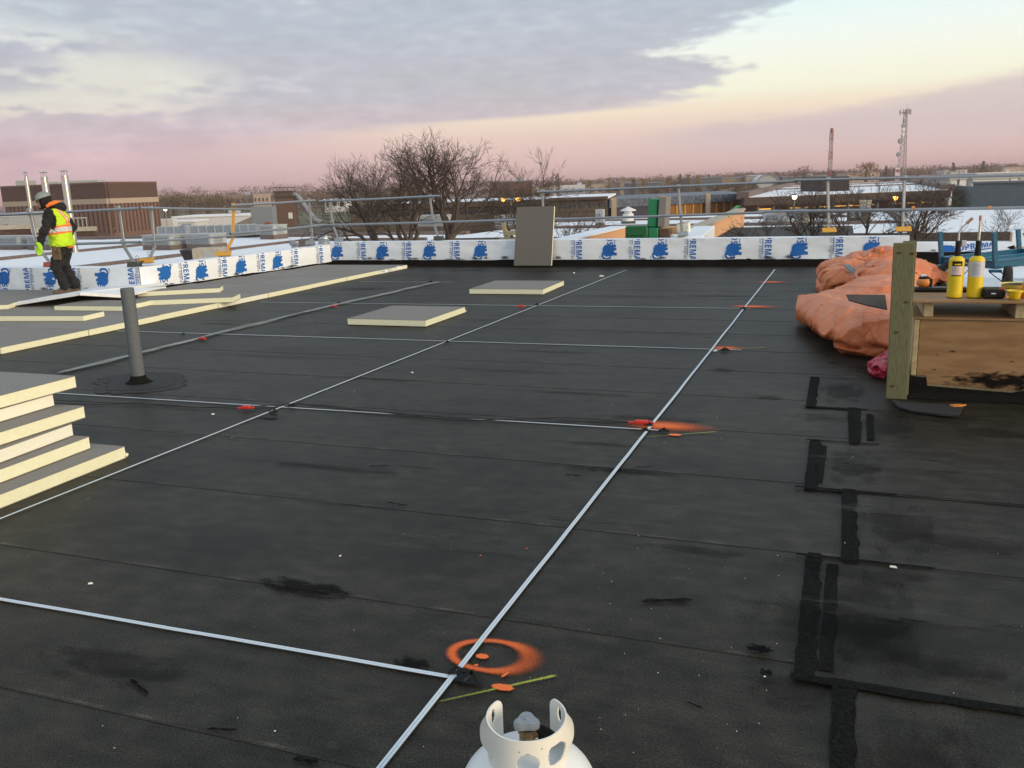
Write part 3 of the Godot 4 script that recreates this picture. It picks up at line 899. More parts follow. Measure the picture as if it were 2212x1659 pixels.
func build_boards():
	var laid: Node3D = null
	for iv in 10:
		for iu in 7:
			var v1 := 14.25 - 1.22 * iv
			var v0 := v1 - 1.212
			var u1 := -7.4 - 1.222 * iu - (0.006 + 0.03 * fposmod(iv * 0.37, 1.0) if iu == 0 else 0.0)
			var u0 := -7.4 - 1.222 * (iu + 1) + 0.006
			if v0 > 8.3:
				if iu > 2: continue
				u0 = maxf(u0, -10.06 + 0.105 * maxf(0.0, v1 - 9.5))
			if u1 - u0 < 0.05: continue
			var best := -999.0
			for c in [Vector2(u0, v0), Vector2(u1, v0), Vector2(u1, v1), Vector2(u0, v1)]: best = maxf(best, on_screen(roof(c.x, c.y, 0.075)).x)
			if best < 0.0: continue
			var t := thing("insulation_board", "grey faced foam board laid in the field along the roof edge", "insulation board", roof((u0 + u1) / 2, (v0 + v1) / 2, 0.002), grid_turn, "foam boards laid side by side")
			board_parts(t, u1 - u0, v1 - v0, 0.075 + 0.004 * fposmod((iv * 7 + iu) * 0.37, 1.0), M.foam_pale if (iv * 3 + iu) % 4 == 0 else M.foam, M.facer if (iv + iu) % 2 else M.facer_cool)
	front_board(Vector2(297, 641), Vector2(475, 632), 0.081, 0.4, 0.076, "loose foam board lying nearest the corner on the laid boards")
	front_board(Vector2(318, 660), Vector2(503, 653), 0.081, 0.45, 0.076, "loose foam board overhanging the edge of the laid boards, strap beside it")
	front_board(Vector2(118, 671), Vector2(266, 672), 0.081, 0.62, 0.07, "loose foam board tucked under the tented white boards")
	front_board(Vector2(-60, 694), Vector2(181, 694), 0.081, 0.42, 0.072, "narrow cut foam board in front of the tented white boards")
	# two white faced boards propped as a low tent
	for q in [[Vector2(14, 663), 0.085, Vector2(172, 638), 0.25, "white faced board sloping up to the ridge where the worker stands"], [Vector2(172.5, 638), 0.252, Vector2(262, 643), 0.15, "white faced board sloping down from the ridge beside the vent pipe"]]:
		var a := on_level(q[0].x, q[0].y, q[1]); var b := on_level(q[2].x, q[2].y, q[3])
		var back := (AV * 0.97 - AU * 0.2).normalized() * (2.35 if q[1] < 0.1 else 1.3)
		var low := Vector3(0, minf(q[1], 0.1) - q[1], 0); var low2 := Vector3(0, 0.13 - q[3], 0)
		var up := Vector3(0, 0.042, 0)
		var t := thing("white_board", q[4], "insulation board", a)
		var mb := Mb.new()
		var c := [Vector3.ZERO, b - a, b - a + back + low2, back + low]
		mb.hull8([c[0], c[1], c[2], c[3], c[0] + up, c[1] + up, c[2] + up, c[3] + up])
		part(t, "foam_core", mb, M.facer_white)
		mb = Mb.new()
		var e := Vector3(0, 0.003, 0)
		mb.hull8([c[0] + up, c[1] + up, c[2] + up, c[3] + up, c[0] + up + e, c[1] + up + e, c[2] + up + e, c[3] + up + e])
		part(t, "top_facer", mb, M.facer_white)
		mb = Mb.new()
		mb.hull8([c[0] - e, c[1] - e, c[2] - e, c[3] - e, c[0], c[1], c[2], c[3]])
		part(t, "bottom_facer", mb, M.facer)
	front_board(Vector2(-60, 672), Vector2(19, 668), 0.081, 0.5, 0.07, "short foam offcut beside the low end of the tented boards")
	# boards lying free on the roof
	var p := to_roof(on_level(920, 706)); var b1 := thing("insulation_board", "lone square foam board lying flat between the wires, the larger looking one", "insulation board", roof(p.x - 0.53, -p.z + 0.58, 0.004), grid_turn)
	board_parts(b1, 1.08, 1.2, 0.078, M.foam, M.facer, 2)
	p = to_roof(on_level(1170, 637)); var b2 := thing("insulation_board", "lone square foam board lying flat close to the leaning board", "insulation board", roof(p.x - 0.6, -p.z + 0.6, 0.004), grid_turn + 0.03)
	board_parts(b2, 1.2, 1.2, 0.078, M.foam, M.facer)
	# the leaning one
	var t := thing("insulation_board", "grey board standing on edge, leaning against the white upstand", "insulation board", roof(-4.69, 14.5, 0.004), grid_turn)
	board_parts(t, 0.8, 1.2, 0.06, M.foam, M.facer_shaded)  # faced in the darkened copy, shade painted in
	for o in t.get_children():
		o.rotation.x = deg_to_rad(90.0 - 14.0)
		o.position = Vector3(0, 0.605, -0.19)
	# the pile at the left
	var names := ["grey foam board, top of the pile", "foam board second from top of the pile, set back", "foam board third from top of the pile", "foam board fourth from top of the pile, set back and skewed", "foam board on the lowest one of the pile", "lowest foam board of the pile, its corner chipped"]
	var tops := [Vector2(162, 811), Vector2(114, 850), Vector2(181, 876), Vector2(155, 914), Vector2(192, 942), Vector2(269, 963)]
	for k in 6:
		var top := 0.082 * (6 - k)
		var c := to_roof(on_level(tops[k].x, tops[k].y, top))
		var turn: float = grid_turn + [0.0, 0.03, 0.02, 0.09, 0.05, 0.02][k]
		var o := thing("insulation_board", names[k], "insulation board", Vector3.ZERO, turn, "pile of foam boards")
		o.position = roof(c.x, -c.z, top - 0.082) - Basis(Vector3.UP, turn) * Vector3(0.61, 0, -0.61)
		board_parts(o, 1.22, 1.22, 0.079, M.foam_pale if k in [1, 3] else M.foam, M.facer_cool, 3 if k == 5 else 0)

# ------------------------------------------------------------------ the wire grid of the leak test, taped down
func ribbon(parent: Node3D, called: String, a: Vector2, b: Vector2, w: float, h: float, y: float, off: float, m: Material, wob := 0.0015, seed_ := 1):
	var nz := noise(seed_, 0.5, 3)
	var mb := Mb.new()
	var n := maxi(2, int(a.distance_to(b) / 0.25))
	var d := (b - a).normalized()
	var s := Vector2(-d.y, d.x)
	for i in n:
		var q := []
		for e in [i, i + 1]:
			var p := a.lerp(b, float(e) / n)
			var o := off + wob * nz.get_noise_1d(p.distance_to(a) * 2.0) * 3.0
			for sd in [-1, 1]: q.append(p + s * (o + sd * w / 2))
		var f := func(p: Vector2, yy: float) -> Vector3: return Vector3(p.x, yy, -p.y)
		mb.quad(f.call(q[1], y + h), f.call(q[0], y + h), f.call(q[2], y + h), f.call(q[3], y + h))
		mb.quad(f.call(q[0], y), f.call(q[2], y), f.call(q[2], y + h), f.call(q[0], y + h))
		mb.quad(f.call(q[3], y), f.call(q[1], y), f.call(q[1], y + h), f.call(q[3], y + h))
	part(parent, called, mb, m)
func build_grid_wires():
	speckled("braid", lin(.55, .62, .67), lin(.76, .81, .84), 0.12, 0.5, 81, 0.08)
	speckled("braid_edge", lin(.2, .24, .27), lin(.3, .35, .38), 0.12, 0.6, 82, 0.08)
	speckled("cable", lin(.16, .19, .21), lin(.26, .3, .33), 0.2, 0.5, 83, 0.05)
	var flat := func(label: String, a: Vector2, b: Vector2, w: float, y: float, seed_: int):
		var t := thing("flat_wire", label, "wire", A0, grid_turn, "flat wires of the test grid")
		ribbon(t, "backing", a, b, w, 0.001, y, 0.0, M.braid_edge, 0.0015, seed_)
		for s in [-1, 1]: ribbon(t, "conductor", a, b, w * 0.4, 0.0016, y + 0.0002, s * w * 0.25, M.braid, 0.0015, seed_)
	flat.call("long flat wire passing through the orange ring", Vector2(-0.0, -1.4), Vector2(0.07, 14.1), 0.021, 0.009, 1)
	flat.call("long flat wire ending under the pile of foam boards", Vector2(-2.92, -0.6), Vector2(-2.62, 13.9), 0.014, 0.009, 2)
	flat.call("cross flat wire ending beside the orange ring", Vector2(-3.2, -0.02), Vector2(0.085, 0.0), 0.021, 0.006, 3)
	flat.call("cross flat wire with a dark cable along it", Vector2(-5.6, 3.1), Vector2(0.12, 3.17), 0.013, 0.006, 4)
	flat.call("cross flat wire passing just before the larger lone board", Vector2(-7.35, 6.08), Vector2(0.32, 6.14), 0.014, 0.006, 5)
	flat.call("cross flat wire running behind the larger lone board", Vector2(-7.2, 8.85), Vector2(0.12, 9.02), 0.012, 0.006, 6)
	flat.call("faint flat wire crossing near the edge of the laid boards", Vector2(-7.1, 11.7), Vector2(-5.2, 11.72), 0.01, 0.006, 7)
	var cable := func(label: String, pts: Array, r: float, n: int, spread: float, seed_: int):
		var t := thing("cable_run", label, "cable")
		var nz := noise(seed_, 0.25, 2)
		for k in n:
			var q := []
			for i in pts.size() - 1:
				var a := on_level(pts[i].x, pts[i].y, 0.01); var b := on_level(pts[i + 1].x, pts[i + 1].y, 0.01)
				var m := maxi(2, int(a.distance_to(b) / 0.2))
				for e in m:
					var p := a.lerp(b, float(e) / m)
					var w := spread * nz.get_noise_2d(p.x * 3.0 + k * 31, p.z * 3.0)
					q.append(p + (b - a).normalized().cross(Vector3.UP) * (w + (k - n / 2.0) * r * 2.0) + Vector3(0, r * 0.4 + 0.004 * k, 0))
			q.append(on_level(pts[-1].x, pts[-1].y, 0.014))
			var mb := Mb.new()
			mb.tube(q, [r], 6)
			part(t, "strand", mb, (M.cable if k % 2 == 0 else M.braid_edge) if r > 0.005 else M.rubber)
	cable.call("bundle of dark cables running behind the vent pipe", [Vector2(128, 806), Vector2(300, 765), Vector2(460, 724), Vector2(600, 690), Vector2(725, 660), Vector2(850, 632), Vector2(950, 609)], 0.0055, 5, 0.09, 5)
	cable.call("thin loose dark cable trailing beside a cross wire", [Vector2(118, 868), Vector2(350, 878), Vector2(560, 880), Vector2(640, 874), Vector2(800, 890), Vector2(980, 905), Vector2(1200, 908), Vector2(1372, 914)], 0.0035, 2, 0.1, 9)
	# black tape tabs and red connectors at the crossings
	var tabs := [[1012, 1468, .1, "beside the orange ring"], [985, 1452, .06, "on the crossing by the orange ring"], [1400, 918, .07, "on the crossing by the second orange mark"], [1432, 932, .08, "at the wire end by the second orange mark"], [1392, 930, .06, "below the crossing by the second orange mark"], [590, 890, .09, "at the crossing left of the dark cable"], [630, 878, .07, "on the crossing of wire and dark cable"], [965, 740, .07, "on the crossing before the larger lone board"], [1158, 659, .08, "on the crossing beside the smaller lone board"], [1565, 757, .1, "on the third orange mark"], [1605, 667, .09, "on the fourth orange mark"], [730, 657, .1, "on the cable bundle crossing"], [930, 610, .1, "on the far cable crossing"], [395, 722, .08, "on the wire behind the vent pipe"]]
	var k := 0
	for s in tabs:
		var t := thing("tape_tab", "crumpled black tape tab " + s[3], "tape", on_level(s[0], s[1], 0.011), grid_turn + 0.5 * sin(k * 2.3))
		var mb := Mb.new()
		var w: float = s[2]
		var top := Vector3(0.01, w * 0.35, -w * 0.1)
		var ring := [Vector3(-w * .5, 0, w * .18), Vector3(-w * .1, 0.004, w * .3), Vector3(w * .5, 0, w * .22), Vector3(w * .55, 0.003, -w * .15), Vector3(w * .1, 0, -w * .3), Vector3(-w * .4, 0.004, -w * .2)]
		for i in 6: mb.tri(ring[i], ring[(i + 1) % 6], top + Vector3(w * 0.12 * sin(i * 1.7), -w * 0.1 * (i % 2), 0))
		part(t, "folded_tape", mb, M.black_plastic)
		k += 1
	for s in [[1385, 915, .16, .035, 0.25, "lying on the second orange mark"], [532, 883, .12, .03, 0.1, "on the loose dark cable"], [437, 733, .12, .03, 0.5, "on the cable bundle by the vent pipe"], [722, 663, .11, .03, 0.4, "on the cable bundle crossing"], [1125, 663, .12, .03, 0.1, "on the wire by the smaller lone board"]]:
		var t := thing("wire_connector", "small red wire connector " + s[5], "connector", on_level(s[0], s[1], 0.016), -s[4])
		var mb := Mb.new()
		mb.box(Vector3(0, 0.012, 0), Vector3(s[2] * 0.55, 0.026, s[3]), 0.006)
		part(t, "sleeve", mb, M.red_plastic)
		mb = Mb.new()
		mb.box(Vector3(s[2] * 0.4, 0.008, 0), Vector3(s[2] * 0.28, 0.016, s[3] * 0.6), 0.004)
		mb.box(Vector3(-s[2] * 0.4, 0.008, 0.004), Vector3(s[2] * 0.28, 0.014, s[3] * 0.5), 0.004)
		part(t, "crimp_end", mb, M.red_plastic)

# ------------------------------------------------------------------ spray paint
func spray_image(w: int, h: int, shape: Callable, seed_: int) -> ImageTexture:
	var im := Image.create(w, h, false, Image.FORMAT_RGBA8)
	var r := RandomNumberGenerator.new()
	r.seed = seed_
	var nz := noise(seed_, 0.16, 4)
	for y in h:
		for x in w:
			var a: float = shape.call(Vector2((x + 0.5) / w, (y + 0.5) / h), nz.get_noise_2d(x, y))
			if a < 0.75 and r.randf() > a * 1.25: a *= 0.45
			im.set_pixel(x, y, Color(1, 1, 1, clampf(a * (1.0 + 0.35 * (r.randf() - 0.5)) - r.randf() * 0.22 * (1.0 - a), 0, 1)))
	return ImageTexture.create_from_image(im)
func paint(called: String, label: String, c: Vector2, size: Vector2, m: Material, y: float, turn := 0.0):
	var mb := Mb.new()
	mb.quad(Vector3(-size.x / 2, 0, size.y / 2), Vector3(size.x / 2, 0, size.y / 2), Vector3(size.x / 2, 0, -size.y / 2), Vector3(-size.x / 2, 0, -size.y / 2))
	var o := single(called, mb, m, label, "paint mark")
	o.position = on_level(c.x, c.y)
	o.position.y = y
	o.rotation.y = turn
func build_marks():
	var orange := lin(.86, .16, .035)
	var ring := spray_image(384, 384, func(p: Vector2, n: float) -> float:
		var q := (p - Vector2(0.46, 0.5)) / Vector2(0.40, 0.38)
		var d := absf(q.length() - 0.86 - n * 0.025)
		var wide := 0.2 + 0.26 * smoothstep(0.0, 0.9, q.x)
		return smoothstep(0.0, 1.0, 1.08 - d / wide) * (0.92 + n * 0.4) * (1.0 - 0.45 * smoothstep(0.2, 1.1, q.x)), 3)
	var dab := spray_image(64, 64, func(p: Vector2, n: float) -> float:
		return clampf((0.84 - (p - Vector2(0.5, 0.5)).length() * 2.0 + n * 0.2) * 6.0, 0, 1), 4)
	var fan := spray_image(256, 128, func(p: Vector2, n: float) -> float:
		var q := p - Vector2(0.42, 0.5)
		return clampf(1.1 - Vector2(q.x / (0.54 if q.x > 0 else 0.4), q.y / 0.42).length() + n * 0.35, 0, 1) * 1.1, 5)
	var streak := spray_image(256, 32, func(p: Vector2, n: float) -> float:
		return clampf(1.3 - absf(p.y - 0.5) * (3.4 + 1.6 * (1.0 - p.x)) + n * 0.4, 0, 1) * clampf(minf(p.x, 1.0 - p.x) * 18.0, 0, 1) * (0.55 + 0.5 * p.x), 6)
	var mr := decal_mat("spray_ring", orange, ring, 0.7)
	var md := decal_mat("spray_dab", lin(.95, .19, .04), dab, 0.6)
	var mf := decal_mat("spray_fan", orange, fan, 0.7)
	var my := decal_mat("spray_line", lin(.4, .42, .06), streak, 0.7)
	paint("spray_ring", "orange sprayed ring on the roof beside the wire crossing", Vector2(1070, 1420), Vector2(0.42, 0.3), mr, 0.0062, grid_turn)
	paint("spray_dot", "bright orange dab inside the sprayed ring", Vector2(1042, 1421), Vector2(0.062, 0.045), md, 0.0066, grid_turn)
	paint("spray_dot", "tiny orange speck inside the sprayed ring", Vector2(1029, 1440), Vector2(0.02, 0.016), md, 0.0066)
	paint("spray_dot", "orange dab on the yellow sprayed line by the ring", Vector2(1086, 1488), Vector2(0.1, 0.05), md, 0.0066, grid_turn)
	paint("spray_dot", "narrow orange dab between the ring and the yellow line", Vector2(1091, 1461), Vector2(0.05, 0.016), md, 0.0068, 0.9)
	paint("spray_line", "yellow sprayed line below the orange ring", Vector2(1077, 1490), Vector2(0.43, 0.03), my, 0.0064, 0.33)
	paint("spray_fan", "orange sprayed smear at the second crossing, red connector on it", Vector2(1445, 922), Vector2(0.72, 0.34), mf, 0.0062, grid_turn)
	paint("spray_dot", "orange dab on the thin yellow line by the second crossing", Vector2(1458, 941), Vector2(0.11, 0.07), md, 0.0066, grid_turn)
	paint("spray_line", "thin yellow sprayed line by the second crossing", Vector2(1455, 941), Vector2(0.62, 0.024), my, 0.0064, 0.14)
	paint("spray_fan", "orange sprayed smear at the third crossing", Vector2(1572, 753), Vector2(0.42, 0.3), mf, 0.0062, grid_turn)
	paint("spray_line", "faint yellow line by the third crossing", Vector2(1605, 754), Vector2(0.5, 0.04), my, 0.0064, 0.1)
	paint("spray_fan", "orange sprayed smear at the fourth crossing", Vector2(1632, 663), Vector2(0.75, 0.36), mf, 0.0062, grid_turn)
	paint("spray_fan", "flat orange smear nearest the far upstand", Vector2(1670, 610), Vector2(0.6, 0.4), mf, 0.0062, grid_turn)
	paint("spray_dot", "tiny orange speck on the open roof before the long wire", Vector2(1138, 1187), Vector2(0.012, 0.012), md, 0.0062)
	paint("spray_dot", "tiny orange speck alone on the open roof", Vector2(1038, 1202), Vector2(0.012, 0.012), md, 0.0062)

# ------------------------------------------------------------------ vent pipe
func build_pipe():
	var base := roof(-4.7, 3.62)
	var t := thing("vent_pipe", "tall grey vent pipe rising through a dark membrane collar", "pipe", base, grid_turn)
	var top := on_row(271, 622, 3.62).y
	var mb := Mb.new()
	mb.lathe([Vector2(0.064, 0.0), Vector2(0.064, 0.05), Vector2(0.058, 0.06), Vector2(0.058, top - 0.015), Vector2(0.055, top), Vector2(0.046, top), Vector2(0.046, top - 0.2), Vector2(0.0, top - 0.2)], 24)
	part(t, "pipe", mb, M.stucco_grey)
	mb = Mb.new()
	mb.lathe([Vector2(0.12, 0.008), Vector2(0.09, 0.02), Vector2(0.07, 0.05), Vector2(0.066, 0.075), Vector2(0.06, 0.075)], 20)
	part(t, "bitumen_seal", mb, M.bitumen)
	var outline := []
	var inner := []
	for p in [[207, 851], [206, 824], [240, 812], [292, 806], [340, 805], [384, 806], [402, 822], [396, 838], [340, 846], [270, 851]]:
		var q := to_roof(on_level(p[0], p[1])) - to_roof(base)
		outline.append(Vector2(q.x, q.z))
	var rag := noise(58, 3.0, 3)
	var fine := []
	for k in outline.size():
		for e in 6:
			var p: Vector2 = outline[k].lerp(outline[(k + 1) % outline.size()], e / 6.0)
			p *= 1.0 + 0.16 * rag.get_noise_2d(p.x * 3.0, p.y * 3.0)
			fine.append(p)
			inner.append(p * 0.74)
	outline = fine
	mb = Mb.new()
	mb.slab(PackedVector2Array(outline), 0.0, 0.0045)
	part(t, "flashing_patch", mb, M.membrane_black)
	mb = Mb.new()
	mb.slab(PackedVector2Array(inner), 0.0, 0.0085)
	part(t, "flashing_collar", mb, M.membrane_black)

# ------------------------------------------------------------------ propane cylinder
func build_tank():
	var c := on_level(1137, 1544, 0.43)
	c.y = 0.0
	var t := thing("propane_cylinder", "white propane cylinder with open collar and grey hand wheel", "gas cylinder", c, atan2(-c.x, -c.z))
	# local -z points away from the camera
	var prof := [Vector2(0.105, 0.0), Vector2(0.11, 0.03), Vector2(0.13, 0.045), Vector2(0.154, 0.075), Vector2(0.16, 0.11), Vector2(0.16, 0.24)]
	for k in 12:
		var a := PI / 2 * (k + 1) / 12.0
		prof.append(Vector2(0.16 * cos(a), 0.24 + 0.105 * sin(a)))
	var mb := Mb.new()
	mb.lathe(prof, 64)
	part(t, "body", mb, M.steel_white)
	mb = Mb.new()
	mb.lathe([Vector2(0.1602, 0.172), Vector2(0.1622, 0.176), Vector2(0.1622, 0.184), Vector2(0.1602, 0.188)], 64)
	part(t, "weld_seam", mb, M.steel_white)
	# collar: a band open at the back, with hand holes; ears rise beside the opening
	var na := 190; var ny := 44
	var y0 := 0.3; var rad := 0.093
	var half := 2.46
	var lip := func(a: float) -> float:
		var d := (half - absf(a)) * 0.093
		return 0.43 - (0.02 - sqrt(maxf(0.0, 0.0004 - pow(maxf(0.0, 0.02 - d), 2.0)))) - 0.006 * (1.0 - smoothstep(0.5, 1.6, absf(a)))
	var keep := []
	var spot := func(i: int, j: int, r: float) -> Vector3:
		var a := -half + 2.0 * half * i / na
		var top: float = lip.call(a)
		var y := lerpf(y0, top, float(j) / ny)
		var flare := 0.016 * smoothstep(0.85, 1.3, absf(a)) * (1.0 - smoothstep(1.75, 1.95, absf(a))) * smoothstep(0.345, 0.385, y) * (1.0 - smoothstep(0.395, 0.43, y))
		var rr := r + flare
		return Vector3(sin(a) * rr, y, cos(a) * rr)
	for i in na:
		var row := []
		for j in ny:
			var a := -half + 2.0 * half * (i + 0.5) / na
			var y := lerpf(y0, lip.call(a), (j + 0.5) / ny)
			var hole := Vector2(a * rad / 0.026, (y - 0.366) / 0.026).length() < 1.0
			if pow(absf(a - 0.8) / 0.27, 4.0) + pow(absf(y - 0.373) / 0.024, 4.0) < 1.0: hole = true
			if Vector2((absf(a) - 2.08) / 0.09, (y - 0.4) / 0.019).length() < 1.0: hole = true
			row.append(not hole)
		keep.append(row)
	mb = Mb.new()
	var th := 0.0035
	for i in na:
		for j in ny:
			if not keep[i][j]: continue
			var p := [spot.call(i, j, rad), spot.call(i + 1, j, rad), spot.call(i + 1, j + 1, rad), spot.call(i, j + 1, rad)]
			var q := [spot.call(i, j, rad - th), spot.call(i + 1, j, rad - th), spot.call(i + 1, j + 1, rad - th), spot.call(i, j + 1, rad - th)]
			var nn := []
			for e in 4: nn.append(Vector3(p[e].x, 0, p[e].z).normalized())
			mb.smooth(p[0], p[1], p[2], nn[0], nn[1], nn[2]); mb.smooth(p[0], p[2], p[3], nn[0], nn[2], nn[3])
			mb.smooth(q[0], q[2], q[1], -nn[0], -nn[2], -nn[1]); mb.smooth(q[0], q[3], q[2], -nn[0], -nn[3], -nn[2])
			for e in [[0, -1, 0, 1], [1, 0, 1, 2], [0, 1, 2, 3], [-1, 0, 3, 0]]:
				var ii: int = i + e[0]; var jj: int = j + e[1]
				if ii >= 0 and ii < na and jj >= 0 and jj < ny and keep[ii][jj]: continue
				mb.quad(p[e[3]], p[e[2]], q[e[2]], q[e[3]])
	part(t, "collar", mb, M.steel_cream)
	for q in [[-0.75, 0.335, 0.006, 0.0025], [-0.68, 0.33, 0.004, 0.002], [-1.1, 0.352, 0.007, 0.002], [0.55, 0.34, 0.003, 0.002], [-0.2, 0.398, 0.003, 0.0015], [0.35, 0.402, 0.0025, 0.002], [-0.5, 0.31, 0.004, 0.003], [1.2, 0.36, 0.004, 0.003]]:
		mb = Mb.new()
		mb.box(Vector3(sin(q[0]) * (rad + 0.0004), q[1], cos(q[0]) * (rad + 0.0004)), Vector3(q[2], q[3], 0.001), 0.0, Basis(Vector3.UP, q[0]))
		part(t, "paint_chip", mb, M.dark_paint)
	# valve with its hand wheel
	mb = Mb.new()
	mb.lathe([Vector2(0.026, 0.335), Vector2(0.026, 0.352), Vector2(0.018, 0.356), Vector2(0.018, 0.385), Vector2(0.021, 0.386), Vector2(0.021, 0.396), Vector2(0.012, 0.398), Vector2(0.011, 0.405), Vector2(0.0, 0.405)], 16)
	mb.tube([Vector3(0, 0.375, 0), Vector3(0.03, 0.375, -0.03)], [0.015], 10)
	part(t, "valve", mb, M.brass)
	mb = Mb.new()
	mb.tube([Vector3(0.02, 0.39, -0.01), Vector3(0.03, 0.378, -0.018), Vector3(0.042, 0.362, -0.022), Vector3(0.052, 0.345, -0.026)], [0.008, 0.014, 0.019, 0.022], 10)
	part(t, "outlet_plug", mb, M.black_plastic)
	mb = Mb.new()
	mb.box(Vector3(0.026, 0.362, 0.008), Vector3(0.014, 0.016, 0.004), 0.001)
	part(t, "tag", mb, M.red_plastic)
	mb = Mb.new()
	var wheel := PackedVector2Array()
	for k in 60:
		var a := TAU * k / 60.0
		var r := 0.0275 + 0.005 * cos(3.0 * (a + PI / 2.0)) 
		wheel.append(Vector2(cos(a), sin(a)) * r)
	mb.slab(wheel, 0.404, 0.417)
	var small := PackedVector2Array()
	for k in wheel: small.append(k * 0.86)
	mb.slab(small, 0.417, 0.4195)
	mb.lathe([Vector2(0.006, 0.4195), Vector2(0.006, 0.422), Vector2(0.0, 0.4225)], 10)
	part(t, "hand_wheel", mb, M.cast_grey)

# ------------------------------------------------------------------ plywood curb, lumber post, shelf and what stands on it
func build_curb_box():
	var t := thing("curb_box", "low plywood box curb with black membrane round its foot", "box", roof(1.69, 4.47), grid_turn)
	# local x = u, z = -v
	var mb := Mb.new()
	mb.box(Vector3(1.4, 0.3, -0.62), Vector3(2.72, 0.58, 1.16), 0.004)
	part(t, "core", mb, M.lumber_pale)
	mb = Mb.new()
	mb.face(PackedVector2Array([Vector2(0.045, 0.175), Vector2(0.11, 0.175), Vector2(0.11, 0.118), Vector2(0.6, 0.095), Vector2(2.7, 0.1), Vector2(2.7, 0.582), Vector2(0.045, 0.582)]), Vector3(0, 0, -0.018), Vector3.RIGHT, Vector3.UP)
	part(t, "front_panel", mb, M.plywood)
	mb = Mb.new()
	mb.box(Vector3(0.022, 0.38, -0.028), Vector3(0.034, 0.41, 0.034), 0.002)
	part(t, "corner_strip", mb, M.lumber_pale)
	mb = Mb.new()
	mb.slab(PackedVector2Array([Vector2(0.0, 0.0), Vector2(2.8, 0.0), Vector2(2.8, -1.22), Vector2(0.0, -1.22)]), 0.592, 0.604)
	part(t, "top_sheet", mb, M.plywood)
	mb = Mb.new()
	mb.face(PackedVector2Array([Vector2(-0.02, 0.0), Vector2(2.75, 0.0), Vector2(2.75, 0.13), Vector2(0.78, 0.1), Vector2(0.66, 0.075), Vector2(0.12, 0.1), Vector2(0.11, 0.16), Vector2(-0.02, 0.17)]), Vector3(0, 0, -0.012), Vector3.RIGHT, Vector3.UP)
	mb.quad(Vector3(-0.02, 0.012, 0.045), Vector3(2.75, 0.012, 0.045), Vector3(2.75, 0.05, -0.011), Vector3(-0.02, 0.05, -0.011))
	mb.quad(Vector3(-0.012, 0.0, -1.2), Vector3(-0.012, 0.0, -0.01), Vector3(-0.012, 0.17, -0.01), Vector3(-0.012, 0.17, -1.2))
	part(t, "foot_membrane", mb, M.bitumen)
	var sc := decal_mat("char", lin(.012, .01, .009), blot(34, 0.0, 1.7), 0.9)
	mb = Mb.new()
	mb.quad(Vector3(0.1, 0.06, -0.015), Vector3(1.15, 0.05, -0.015), Vector3(1.15, 0.25, -0.015), Vector3(0.1, 0.24, -0.015))
	part(t, "scorch_mark", mb, sc)
	var knot := decal_mat("wood_knot", lin(.1, .04, .018), blot(35, 0.6), 0.7)
	for k in [[0.27, 0.36, 0.024], [0.17, 0.33, 0.012], [0.16, 0.22, 0.014], [0.65, 0.3, 0.016]]:
		mb = Mb.new()
		mb.quad(Vector3(k[0] - k[2], k[1] - k[2] * 0.5, -0.0145), Vector3(k[0] + k[2], k[1] - k[2] * 0.5, -0.0145), Vector3(k[0] + k[2], k[1] + k[2] * 0.5, -0.0145), Vector3(k[0] - k[2], k[1] + k[2] * 0.5, -0.0145))
		part(t, "knot", mb, knot)
	# post
	t = thing("lumber_post", "greenish upright lumber post at the corner of the plywood box", "post", roof(1.605, 4.43), grid_turn)
	mb = Mb.new()
	mb.box(Vector3(-0.008, 0.57, 0.0), Vector3(0.14, 1.14, 0.038), 0.004, Basis(Vector3.BACK, 0.012))
	part(t, "front_board", mb, M.treated_lumber)
	mb = Mb.new()
	mb.box(Vector3(0.03, 0.575, -0.042), Vector3(0.089, 1.15, 0.038), 0.004, Basis(Vector3.BACK, 0.01))
	part(t, "rear_board", mb, M.treated_lumber)
	for k in [[-0.045, 1.07], [0.04, 1.065], [-0.035, 0.1], [0.02, 0.72], [-0.03, 0.5]]:
		mb = Mb.new()
		mb.quad(Vector3(k[0] - 0.022, k[1] - 0.013, 0.0215), Vector3(k[0] + 0.022, k[1] - 0.013, 0.0215), Vector3(k[0] + 0.022, k[1] + 0.013, 0.0215), Vector3(k[0] - 0.022, k[1] + 0.013, 0.0215))
		part(t, "knot", mb, knot)
	# shelf on blocks
	t = thing("plywood_shelf", "thin plywood sheet on two lumber blocks above the box", "shelf", roof(1.69, 4.47, 0.604), grid_turn)
	mb = Mb.new()
	mb.box(Vector3(0.97, 0.119, -0.4), Vector3(2.0, 0.014, 0.86), 0.002, Basis(Vector3.BACK, 0.004))
	part(t, "sheet", mb, M.plywood)
	var bx := to_roof(on_row(2006, 668, 4.5)).x - 1.69
	var bx2 := to_roof(on_row(2205, 668, 4.5)).x - 1.69
	for x in [bx, bx2]:
		mb = Mb.new()
		mb.box(Vector3(x, 0.056, -0.33), Vector3(0.062, 0.11, 0.6), 0.003)
		part(t, "block", mb, M.lumber_pale)
	var top := 0.732
	var stand := func(px: float, py: float) -> Vector3: return on_level(px, py, top)
	# two hand torches
	for k in 2:
		var c: Vector3 = stand.call([2061, 2104][k], 642)
		t = thing("hand_torch", ["yellow gas torch with bent nozzle and black panel on its label", "yellow gas torch with straight nozzle and grey printed label"][k], "gas torch", c, grid_turn)
		var r := 0.052
		mb = Mb.new()
		mb.lathe([Vector2(0.045, 0.0), Vector2(r, 0.006), Vector2(r, 0.04), Vector2(r - 0.0015, 0.043), Vector2(r, 0.046), Vector2(r, 0.262), Vector2(r * 0.95, 0.276), Vector2(r * 0.7, 0.29), Vector2(0.02, 0.298), Vector2(0.0, 0.3)], 36)
		part(t, "cylinder", mb, M.tank_yellow)
		mb = Mb.new()
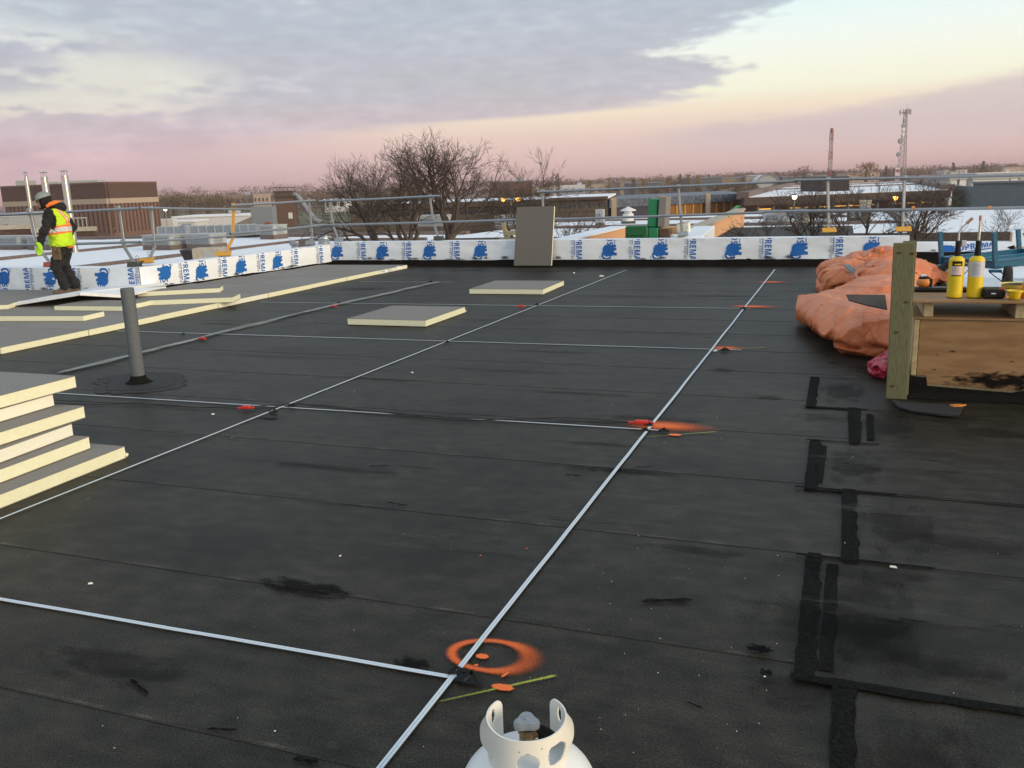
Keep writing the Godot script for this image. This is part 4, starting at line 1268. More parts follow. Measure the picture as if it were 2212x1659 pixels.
		if k == 0:
			mb.lathe([Vector2(r + 0.0008, 0.165), Vector2(r + 0.0008, 0.228)], 14, Vector3.ZERO, deg_to_rad(-140), deg_to_rad(-50))
			part(t, "label", mb, M.label_pink)
			mb = Mb.new()
			mb.lathe([Vector2(r + 0.001, 0.229), Vector2(r + 0.001, 0.264)], 14, Vector3.ZERO, deg_to_rad(-128), deg_to_rad(-52))
			mb.lathe([Vector2(r + 0.001, 0.158), Vector2(r + 0.001, 0.1645)], 14, Vector3.ZERO, deg_to_rad(-132), deg_to_rad(-55))
			part(t, "label_panel", mb, M.black_plastic)
			mb = Mb.new()
			mb.lathe([Vector2(r + 0.0016, 0.236), Vector2(r + 0.0016, 0.246)], 8, Vector3.ZERO, deg_to_rad(-112), deg_to_rad(-66))
			part(t, "label_print", mb, M.tank_yellow)
			mb = Mb.new()
			for s in 16:
				var a0 := TAU * s / 16.0; var a1 := TAU * (s + 1) / 16.0
				var ring := []
				for q in [[a0, 0.011], [a1, 0.011], [a1, 0.0135], [a0, 0.0135]]:
					var ang: float = deg_to_rad(-112) + cos(q[0]) * q[1] / r
					ring.append(Vector3(cos(ang), 0, -sin(ang)) * (r + 0.0018) + Vector3(0, 0.205 + sin(q[0]) * q[1], 0))
				mb.quad(ring[0], ring[3], ring[2], ring[1])
			part(t, "label_seal", mb, M.print_grey)
		else:
			mb.lathe([Vector2(r + 0.0008, 0.152), Vector2(r + 0.0008, 0.258)], 28, Vector3.ZERO, deg_to_rad(-185), deg_to_rad(20))
			part(t, "label", mb, M.label_grey)
			for q in 9:
				mb = Mb.new()
				mb.lathe([Vector2(r + 0.0013, 0.168 + 0.009 * q), Vector2(r + 0.0013, 0.171 + 0.009 * q)], 10, Vector3.ZERO, deg_to_rad(-130), deg_to_rad(-62 - 6 * (q % 3)))
				part(t, "label_print", mb, M.print_grey)
		mb = Mb.new()
		mb.lathe([Vector2(0.021, 0.297), Vector2(0.022, 0.31), Vector2(0.018, 0.36), Vector2(0.02, 0.405), Vector2(0.0, 0.408)], 16)
		part(t, "handle", mb, M.black_plastic)
		mb = Mb.new()
		if k == 0:
			mb.tube([Vector3(0, 0.405, 0), Vector3(0, 0.47, 0), Vector3(0.006, 0.49, 0), Vector3(0.045, 0.53, 0)], [0.008, 0.0065], 8)
			part(t, "burner_tube", mb, M.steel_tube)
			mb = Mb.new()
			mb.tube([Vector3(0.042, 0.527, 0), Vector3(0.078, 0.564, 0)], [0.0105], 10)
			part(t, "nozzle", mb, M.copper_tip)
			mb = Mb.new()
			mb.box(Vector3(0.036, 0.385, 0.0), Vector3(0.034, 0.046, 0.02), 0.005)
			part(t, "hang_tag", mb, M.label_grey)
			mb = Mb.new()
			mb.tube([Vector3(0.05, 0.25, 0), Vector3(0.075, 0.24, 0), Vector3(0.078, 0.2, 0), Vector3(0.052, 0.165, 0)], [0.005], 6)
			part(t, "guard_wire", mb, M.label_grey)
		else:
			mb.tube([Vector3(0, 0.405, 0), Vector3(0.0, 0.55, 0)], [0.0095, 0.0075], 8)
			part(t, "burner_tube", mb, M.steel_tube)
			mb = Mb.new()
			mb.tube([Vector3(0, 0.545, 0), Vector3(0, 0.58, 0)], [0.0105], 10)
			part(t, "nozzle", mb, M.copper_tip)
	# tray with a tape reel
	var c: Vector3 = stand.call(2032, 630)
	t = thing("tool_tray", "flat black plastic tray on the plywood shelf", "tray", c, grid_turn)
	mb = Mb.new()
	mb.box(Vector3(0, 0.012, -0.06), Vector3(0.39, 0.024, 0.15), 0.008)
	part(t, "base", mb, M.black_plastic)
	mb = Mb.new()
	mb.box(Vector3(0.02, 0.0265, -0.06), Vector3(0.33, 0.005, 0.11), 0.002)
	part(t, "pad", mb, M.dark_paint)
	t = thing("chalk_reel", "round orange and black reel lying on the black tray", "reel", c + AU * -0.115 + AV * 0.06 + Vector3(0, 0.03, 0), grid_turn + 0.4)
	mb = Mb.new()
	mb.lathe([Vector2(0.03, 0.0), Vector2(0.05, 0.012), Vector2(0.056, 0.035), Vector2(0.05, 0.058), Vector2(0.03, 0.068)], 20)
	part(t, "body", mb, M.orange_plastic)
	mb = Mb.new()
	mb.lathe([Vector2(0.045, 0.052), Vector2(0.04, 0.072), Vector2(0.022, 0.082), Vector2(0.0, 0.084)], 16)
	mb.box(Vector3(0.03, 0.034, 0.02), Vector3(0.02, 0.062, 0.078), 0.006)
	part(t, "cap", mb, M.black_plastic)
	mb = Mb.new()
	mb.box(Vector3(-0.012, 0.086, 0.0), Vector3(0.05, 0.02, 0.03), 0.006)
	part(t, "latch", mb, M.label_grey)
	# battery pack
	c = stand.call(2146, 645)
	t = thing("battery_pack", "black tool battery with a red latch beside the yellow cup", "battery", c, grid_turn + 0.1)
	mb = Mb.new()
	mb.box(Vector3(0, 0.03, -0.03), Vector3(0.148, 0.058, 0.085), 0.012)
	part(t, "shell", mb, M.black_plastic)
	mb = Mb.new()
	mb.box(Vector3(-0.012, 0.068, -0.03), Vector3(0.1, 0.022, 0.06), 0.006)
	part(t, "slide_rail", mb, M.dark_paint)
	mb = Mb.new()
	mb.box(Vector3(0.045, 0.07, -0.028), Vector3(0.05, 0.018, 0.05), 0.004)
	part(t, "latch", mb, M.red_paint)
	mb = Mb.new()
	mb.box(Vector3(-0.005, 0.037, 0.0135), Vector3(0.03, 0.009, 0.002))
	part(t, "badge", mb, M.label_grey)
	# yellow cup and cap
	c = stand.call(2191, 646)
	t = thing("plastic_cup", "small yellow plastic cup with a wide rim on the shelf", "cup", c, 0)
	mb = Mb.new()
	mb.lathe([Vector2(0.0, 0.0), Vector2(0.034, 0.0), Vector2(0.042, 0.048), Vector2(0.052, 0.05), Vector2(0.054, 0.062), Vector2(0.048, 0.062), Vector2(0.044, 0.052), Vector2(0.032, 0.006)], 24)
	part(t, "cup", mb, M.tank_yellow)
	mb = Mb.new()
	mb.box(Vector3(-0.05, 0.018, 0.0), Vector3(0.03, 0.014, 0.02), 0.003)
	part(t, "spout", mb, M.yellow_paint)
	c = stand.call(2200, 632)
	t = thing("safety_helmet", "upturned yellow helmet shell behind the battery", "helmet", c + AV * 0.12, grid_turn)
	mb = Mb.new()
	var helm := []
	for k in 10: helm.append(Vector2(0.1 * sin(PI / 2 * (k + 0.01) / 9.0), 0.05 - 0.05 * cos(PI / 2 * k / 9.0)))
	helm.append(Vector2(0.115, 0.054))
	mb.lathe(helm, 28)
	part(t, "shell", mb, mat("pale_yellow", lin(.72, .6, .12), 0.45))
	mb = Mb.new()
	mb.lathe([Vector2(0.07, 0.018), Vector2(0.094, 0.042), Vector2(0.09, 0.048), Vector2(0.066, 0.024)], 24)
	part(t, "sweat_band", mb, M.dark_paint)
	c = stand.call(2216, 643)
	t = thing("spray_can", "orange capped paint can at the end of the shelf", "spray can", c, 0)
	mb = Mb.new()
	mb.lathe([Vector2(0.0, 0.0), Vector2(0.032, 0.0), Vector2(0.032, 0.1), Vector2(0.025, 0.112), Vector2(0.0, 0.115)], 20)
	part(t, "can", mb, M.orange_plastic)
	mb = Mb.new()
	mb.lathe([Vector2(0.024, 0.112), Vector2(0.024, 0.15), Vector2(0.0, 0.152)], 16)
	part(t, "cap", mb, M.label_grey)
	# a strip of torn membrane before the box and a red bag behind the post
	var strip := PackedVector2Array()
	var o := on_level(1995, 888)
	for p in [[1928, 872], [1950, 876], [2040, 881], [2082, 882], [2070, 906], [2030, 903], [1970, 895], [1940, 886]]:
		var q := on_level(p[0], p[1]) - o
		strip.append(Vector2(q.x, q.z))
	t = thing("membrane_offcut", "torn strip of black membrane with an orange end before the box", "offcut", o + Vector3(0, 0.016, 0))
	mb = Mb.new()
	mb.slab(strip, 0.0, 0.012)
	part(t, "strip", mb, M.rubber)
	mb = Mb.new()
	var e := on_level(2068, 885) - o
	mb.slab(PackedVector2Array([Vector2(e.x - 0.05, e.z - 0.015), Vector2(e.x + 0.02, e.z - 0.025), Vector2(e.x + 0.06, e.z), Vector2(e.x + 0.01, e.z + 0.025), Vector2(e.x - 0.04, e.z + 0.02)]), 0.012, 0.02)
	part(t, "orange_end", mb, M.orange_plastic)
	t = thing("plastic_bag", "crumpled red plastic film bag under the edge of the tarp", "bag", roof(1.6, 5.25, 0.005), grid_turn)
	mb = blob([[Vector3(0, 0.07, 0), Vector3(0.15, 0.09, 0.2)], [Vector3(0.12, 0.1, -0.12), Vector3(0.16, 0.11, 0.2)], [Vector3(-0.08, 0.05, -0.1), Vector3(0.1, 0.06, 0.14)]], 0.02, 0.05, 9.0, 0.03, 5)
	part(t, "film", mb, M.red_film)

# ------------------------------------------------------------------ soft shapes: a field on a grid, meshed as surface nets
func nets(f: PackedFloat32Array, nx: int, ny: int, nz: int, org: Vector3, cell: float, mb: Mb, colour = null):
	var id := PackedInt32Array()
	id.resize(nx * ny * nz)
	id.fill(-1)
	var pos := PackedVector3Array()
	var nor := PackedVector3Array()
	var sx := 1; var sy := nx; var sz := nx * ny
	var corner := [0, sx, sy, sx + sy, sz, sx + sz, sy + sz, sx + sy + sz]
	var edges := [[0, 1], [2, 3], [4, 5], [6, 7], [0, 2], [1, 3], [4, 6], [5, 7], [0, 4], [1, 5], [2, 6], [3, 7]]
	var cp := [Vector3(0, 0, 0), Vector3(1, 0, 0), Vector3(0, 1, 0), Vector3(1, 1, 0), Vector3(0, 0, 1), Vector3(1, 0, 1), Vector3(0, 1, 1), Vector3(1, 1, 1)]
	for z in nz - 1:
		for y in ny - 1:
			var row := z * sz + y * sy
			for x in nx - 1:
				var b := row + x
				var inside := f[b] < 0
				if (f[b + 1] < 0) == inside and (f[b + sy] < 0) == inside and (f[b + sy + 1] < 0) == inside and (f[b + sz] < 0) == inside and (f[b + sz + 1] < 0) == inside and (f[b + sz + sy] < 0) == inside and (f[b + sz + sy + 1] < 0) == inside: continue
				var sum := Vector3.ZERO
				var n := 0
				for e in edges:
					var fa := f[b + corner[e[0]]]; var fb := f[b + corner[e[1]]]
					if (fa < 0) != (fb < 0):
						sum += cp[e[0]].lerp(cp[e[1]], fa / (fa - fb))
						n += 1
				id[b] = pos.size()
				pos.append(org + (Vector3(x, y, z) + sum / n) * cell)
				var g := Vector3(f[b + 1] - f[b] + f[b + sy + sz + 1] - f[b + sy + sz], f[b + sy] - f[b] + f[b + sy + sz + 1] - f[b + sz + 1], f[b + sz] - f[b] + f[b + sy + sz + 1] - f[b + sy + 1])
				nor.append(g.normalized())
	for z in range(1, nz - 1):
		for y in range(1, ny - 1):
			for x in range(1, nx - 1):
				var b := z * sz + y * sy + x
				var s0 := f[b] < 0
				for ax in 3:
					var st: int = [sx, sy, sz][ax]
					if (f[b + st] < 0) == s0: continue
					var u: int = [sy, sz, sx][ax]; var v: int = [sz, sx, sy][ax]
					var q := [id[b], id[b - u], id[b - u - v], id[b - v]]
					if q.min() < 0: continue
					if not s0: q.reverse()
					for k in [[0, 1, 2], [0, 2, 3]]:
						for j in [0, 2, 1]:
							var i: int = q[k[j]]
							if colour != null: mb.tint = colour.call(pos[i], nor[i])
							mb.vert(pos[i], nor[i])
func smin(a: float, b: float, k: float) -> float:
	var h := clampf(0.5 + 0.5 * (b - a) / k, 0, 1)
	return lerpf(b, a, h) - k * h * (1.0 - h)
func blob(ells: Array, cell: float, k: float, nf: float, amp: float, seed_: int, floor_y := 0.0) -> Mb:
	var lo := Vector3.ONE * 1e9; var hi := -lo
	for e in ells: lo = lo.min(e[0] - e[1]); hi = hi.max(e[0] + e[1])
	lo -= Vector3.ONE * (cell * 3 + amp); hi += Vector3.ONE * (cell * 3 + amp)
	lo.y = maxf(lo.y, floor_y - 2.5 * cell)
	var n := Vector3i(((hi - lo) / cell).ceil())
	var f := PackedFloat32Array()
	f.resize(n.x * n.y * n.z)
	f.fill(1.0)
	for e in ells:
		var c: Vector3 = e[0]; var r: Vector3 = e[1]
		var rm := minf(r.x, minf(r.y, r.z))
		var a := Vector3i(((c - r - Vector3.ONE * 0.12 - lo) / cell).floor()).clamp(Vector3i.ZERO, n - Vector3i.ONE)
		var b := Vector3i(((c + r + Vector3.ONE * 0.12 - lo) / cell).ceil()).clamp(Vector3i.ZERO, n - Vector3i.ONE)
		for z in range(a.z, b.z + 1):
			for y in range(a.y, b.y + 1):
				for x in range(a.x, b.x + 1):
					var i := (z * n.y + y) * n.x + x
					f[i] = smin(f[i], (((lo + Vector3(x, y, z) * cell - c) / r).length() - 1.0) * rm, k)
	var w := noise(seed_, nf * 0.3, 2)
	var rg := noise(seed_ + 3, nf * 0.16, 3)
	rg.fractal_type = FastNoiseLite.FRACTAL_RIDGED
	var crease := noise(seed_ + 5, nf * 0.5, 2)
	var fold := noise(seed_ + 6, nf * 0.8, 1)
	for z in n.z:
		for y in n.y:
			for x in n.x:
				var i := (z * n.y + y) * n.x + x
				var p := lo + Vector3(x, y, z) * cell
				if absf(f[i]) < 0.12 and amp > 0.0: f[i] += amp * (w.get_noise_3dv(p) * 1.2 - rg.get_noise_3dv(p * Vector3(1, 1.6, 1)) * 0.9 + 4.5 * maxf(0.0, 0.16 - absf(crease.get_noise_3dv(p * Vector3(0.8, 1.5, 0.4)))) - 3.5 * maxf(0.0, 0.13 - absf(fold.get_noise_3dv(Vector3(p.x + p.z * 0.6, p.y * 0.8, p.z * 0.35)))))
				f[i] = maxf(f[i], floor_y - p.y)
				if x == 0 or y == 0 or z == 0 or x == n.x - 1 or y == n.y - 1 or z == n.z - 1: f[i] = maxf(f[i], 0.01)
	var mb := Mb.new()
	nets(f, n.x, n.y, n.z, lo, cell, mb)
	return mb
func build_tarp():
	var t := thing("orange_tarp", "big crumpled orange tarpaulin heaped behind the lumber post", "tarp", roof(1.7, 7.0), grid_turn)
	# local x = u - 1.7, z = 7 - v
	var mb := blob([[Vector3(-0.2, 0.2, -0.3), Vector3(0.64, 0.22, 1.3)], [Vector3(0.08, 0.21, 0.5), Vector3(0.48, 0.22, 0.9)], [Vector3(-0.38, 0.17, -0.85), Vector3(0.5, 0.17, 0.6)], [Vector3(-0.02, 0.25, -1.2), Vector3(0.42, 0.25, 0.8)]], 0.022, 0.14, 2.0, 0.034, 11)
	part(t, "front_fold", mb, M.tarp)
	mb = blob([[Vector3(-0.42, 0.27, -3.0), Vector3(0.36, 0.27, 0.5)], [Vector3(0.0, 0.25, -2.7), Vector3(0.42, 0.3, 0.7)], [Vector3(-0.05, 0.24, -4.4), Vector3(0.7, 0.33, 0.6)], [Vector3(0.35, 0.22, -4.0), Vector3(0.4, 0.22, 0.7)], [Vector3(0.6, 0.2, -4.3), Vector3(0.35, 0.14, 0.5)], [Vector3(0.05, 0.3, -1.9), Vector3(0.35, 0.26, 0.5)]], 0.024, 0.05, 3.2, 0.055, 19)
	part(t, "rear_fold", mb, M.tarp)
	mb = Mb.new()
	var a := to_roof(on_level(1848, 590, 0.42)) - Vector3(1.7, 0, -7.0)
	mb.box(a, Vector3(0.09, 0.014, 0.5), 0.004, Basis(Vector3.UP, 0.5) * Basis(Vector3.RIGHT, 0.35))
	part(t, "strap", mb, M.blue_grey_wall)
	var d := thing("dark_brown_sheet", "small dark brown sheet lying on the orange tarp", "offcut", on_level(1870, 650, 0.54), grid_turn)  # thin dark brown slab set on the tarp
	mb = Mb.new()
	mb.slab(PackedVector2Array([Vector2(-0.16, -0.12), Vector2(0.16, -0.12), Vector2(0.17, 0.17), Vector2(0.02, 0.1), Vector2(-0.14, -0.01)]), -0.006, 0.006)
	part(d, "sheet", mb, M.roof_brown).rotation.x = 0.3

# ------------------------------------------------------------------ blue cart
func build_cart():
	var sn := Mb.new()
	var pts := PackedVector2Array()
	var nz := noise(91, 0.9, 3)
	var line_ := [[1985, 624], [1990, 600], [1992, 582], [2045, 574], [2120, 571], [2240, 569], [2300, 590], [2300, 626], [2200, 630], [2100, 628]]
	for k in line_.size():
		var a := on_level(line_[k][0], line_[k][1]); var b := on_level(line_[(k + 1) % line_.size()][0], line_[(k + 1) % line_.size()][1])
		for e in 5:
			var p := a.lerp(b, e / 5.0)
			pts.append(Vector2(p.x + 0.12 * nz.get_noise_2d(p.x, p.z), p.z + 0.12 * nz.get_noise_2d(p.z, p.x)))
	sn.slab(pts, -0.002, 0.016)
	setting("snow_patch", sn, M.snow)
	var h := 0.42
	var c1 := on_level(2035, 563, h); var c2 := on_level(2151, 573, h); var c4 := on_level(2203, 545, h)
	var c3 := c2 + c4 - c1
	var t := thing("roof_cart", "blue steel hand cart with stake posts and rubber wheels on snow", "cart", (c1 + c3) / 2 * Vector3(1, 0, 1))
	var o := t.position
	for q in [[c1, c2], [c2, c3], [c3, c4], [c4, c1]]:
		var mb := Mb.new()
		mb.bar(q[0] - o, q[1] - o, 0.012, 0.1, Vector3.UP, 0.003)
		mb.bar(q[0] - o + Vector3(0, 0.05, 0), q[1] - o + Vector3(0, 0.05, 0), 0.06, 0.01, Vector3.UP, 0.002)
		part(t, "frame_rail", mb, M.cart_blue)
	for f in [0.33, 0.66]:
		var mb := Mb.new()
		mb.bar(c1.lerp(c2, f) - o, c4.lerp(c3, f) - o, 0.05, 0.05, Vector3.UP, 0.003)
		part(t, "cross_member", mb, M.cart_blue)
	for q in [[c1, 0.4], [c2, 0.42], [c4, 0.34], [c3, 0.4]]:
		var mb := Mb.new()
		var lean := Vector3(-0.07, 0, 0.02)
		mb.bar(q[0] - o - Vector3(0, 0.04, 0), q[0] - o + Vector3(0, q[1], 0) + lean, 0.055, 0.05, Vector3.BACK, 0.003)
		part(t, "stake", mb, M.cart_blue)
	var k := 0
	for q in [[c1, 0.2], [c2, 1.15], [c3, 0.3], [c4, 1.0]]:
		var foot: Vector3 = q[0] - o + Vector3(0.03, -h + 0.215, 0.02)
		var turn: float = q[1]
		var bas := Basis(Vector3.UP, turn)
		var w := Node3D.new()
		w.name = "wheel"
		t.add_child(w, true)
		w.position = foot + bas * Vector3(0, 0, 0.11)
		w.basis = bas * Basis(Vector3.RIGHT, PI / 2)
		var mb := Mb.new()
		mb.lathe([Vector2(0.13, -0.045), Vector2(0.185, -0.045), Vector2(0.198, -0.03), Vector2(0.2, 0.0), Vector2(0.198, 0.03), Vector2(0.185, 0.045), Vector2(0.13, 0.045)], 28)
		part(w, "tyre", mb, M.rubber)
		mb = Mb.new()
		mb.lathe([Vector2(0.0, -0.03), Vector2(0.05, -0.035), Vector2(0.06, -0.02), Vector2(0.13, -0.025), Vector2(0.13, 0.025), Vector2(0.06, 0.02), Vector2(0.05, 0.035), Vector2(0.0, 0.03)], 20)
		part(w, "rim", mb, M.metal_light)
		mb = Mb.new()
		for s in [-1, 1]: mb.bar(foot + bas * Vector3(0, 0, 0.11) + bas * Vector3(0, 0, s * 0.065), q[0] - o + Vector3(0, -0.09, 0) + bas * Vector3(0, 0, s * 0.065), 0.085, 0.012, bas * Vector3.BACK, 0.002)
		mb.box(q[0] - o + Vector3(0, -0.075, 0), Vector3(0.13, 0.03, 0.15), 0.004, bas)
		part(t, "caster_fork", mb, M.cart_blue)
		k += 1

# ------------------------------------------------------------------ guard rails
func rail_tube(label: String, a: Vector3, b: Vector3, r := 0.024):
	var t := thing("rail_tube", label, "rail", a)
	var mb := Mb.new()
	mb.tube([Vector3.ZERO, (b - a) * 0.5 + Vector3(0, -0.006, 0), b - a], [r], 12)
	part(t, "tube", mb, M.galvanised)
	mb = Mb.new()
	var d := (b - a).normalized()
	mb.tube([-d * 0.002, d * 0.004], [r * 0.72], 10)
	mb.tube([b - a + d * 0.002, b - a - d * 0.004], [r * 0.72], 10)
	part(t, "bore", mb, M.black_plastic)
func rail_post(label: String, pts: Array, m: Material, wing: Material, wide := 0.3, square := true):
	var o: Vector3 = pts[-1]
	var t := thing("rail_post", label, "post", o, 0, "posts of the guard rail")
	var mb := Mb.new()
	for k in pts.size() - 1:
		var a: Vector3 = pts[k] - o; var b: Vector3 = pts[k + 1] - o
		mb.bar(a, b + (b - a).normalized() * 0.01, 0.048, 0.042, Vector3.BACK, 0.006)
	part(t, "upright", mb, m)
	for y in [pts[0], pts[0].lerp(pts[1], 0.84)]:
		mb = Mb.new()
		mb.box(y - o + Vector3(0, -0.02, 0.03), Vector3(0.075, 0.075, 0.06), 0.01)
		part(t, "clamp", mb, m)
	mb = Mb.new()
	mb.box(Vector3(0, -0.012, 0), Vector3(wide * 0.7, 0.016, 0.14), 0.003)
	part(t, "base_plate", mb, M.dark_paint)
	mb = Mb.new()
	mb.box(Vector3(0, 0.03, 0.05), Vector3(wide, 0.09, 0.02), 0.004, Basis(Vector3.RIGHT, -0.5))
	mb.box(Vector3(wide * 0.2, 0.05, -0.02), Vector3(wide * 0.5, 0.02, 0.12), 0.004, Basis(Vector3.BACK, 0.35))
	part(t, "clamp_wing", mb, wing)
	mb = Mb.new()
	mb.tube([Vector3(0.06, 0.0, 0.05), Vector3(0.06, 0.12, 0.05)], [0.006], 6)
	var ring := []
	for k in 13: ring.append(Vector3(0.06 + 0.028 * sin(TAU * k / 12.0), 0.148 - 0.028 * cos(TAU * k / 12.0), 0.05))
	mb.tube(ring, [0.005], 6, false)
	part(t, "ring_pin", mb, M.galvanised)
func build_rails():
	var fv := 14.9
	var far := func(p: Array) -> Array:
		return p.map(func(q): return on_row(q[0], q[1], fv))
	var side := func(p: Array) -> Array:
		return p.map(func(q): return on_wall(q[0], q[1], roof(-10.27, 9.5), roof(-9.72, 14.85)))
	var near := func(p: Array) -> Array:
		return p.map(func(q): return on_row(q[0], q[1], 9.65))
	rail_post("bent galvanised rail post with red clamp next to the worker", near.call([[64, 452], [82, 535], [114, 574]]), M.galvanised, M.red_paint, 0.28)
	rail_post("bent galvanised rail post on a wood pad with dark clamp", near.call([[257, 447], [269, 534], [294, 574]]), M.galvanised, M.dark_paint, 0.26)
	rail_post("galvanised rail post bent the other way with orange clamp and ring pin", side.call([[327, 447], [334, 535], [319, 566]]), M.galvanised, M.yellow_paint, 0.26)
	rail_post("yellow painted rail post", side.call([[505, 441], [503, 515], [485, 551]]), M.yellow_paint, M.yellow_paint, 0.3)
	rail_post("galvanised rail post on the side upstand closest to the corner", side.call([[667, 430], [674, 508], [671, 527]]), M.galvanised, M.galvanised, 0.2)
	rail_post("first galvanised rail post past the corner on the long upstand", far.call([[711, 431], [719, 485], [733, 522]]), M.galvanised, M.galvanised, 0.2)
	rail_post("galvanised rail post before the tallest bare tree", far.call([[928, 422], [936, 479], [948, 517]]), M.galvanised, M.dark_paint, 0.22)
	rail_post("galvanised rail post behind the leaning grey board", far.call([[1171, 411], [1176, 490], [1178, 514]]), M.galvanised, M.galvanised, 0.22)
	rail_post("galvanised rail post beside the green box", far.call([[1465, 400], [1471, 471], [1474, 508]]), M.galvanised, M.galvanised, 0.2)
	rail_post("galvanised rail post with yellow clamp before the lit building", far.call([[1788, 384], [1790, 492], [1789, 500]]), M.galvanised, M.yellow_paint, 0.26)
	rail_post("galvanised rail post with yellow clamp at the end of the long upstand", far.call([[1954, 381], [1950, 490], [1949, 498]]), M.galvanised, M.yellow_paint, 0.28)
	var pad := single("wood_pad", Mb.new(), M.lumber_pale, "thin wood pad under the dark rail clamp", "pad")
	var mb := Mb.new()
	mb.box(Vector3.ZERO, Vector3(0.4, 0.02, 0.16), 0.004)
	pad.mesh = mb.done()
	pad.position = on_row(289, 579, 9.65)
	pad.rotation.y = grid_turn
	var nv := 9.58; var f2 := 14.83
	var wa := roof(-10.2, 9.5); var wb := roof(-9.65, 14.85)
	rail_tube("upper rail tube passing behind the worker", on_row(-40, 466, nv), on_row(303, 450, nv))
	rail_tube("lower rail tube passing behind the worker", on_row(-40, 531, nv), on_row(303, 523, nv))
	rail_tube("upper rail tube between the bent post and the yellow post", on_row(302, 449, nv - 0.06), on_wall(541, 452, wa, wb), 0.02)
	rail_tube("lower rail tube between the bent post and the yellow post", on_row(302, 523, nv - 0.06), on_wall(546, 506, wa, wb), 0.02)
	rail_tube("upper rail tube from the yellow post to the corner", on_wall(498, 444, wa, wb), on_wall(681, 433, wa, wb))
	rail_tube("lower rail tube from the yellow post to the corner", on_wall(498, 505, wa, wb), on_wall(700, 486, wa, wb))
	rail_tube("short upper rail tube before the left bare trees", on_row(689, 435, f2), on_row(951, 423, f2))
	rail_tube("lower rail tube before the left bare trees", on_row(676, 487, f2), on_row(1212, 472, f2))
	rail_tube("upper rail tube over the leaning board", on_row(1160, 415, f2), on_row(1722, 391, f2))
	rail_tube("upper rail tube before the lit building and the masts", on_row(1716, 389, f2 - 0.06), on_row(2300, 376, f2 - 0.06))
	rail_tube("lower rail tube beside the leaning board", on_row(1186, 474, f2 - 0.06), on_row(1650, 459, f2 - 0.06))
	rail_tube("lower rail tube ringed with orange tape", on_row(1640, 457, f2), on_row(2300, 447, f2), 0.027)
	for p in [[1973, 449.3], [2138, 448.6]]:
		var a := on_row(p[0] - 3.5, p[1], f2); var b := on_row(p[0] + 3.5, p[1], f2)
		var o := single("tape_ring", Mb.new(), M.orange_plastic, "ring of orange tape wound round the lower rail", "tape", "orange tape rings")
		mb = Mb.new()
		mb.tube([Vector3.ZERO, b - a], [0.031], 12)
		o.mesh = mb.done()
		o.position = a

# ------------------------------------------------------------------ the worker
func capsules(bones: Array, cell: float, k: float, mb: Mb, colour: Callable, cut = null, folds := 0.0):
	var lo := Vector3.ONE * 1e9; var hi := -lo
	for b in bones:
		for e in 2:
			lo = lo.min(b[e] - Vector3.ONE * b[2 + e]); hi = hi.max(b[e] + Vector3.ONE * b[2 + e])
	lo -= Vector3.ONE * cell * 4; hi += Vector3.ONE * cell * 4
	var n := Vector3i(((hi - lo) / cell).ceil())
	var f := PackedFloat32Array()
	f.resize(n.x * n.y * n.z)
	f.fill(1.0)
	for b in bones:
		var pa: Vector3 = b[0]; var ba: Vector3 = b[1] - b[0]
		var l2 := maxf(ba.length_squared(), 1e-9)
		var r := maxf(b[2], b[3]) + k + cell * 2
		var a := Vector3i(((pa.min(b[1]) - Vector3.ONE * r - lo) / cell).floor()).clamp(Vector3i.ZERO, n - Vector3i.ONE)
		var e := Vector3i(((pa.max(b[1]) + Vector3.ONE * r - lo) / cell).ceil()).clamp(Vector3i.ZERO, n - Vector3i.ONE)
		for z in range(a.z, e.z + 1):
			for y in range(a.y, e.y + 1):
				for x in range(a.x, e.x + 1):
					var p := lo + Vector3(x, y, z) * cell - pa
					var h := clampf(p.dot(ba) / l2, 0, 1)
					var i := (z * n.y + y) * n.x + x
					f[i] = smin(f[i], (p - ba * h).length() - lerpf(b[2], b[3], h), k)
	if folds > 0.0:
		var nz := noise(63, 7.0, 2)
		for z in n.z:
			for y in n.y:
				for x in n.x:
					var i := (z * n.y + y) * n.x + x
					if absf(f[i]) < 0.06:
						var p := lo + Vector3(x, y, z) * cell
						f[i] += folds * (nz.get_noise_3dv(p * Vector3(0.8, 1.0, 0.8)) + 0.8 * absf(nz.get_noise_3dv(p * Vector3(0.5, 1.7, 0.5) + Vector3(9, p.x * 0.8, 3))))
	if cut != null:
		for z in n.z:
			for y in n.y:
				for x in n.x:
					var i := (z * n.y + y) * n.x + x
					if f[i] < cell * 3: f[i] = maxf(f[i], cut.call(lo + Vector3(x, y, z) * cell))
	nets(f, n.x, n.y, n.z, lo, cell, mb, colour)
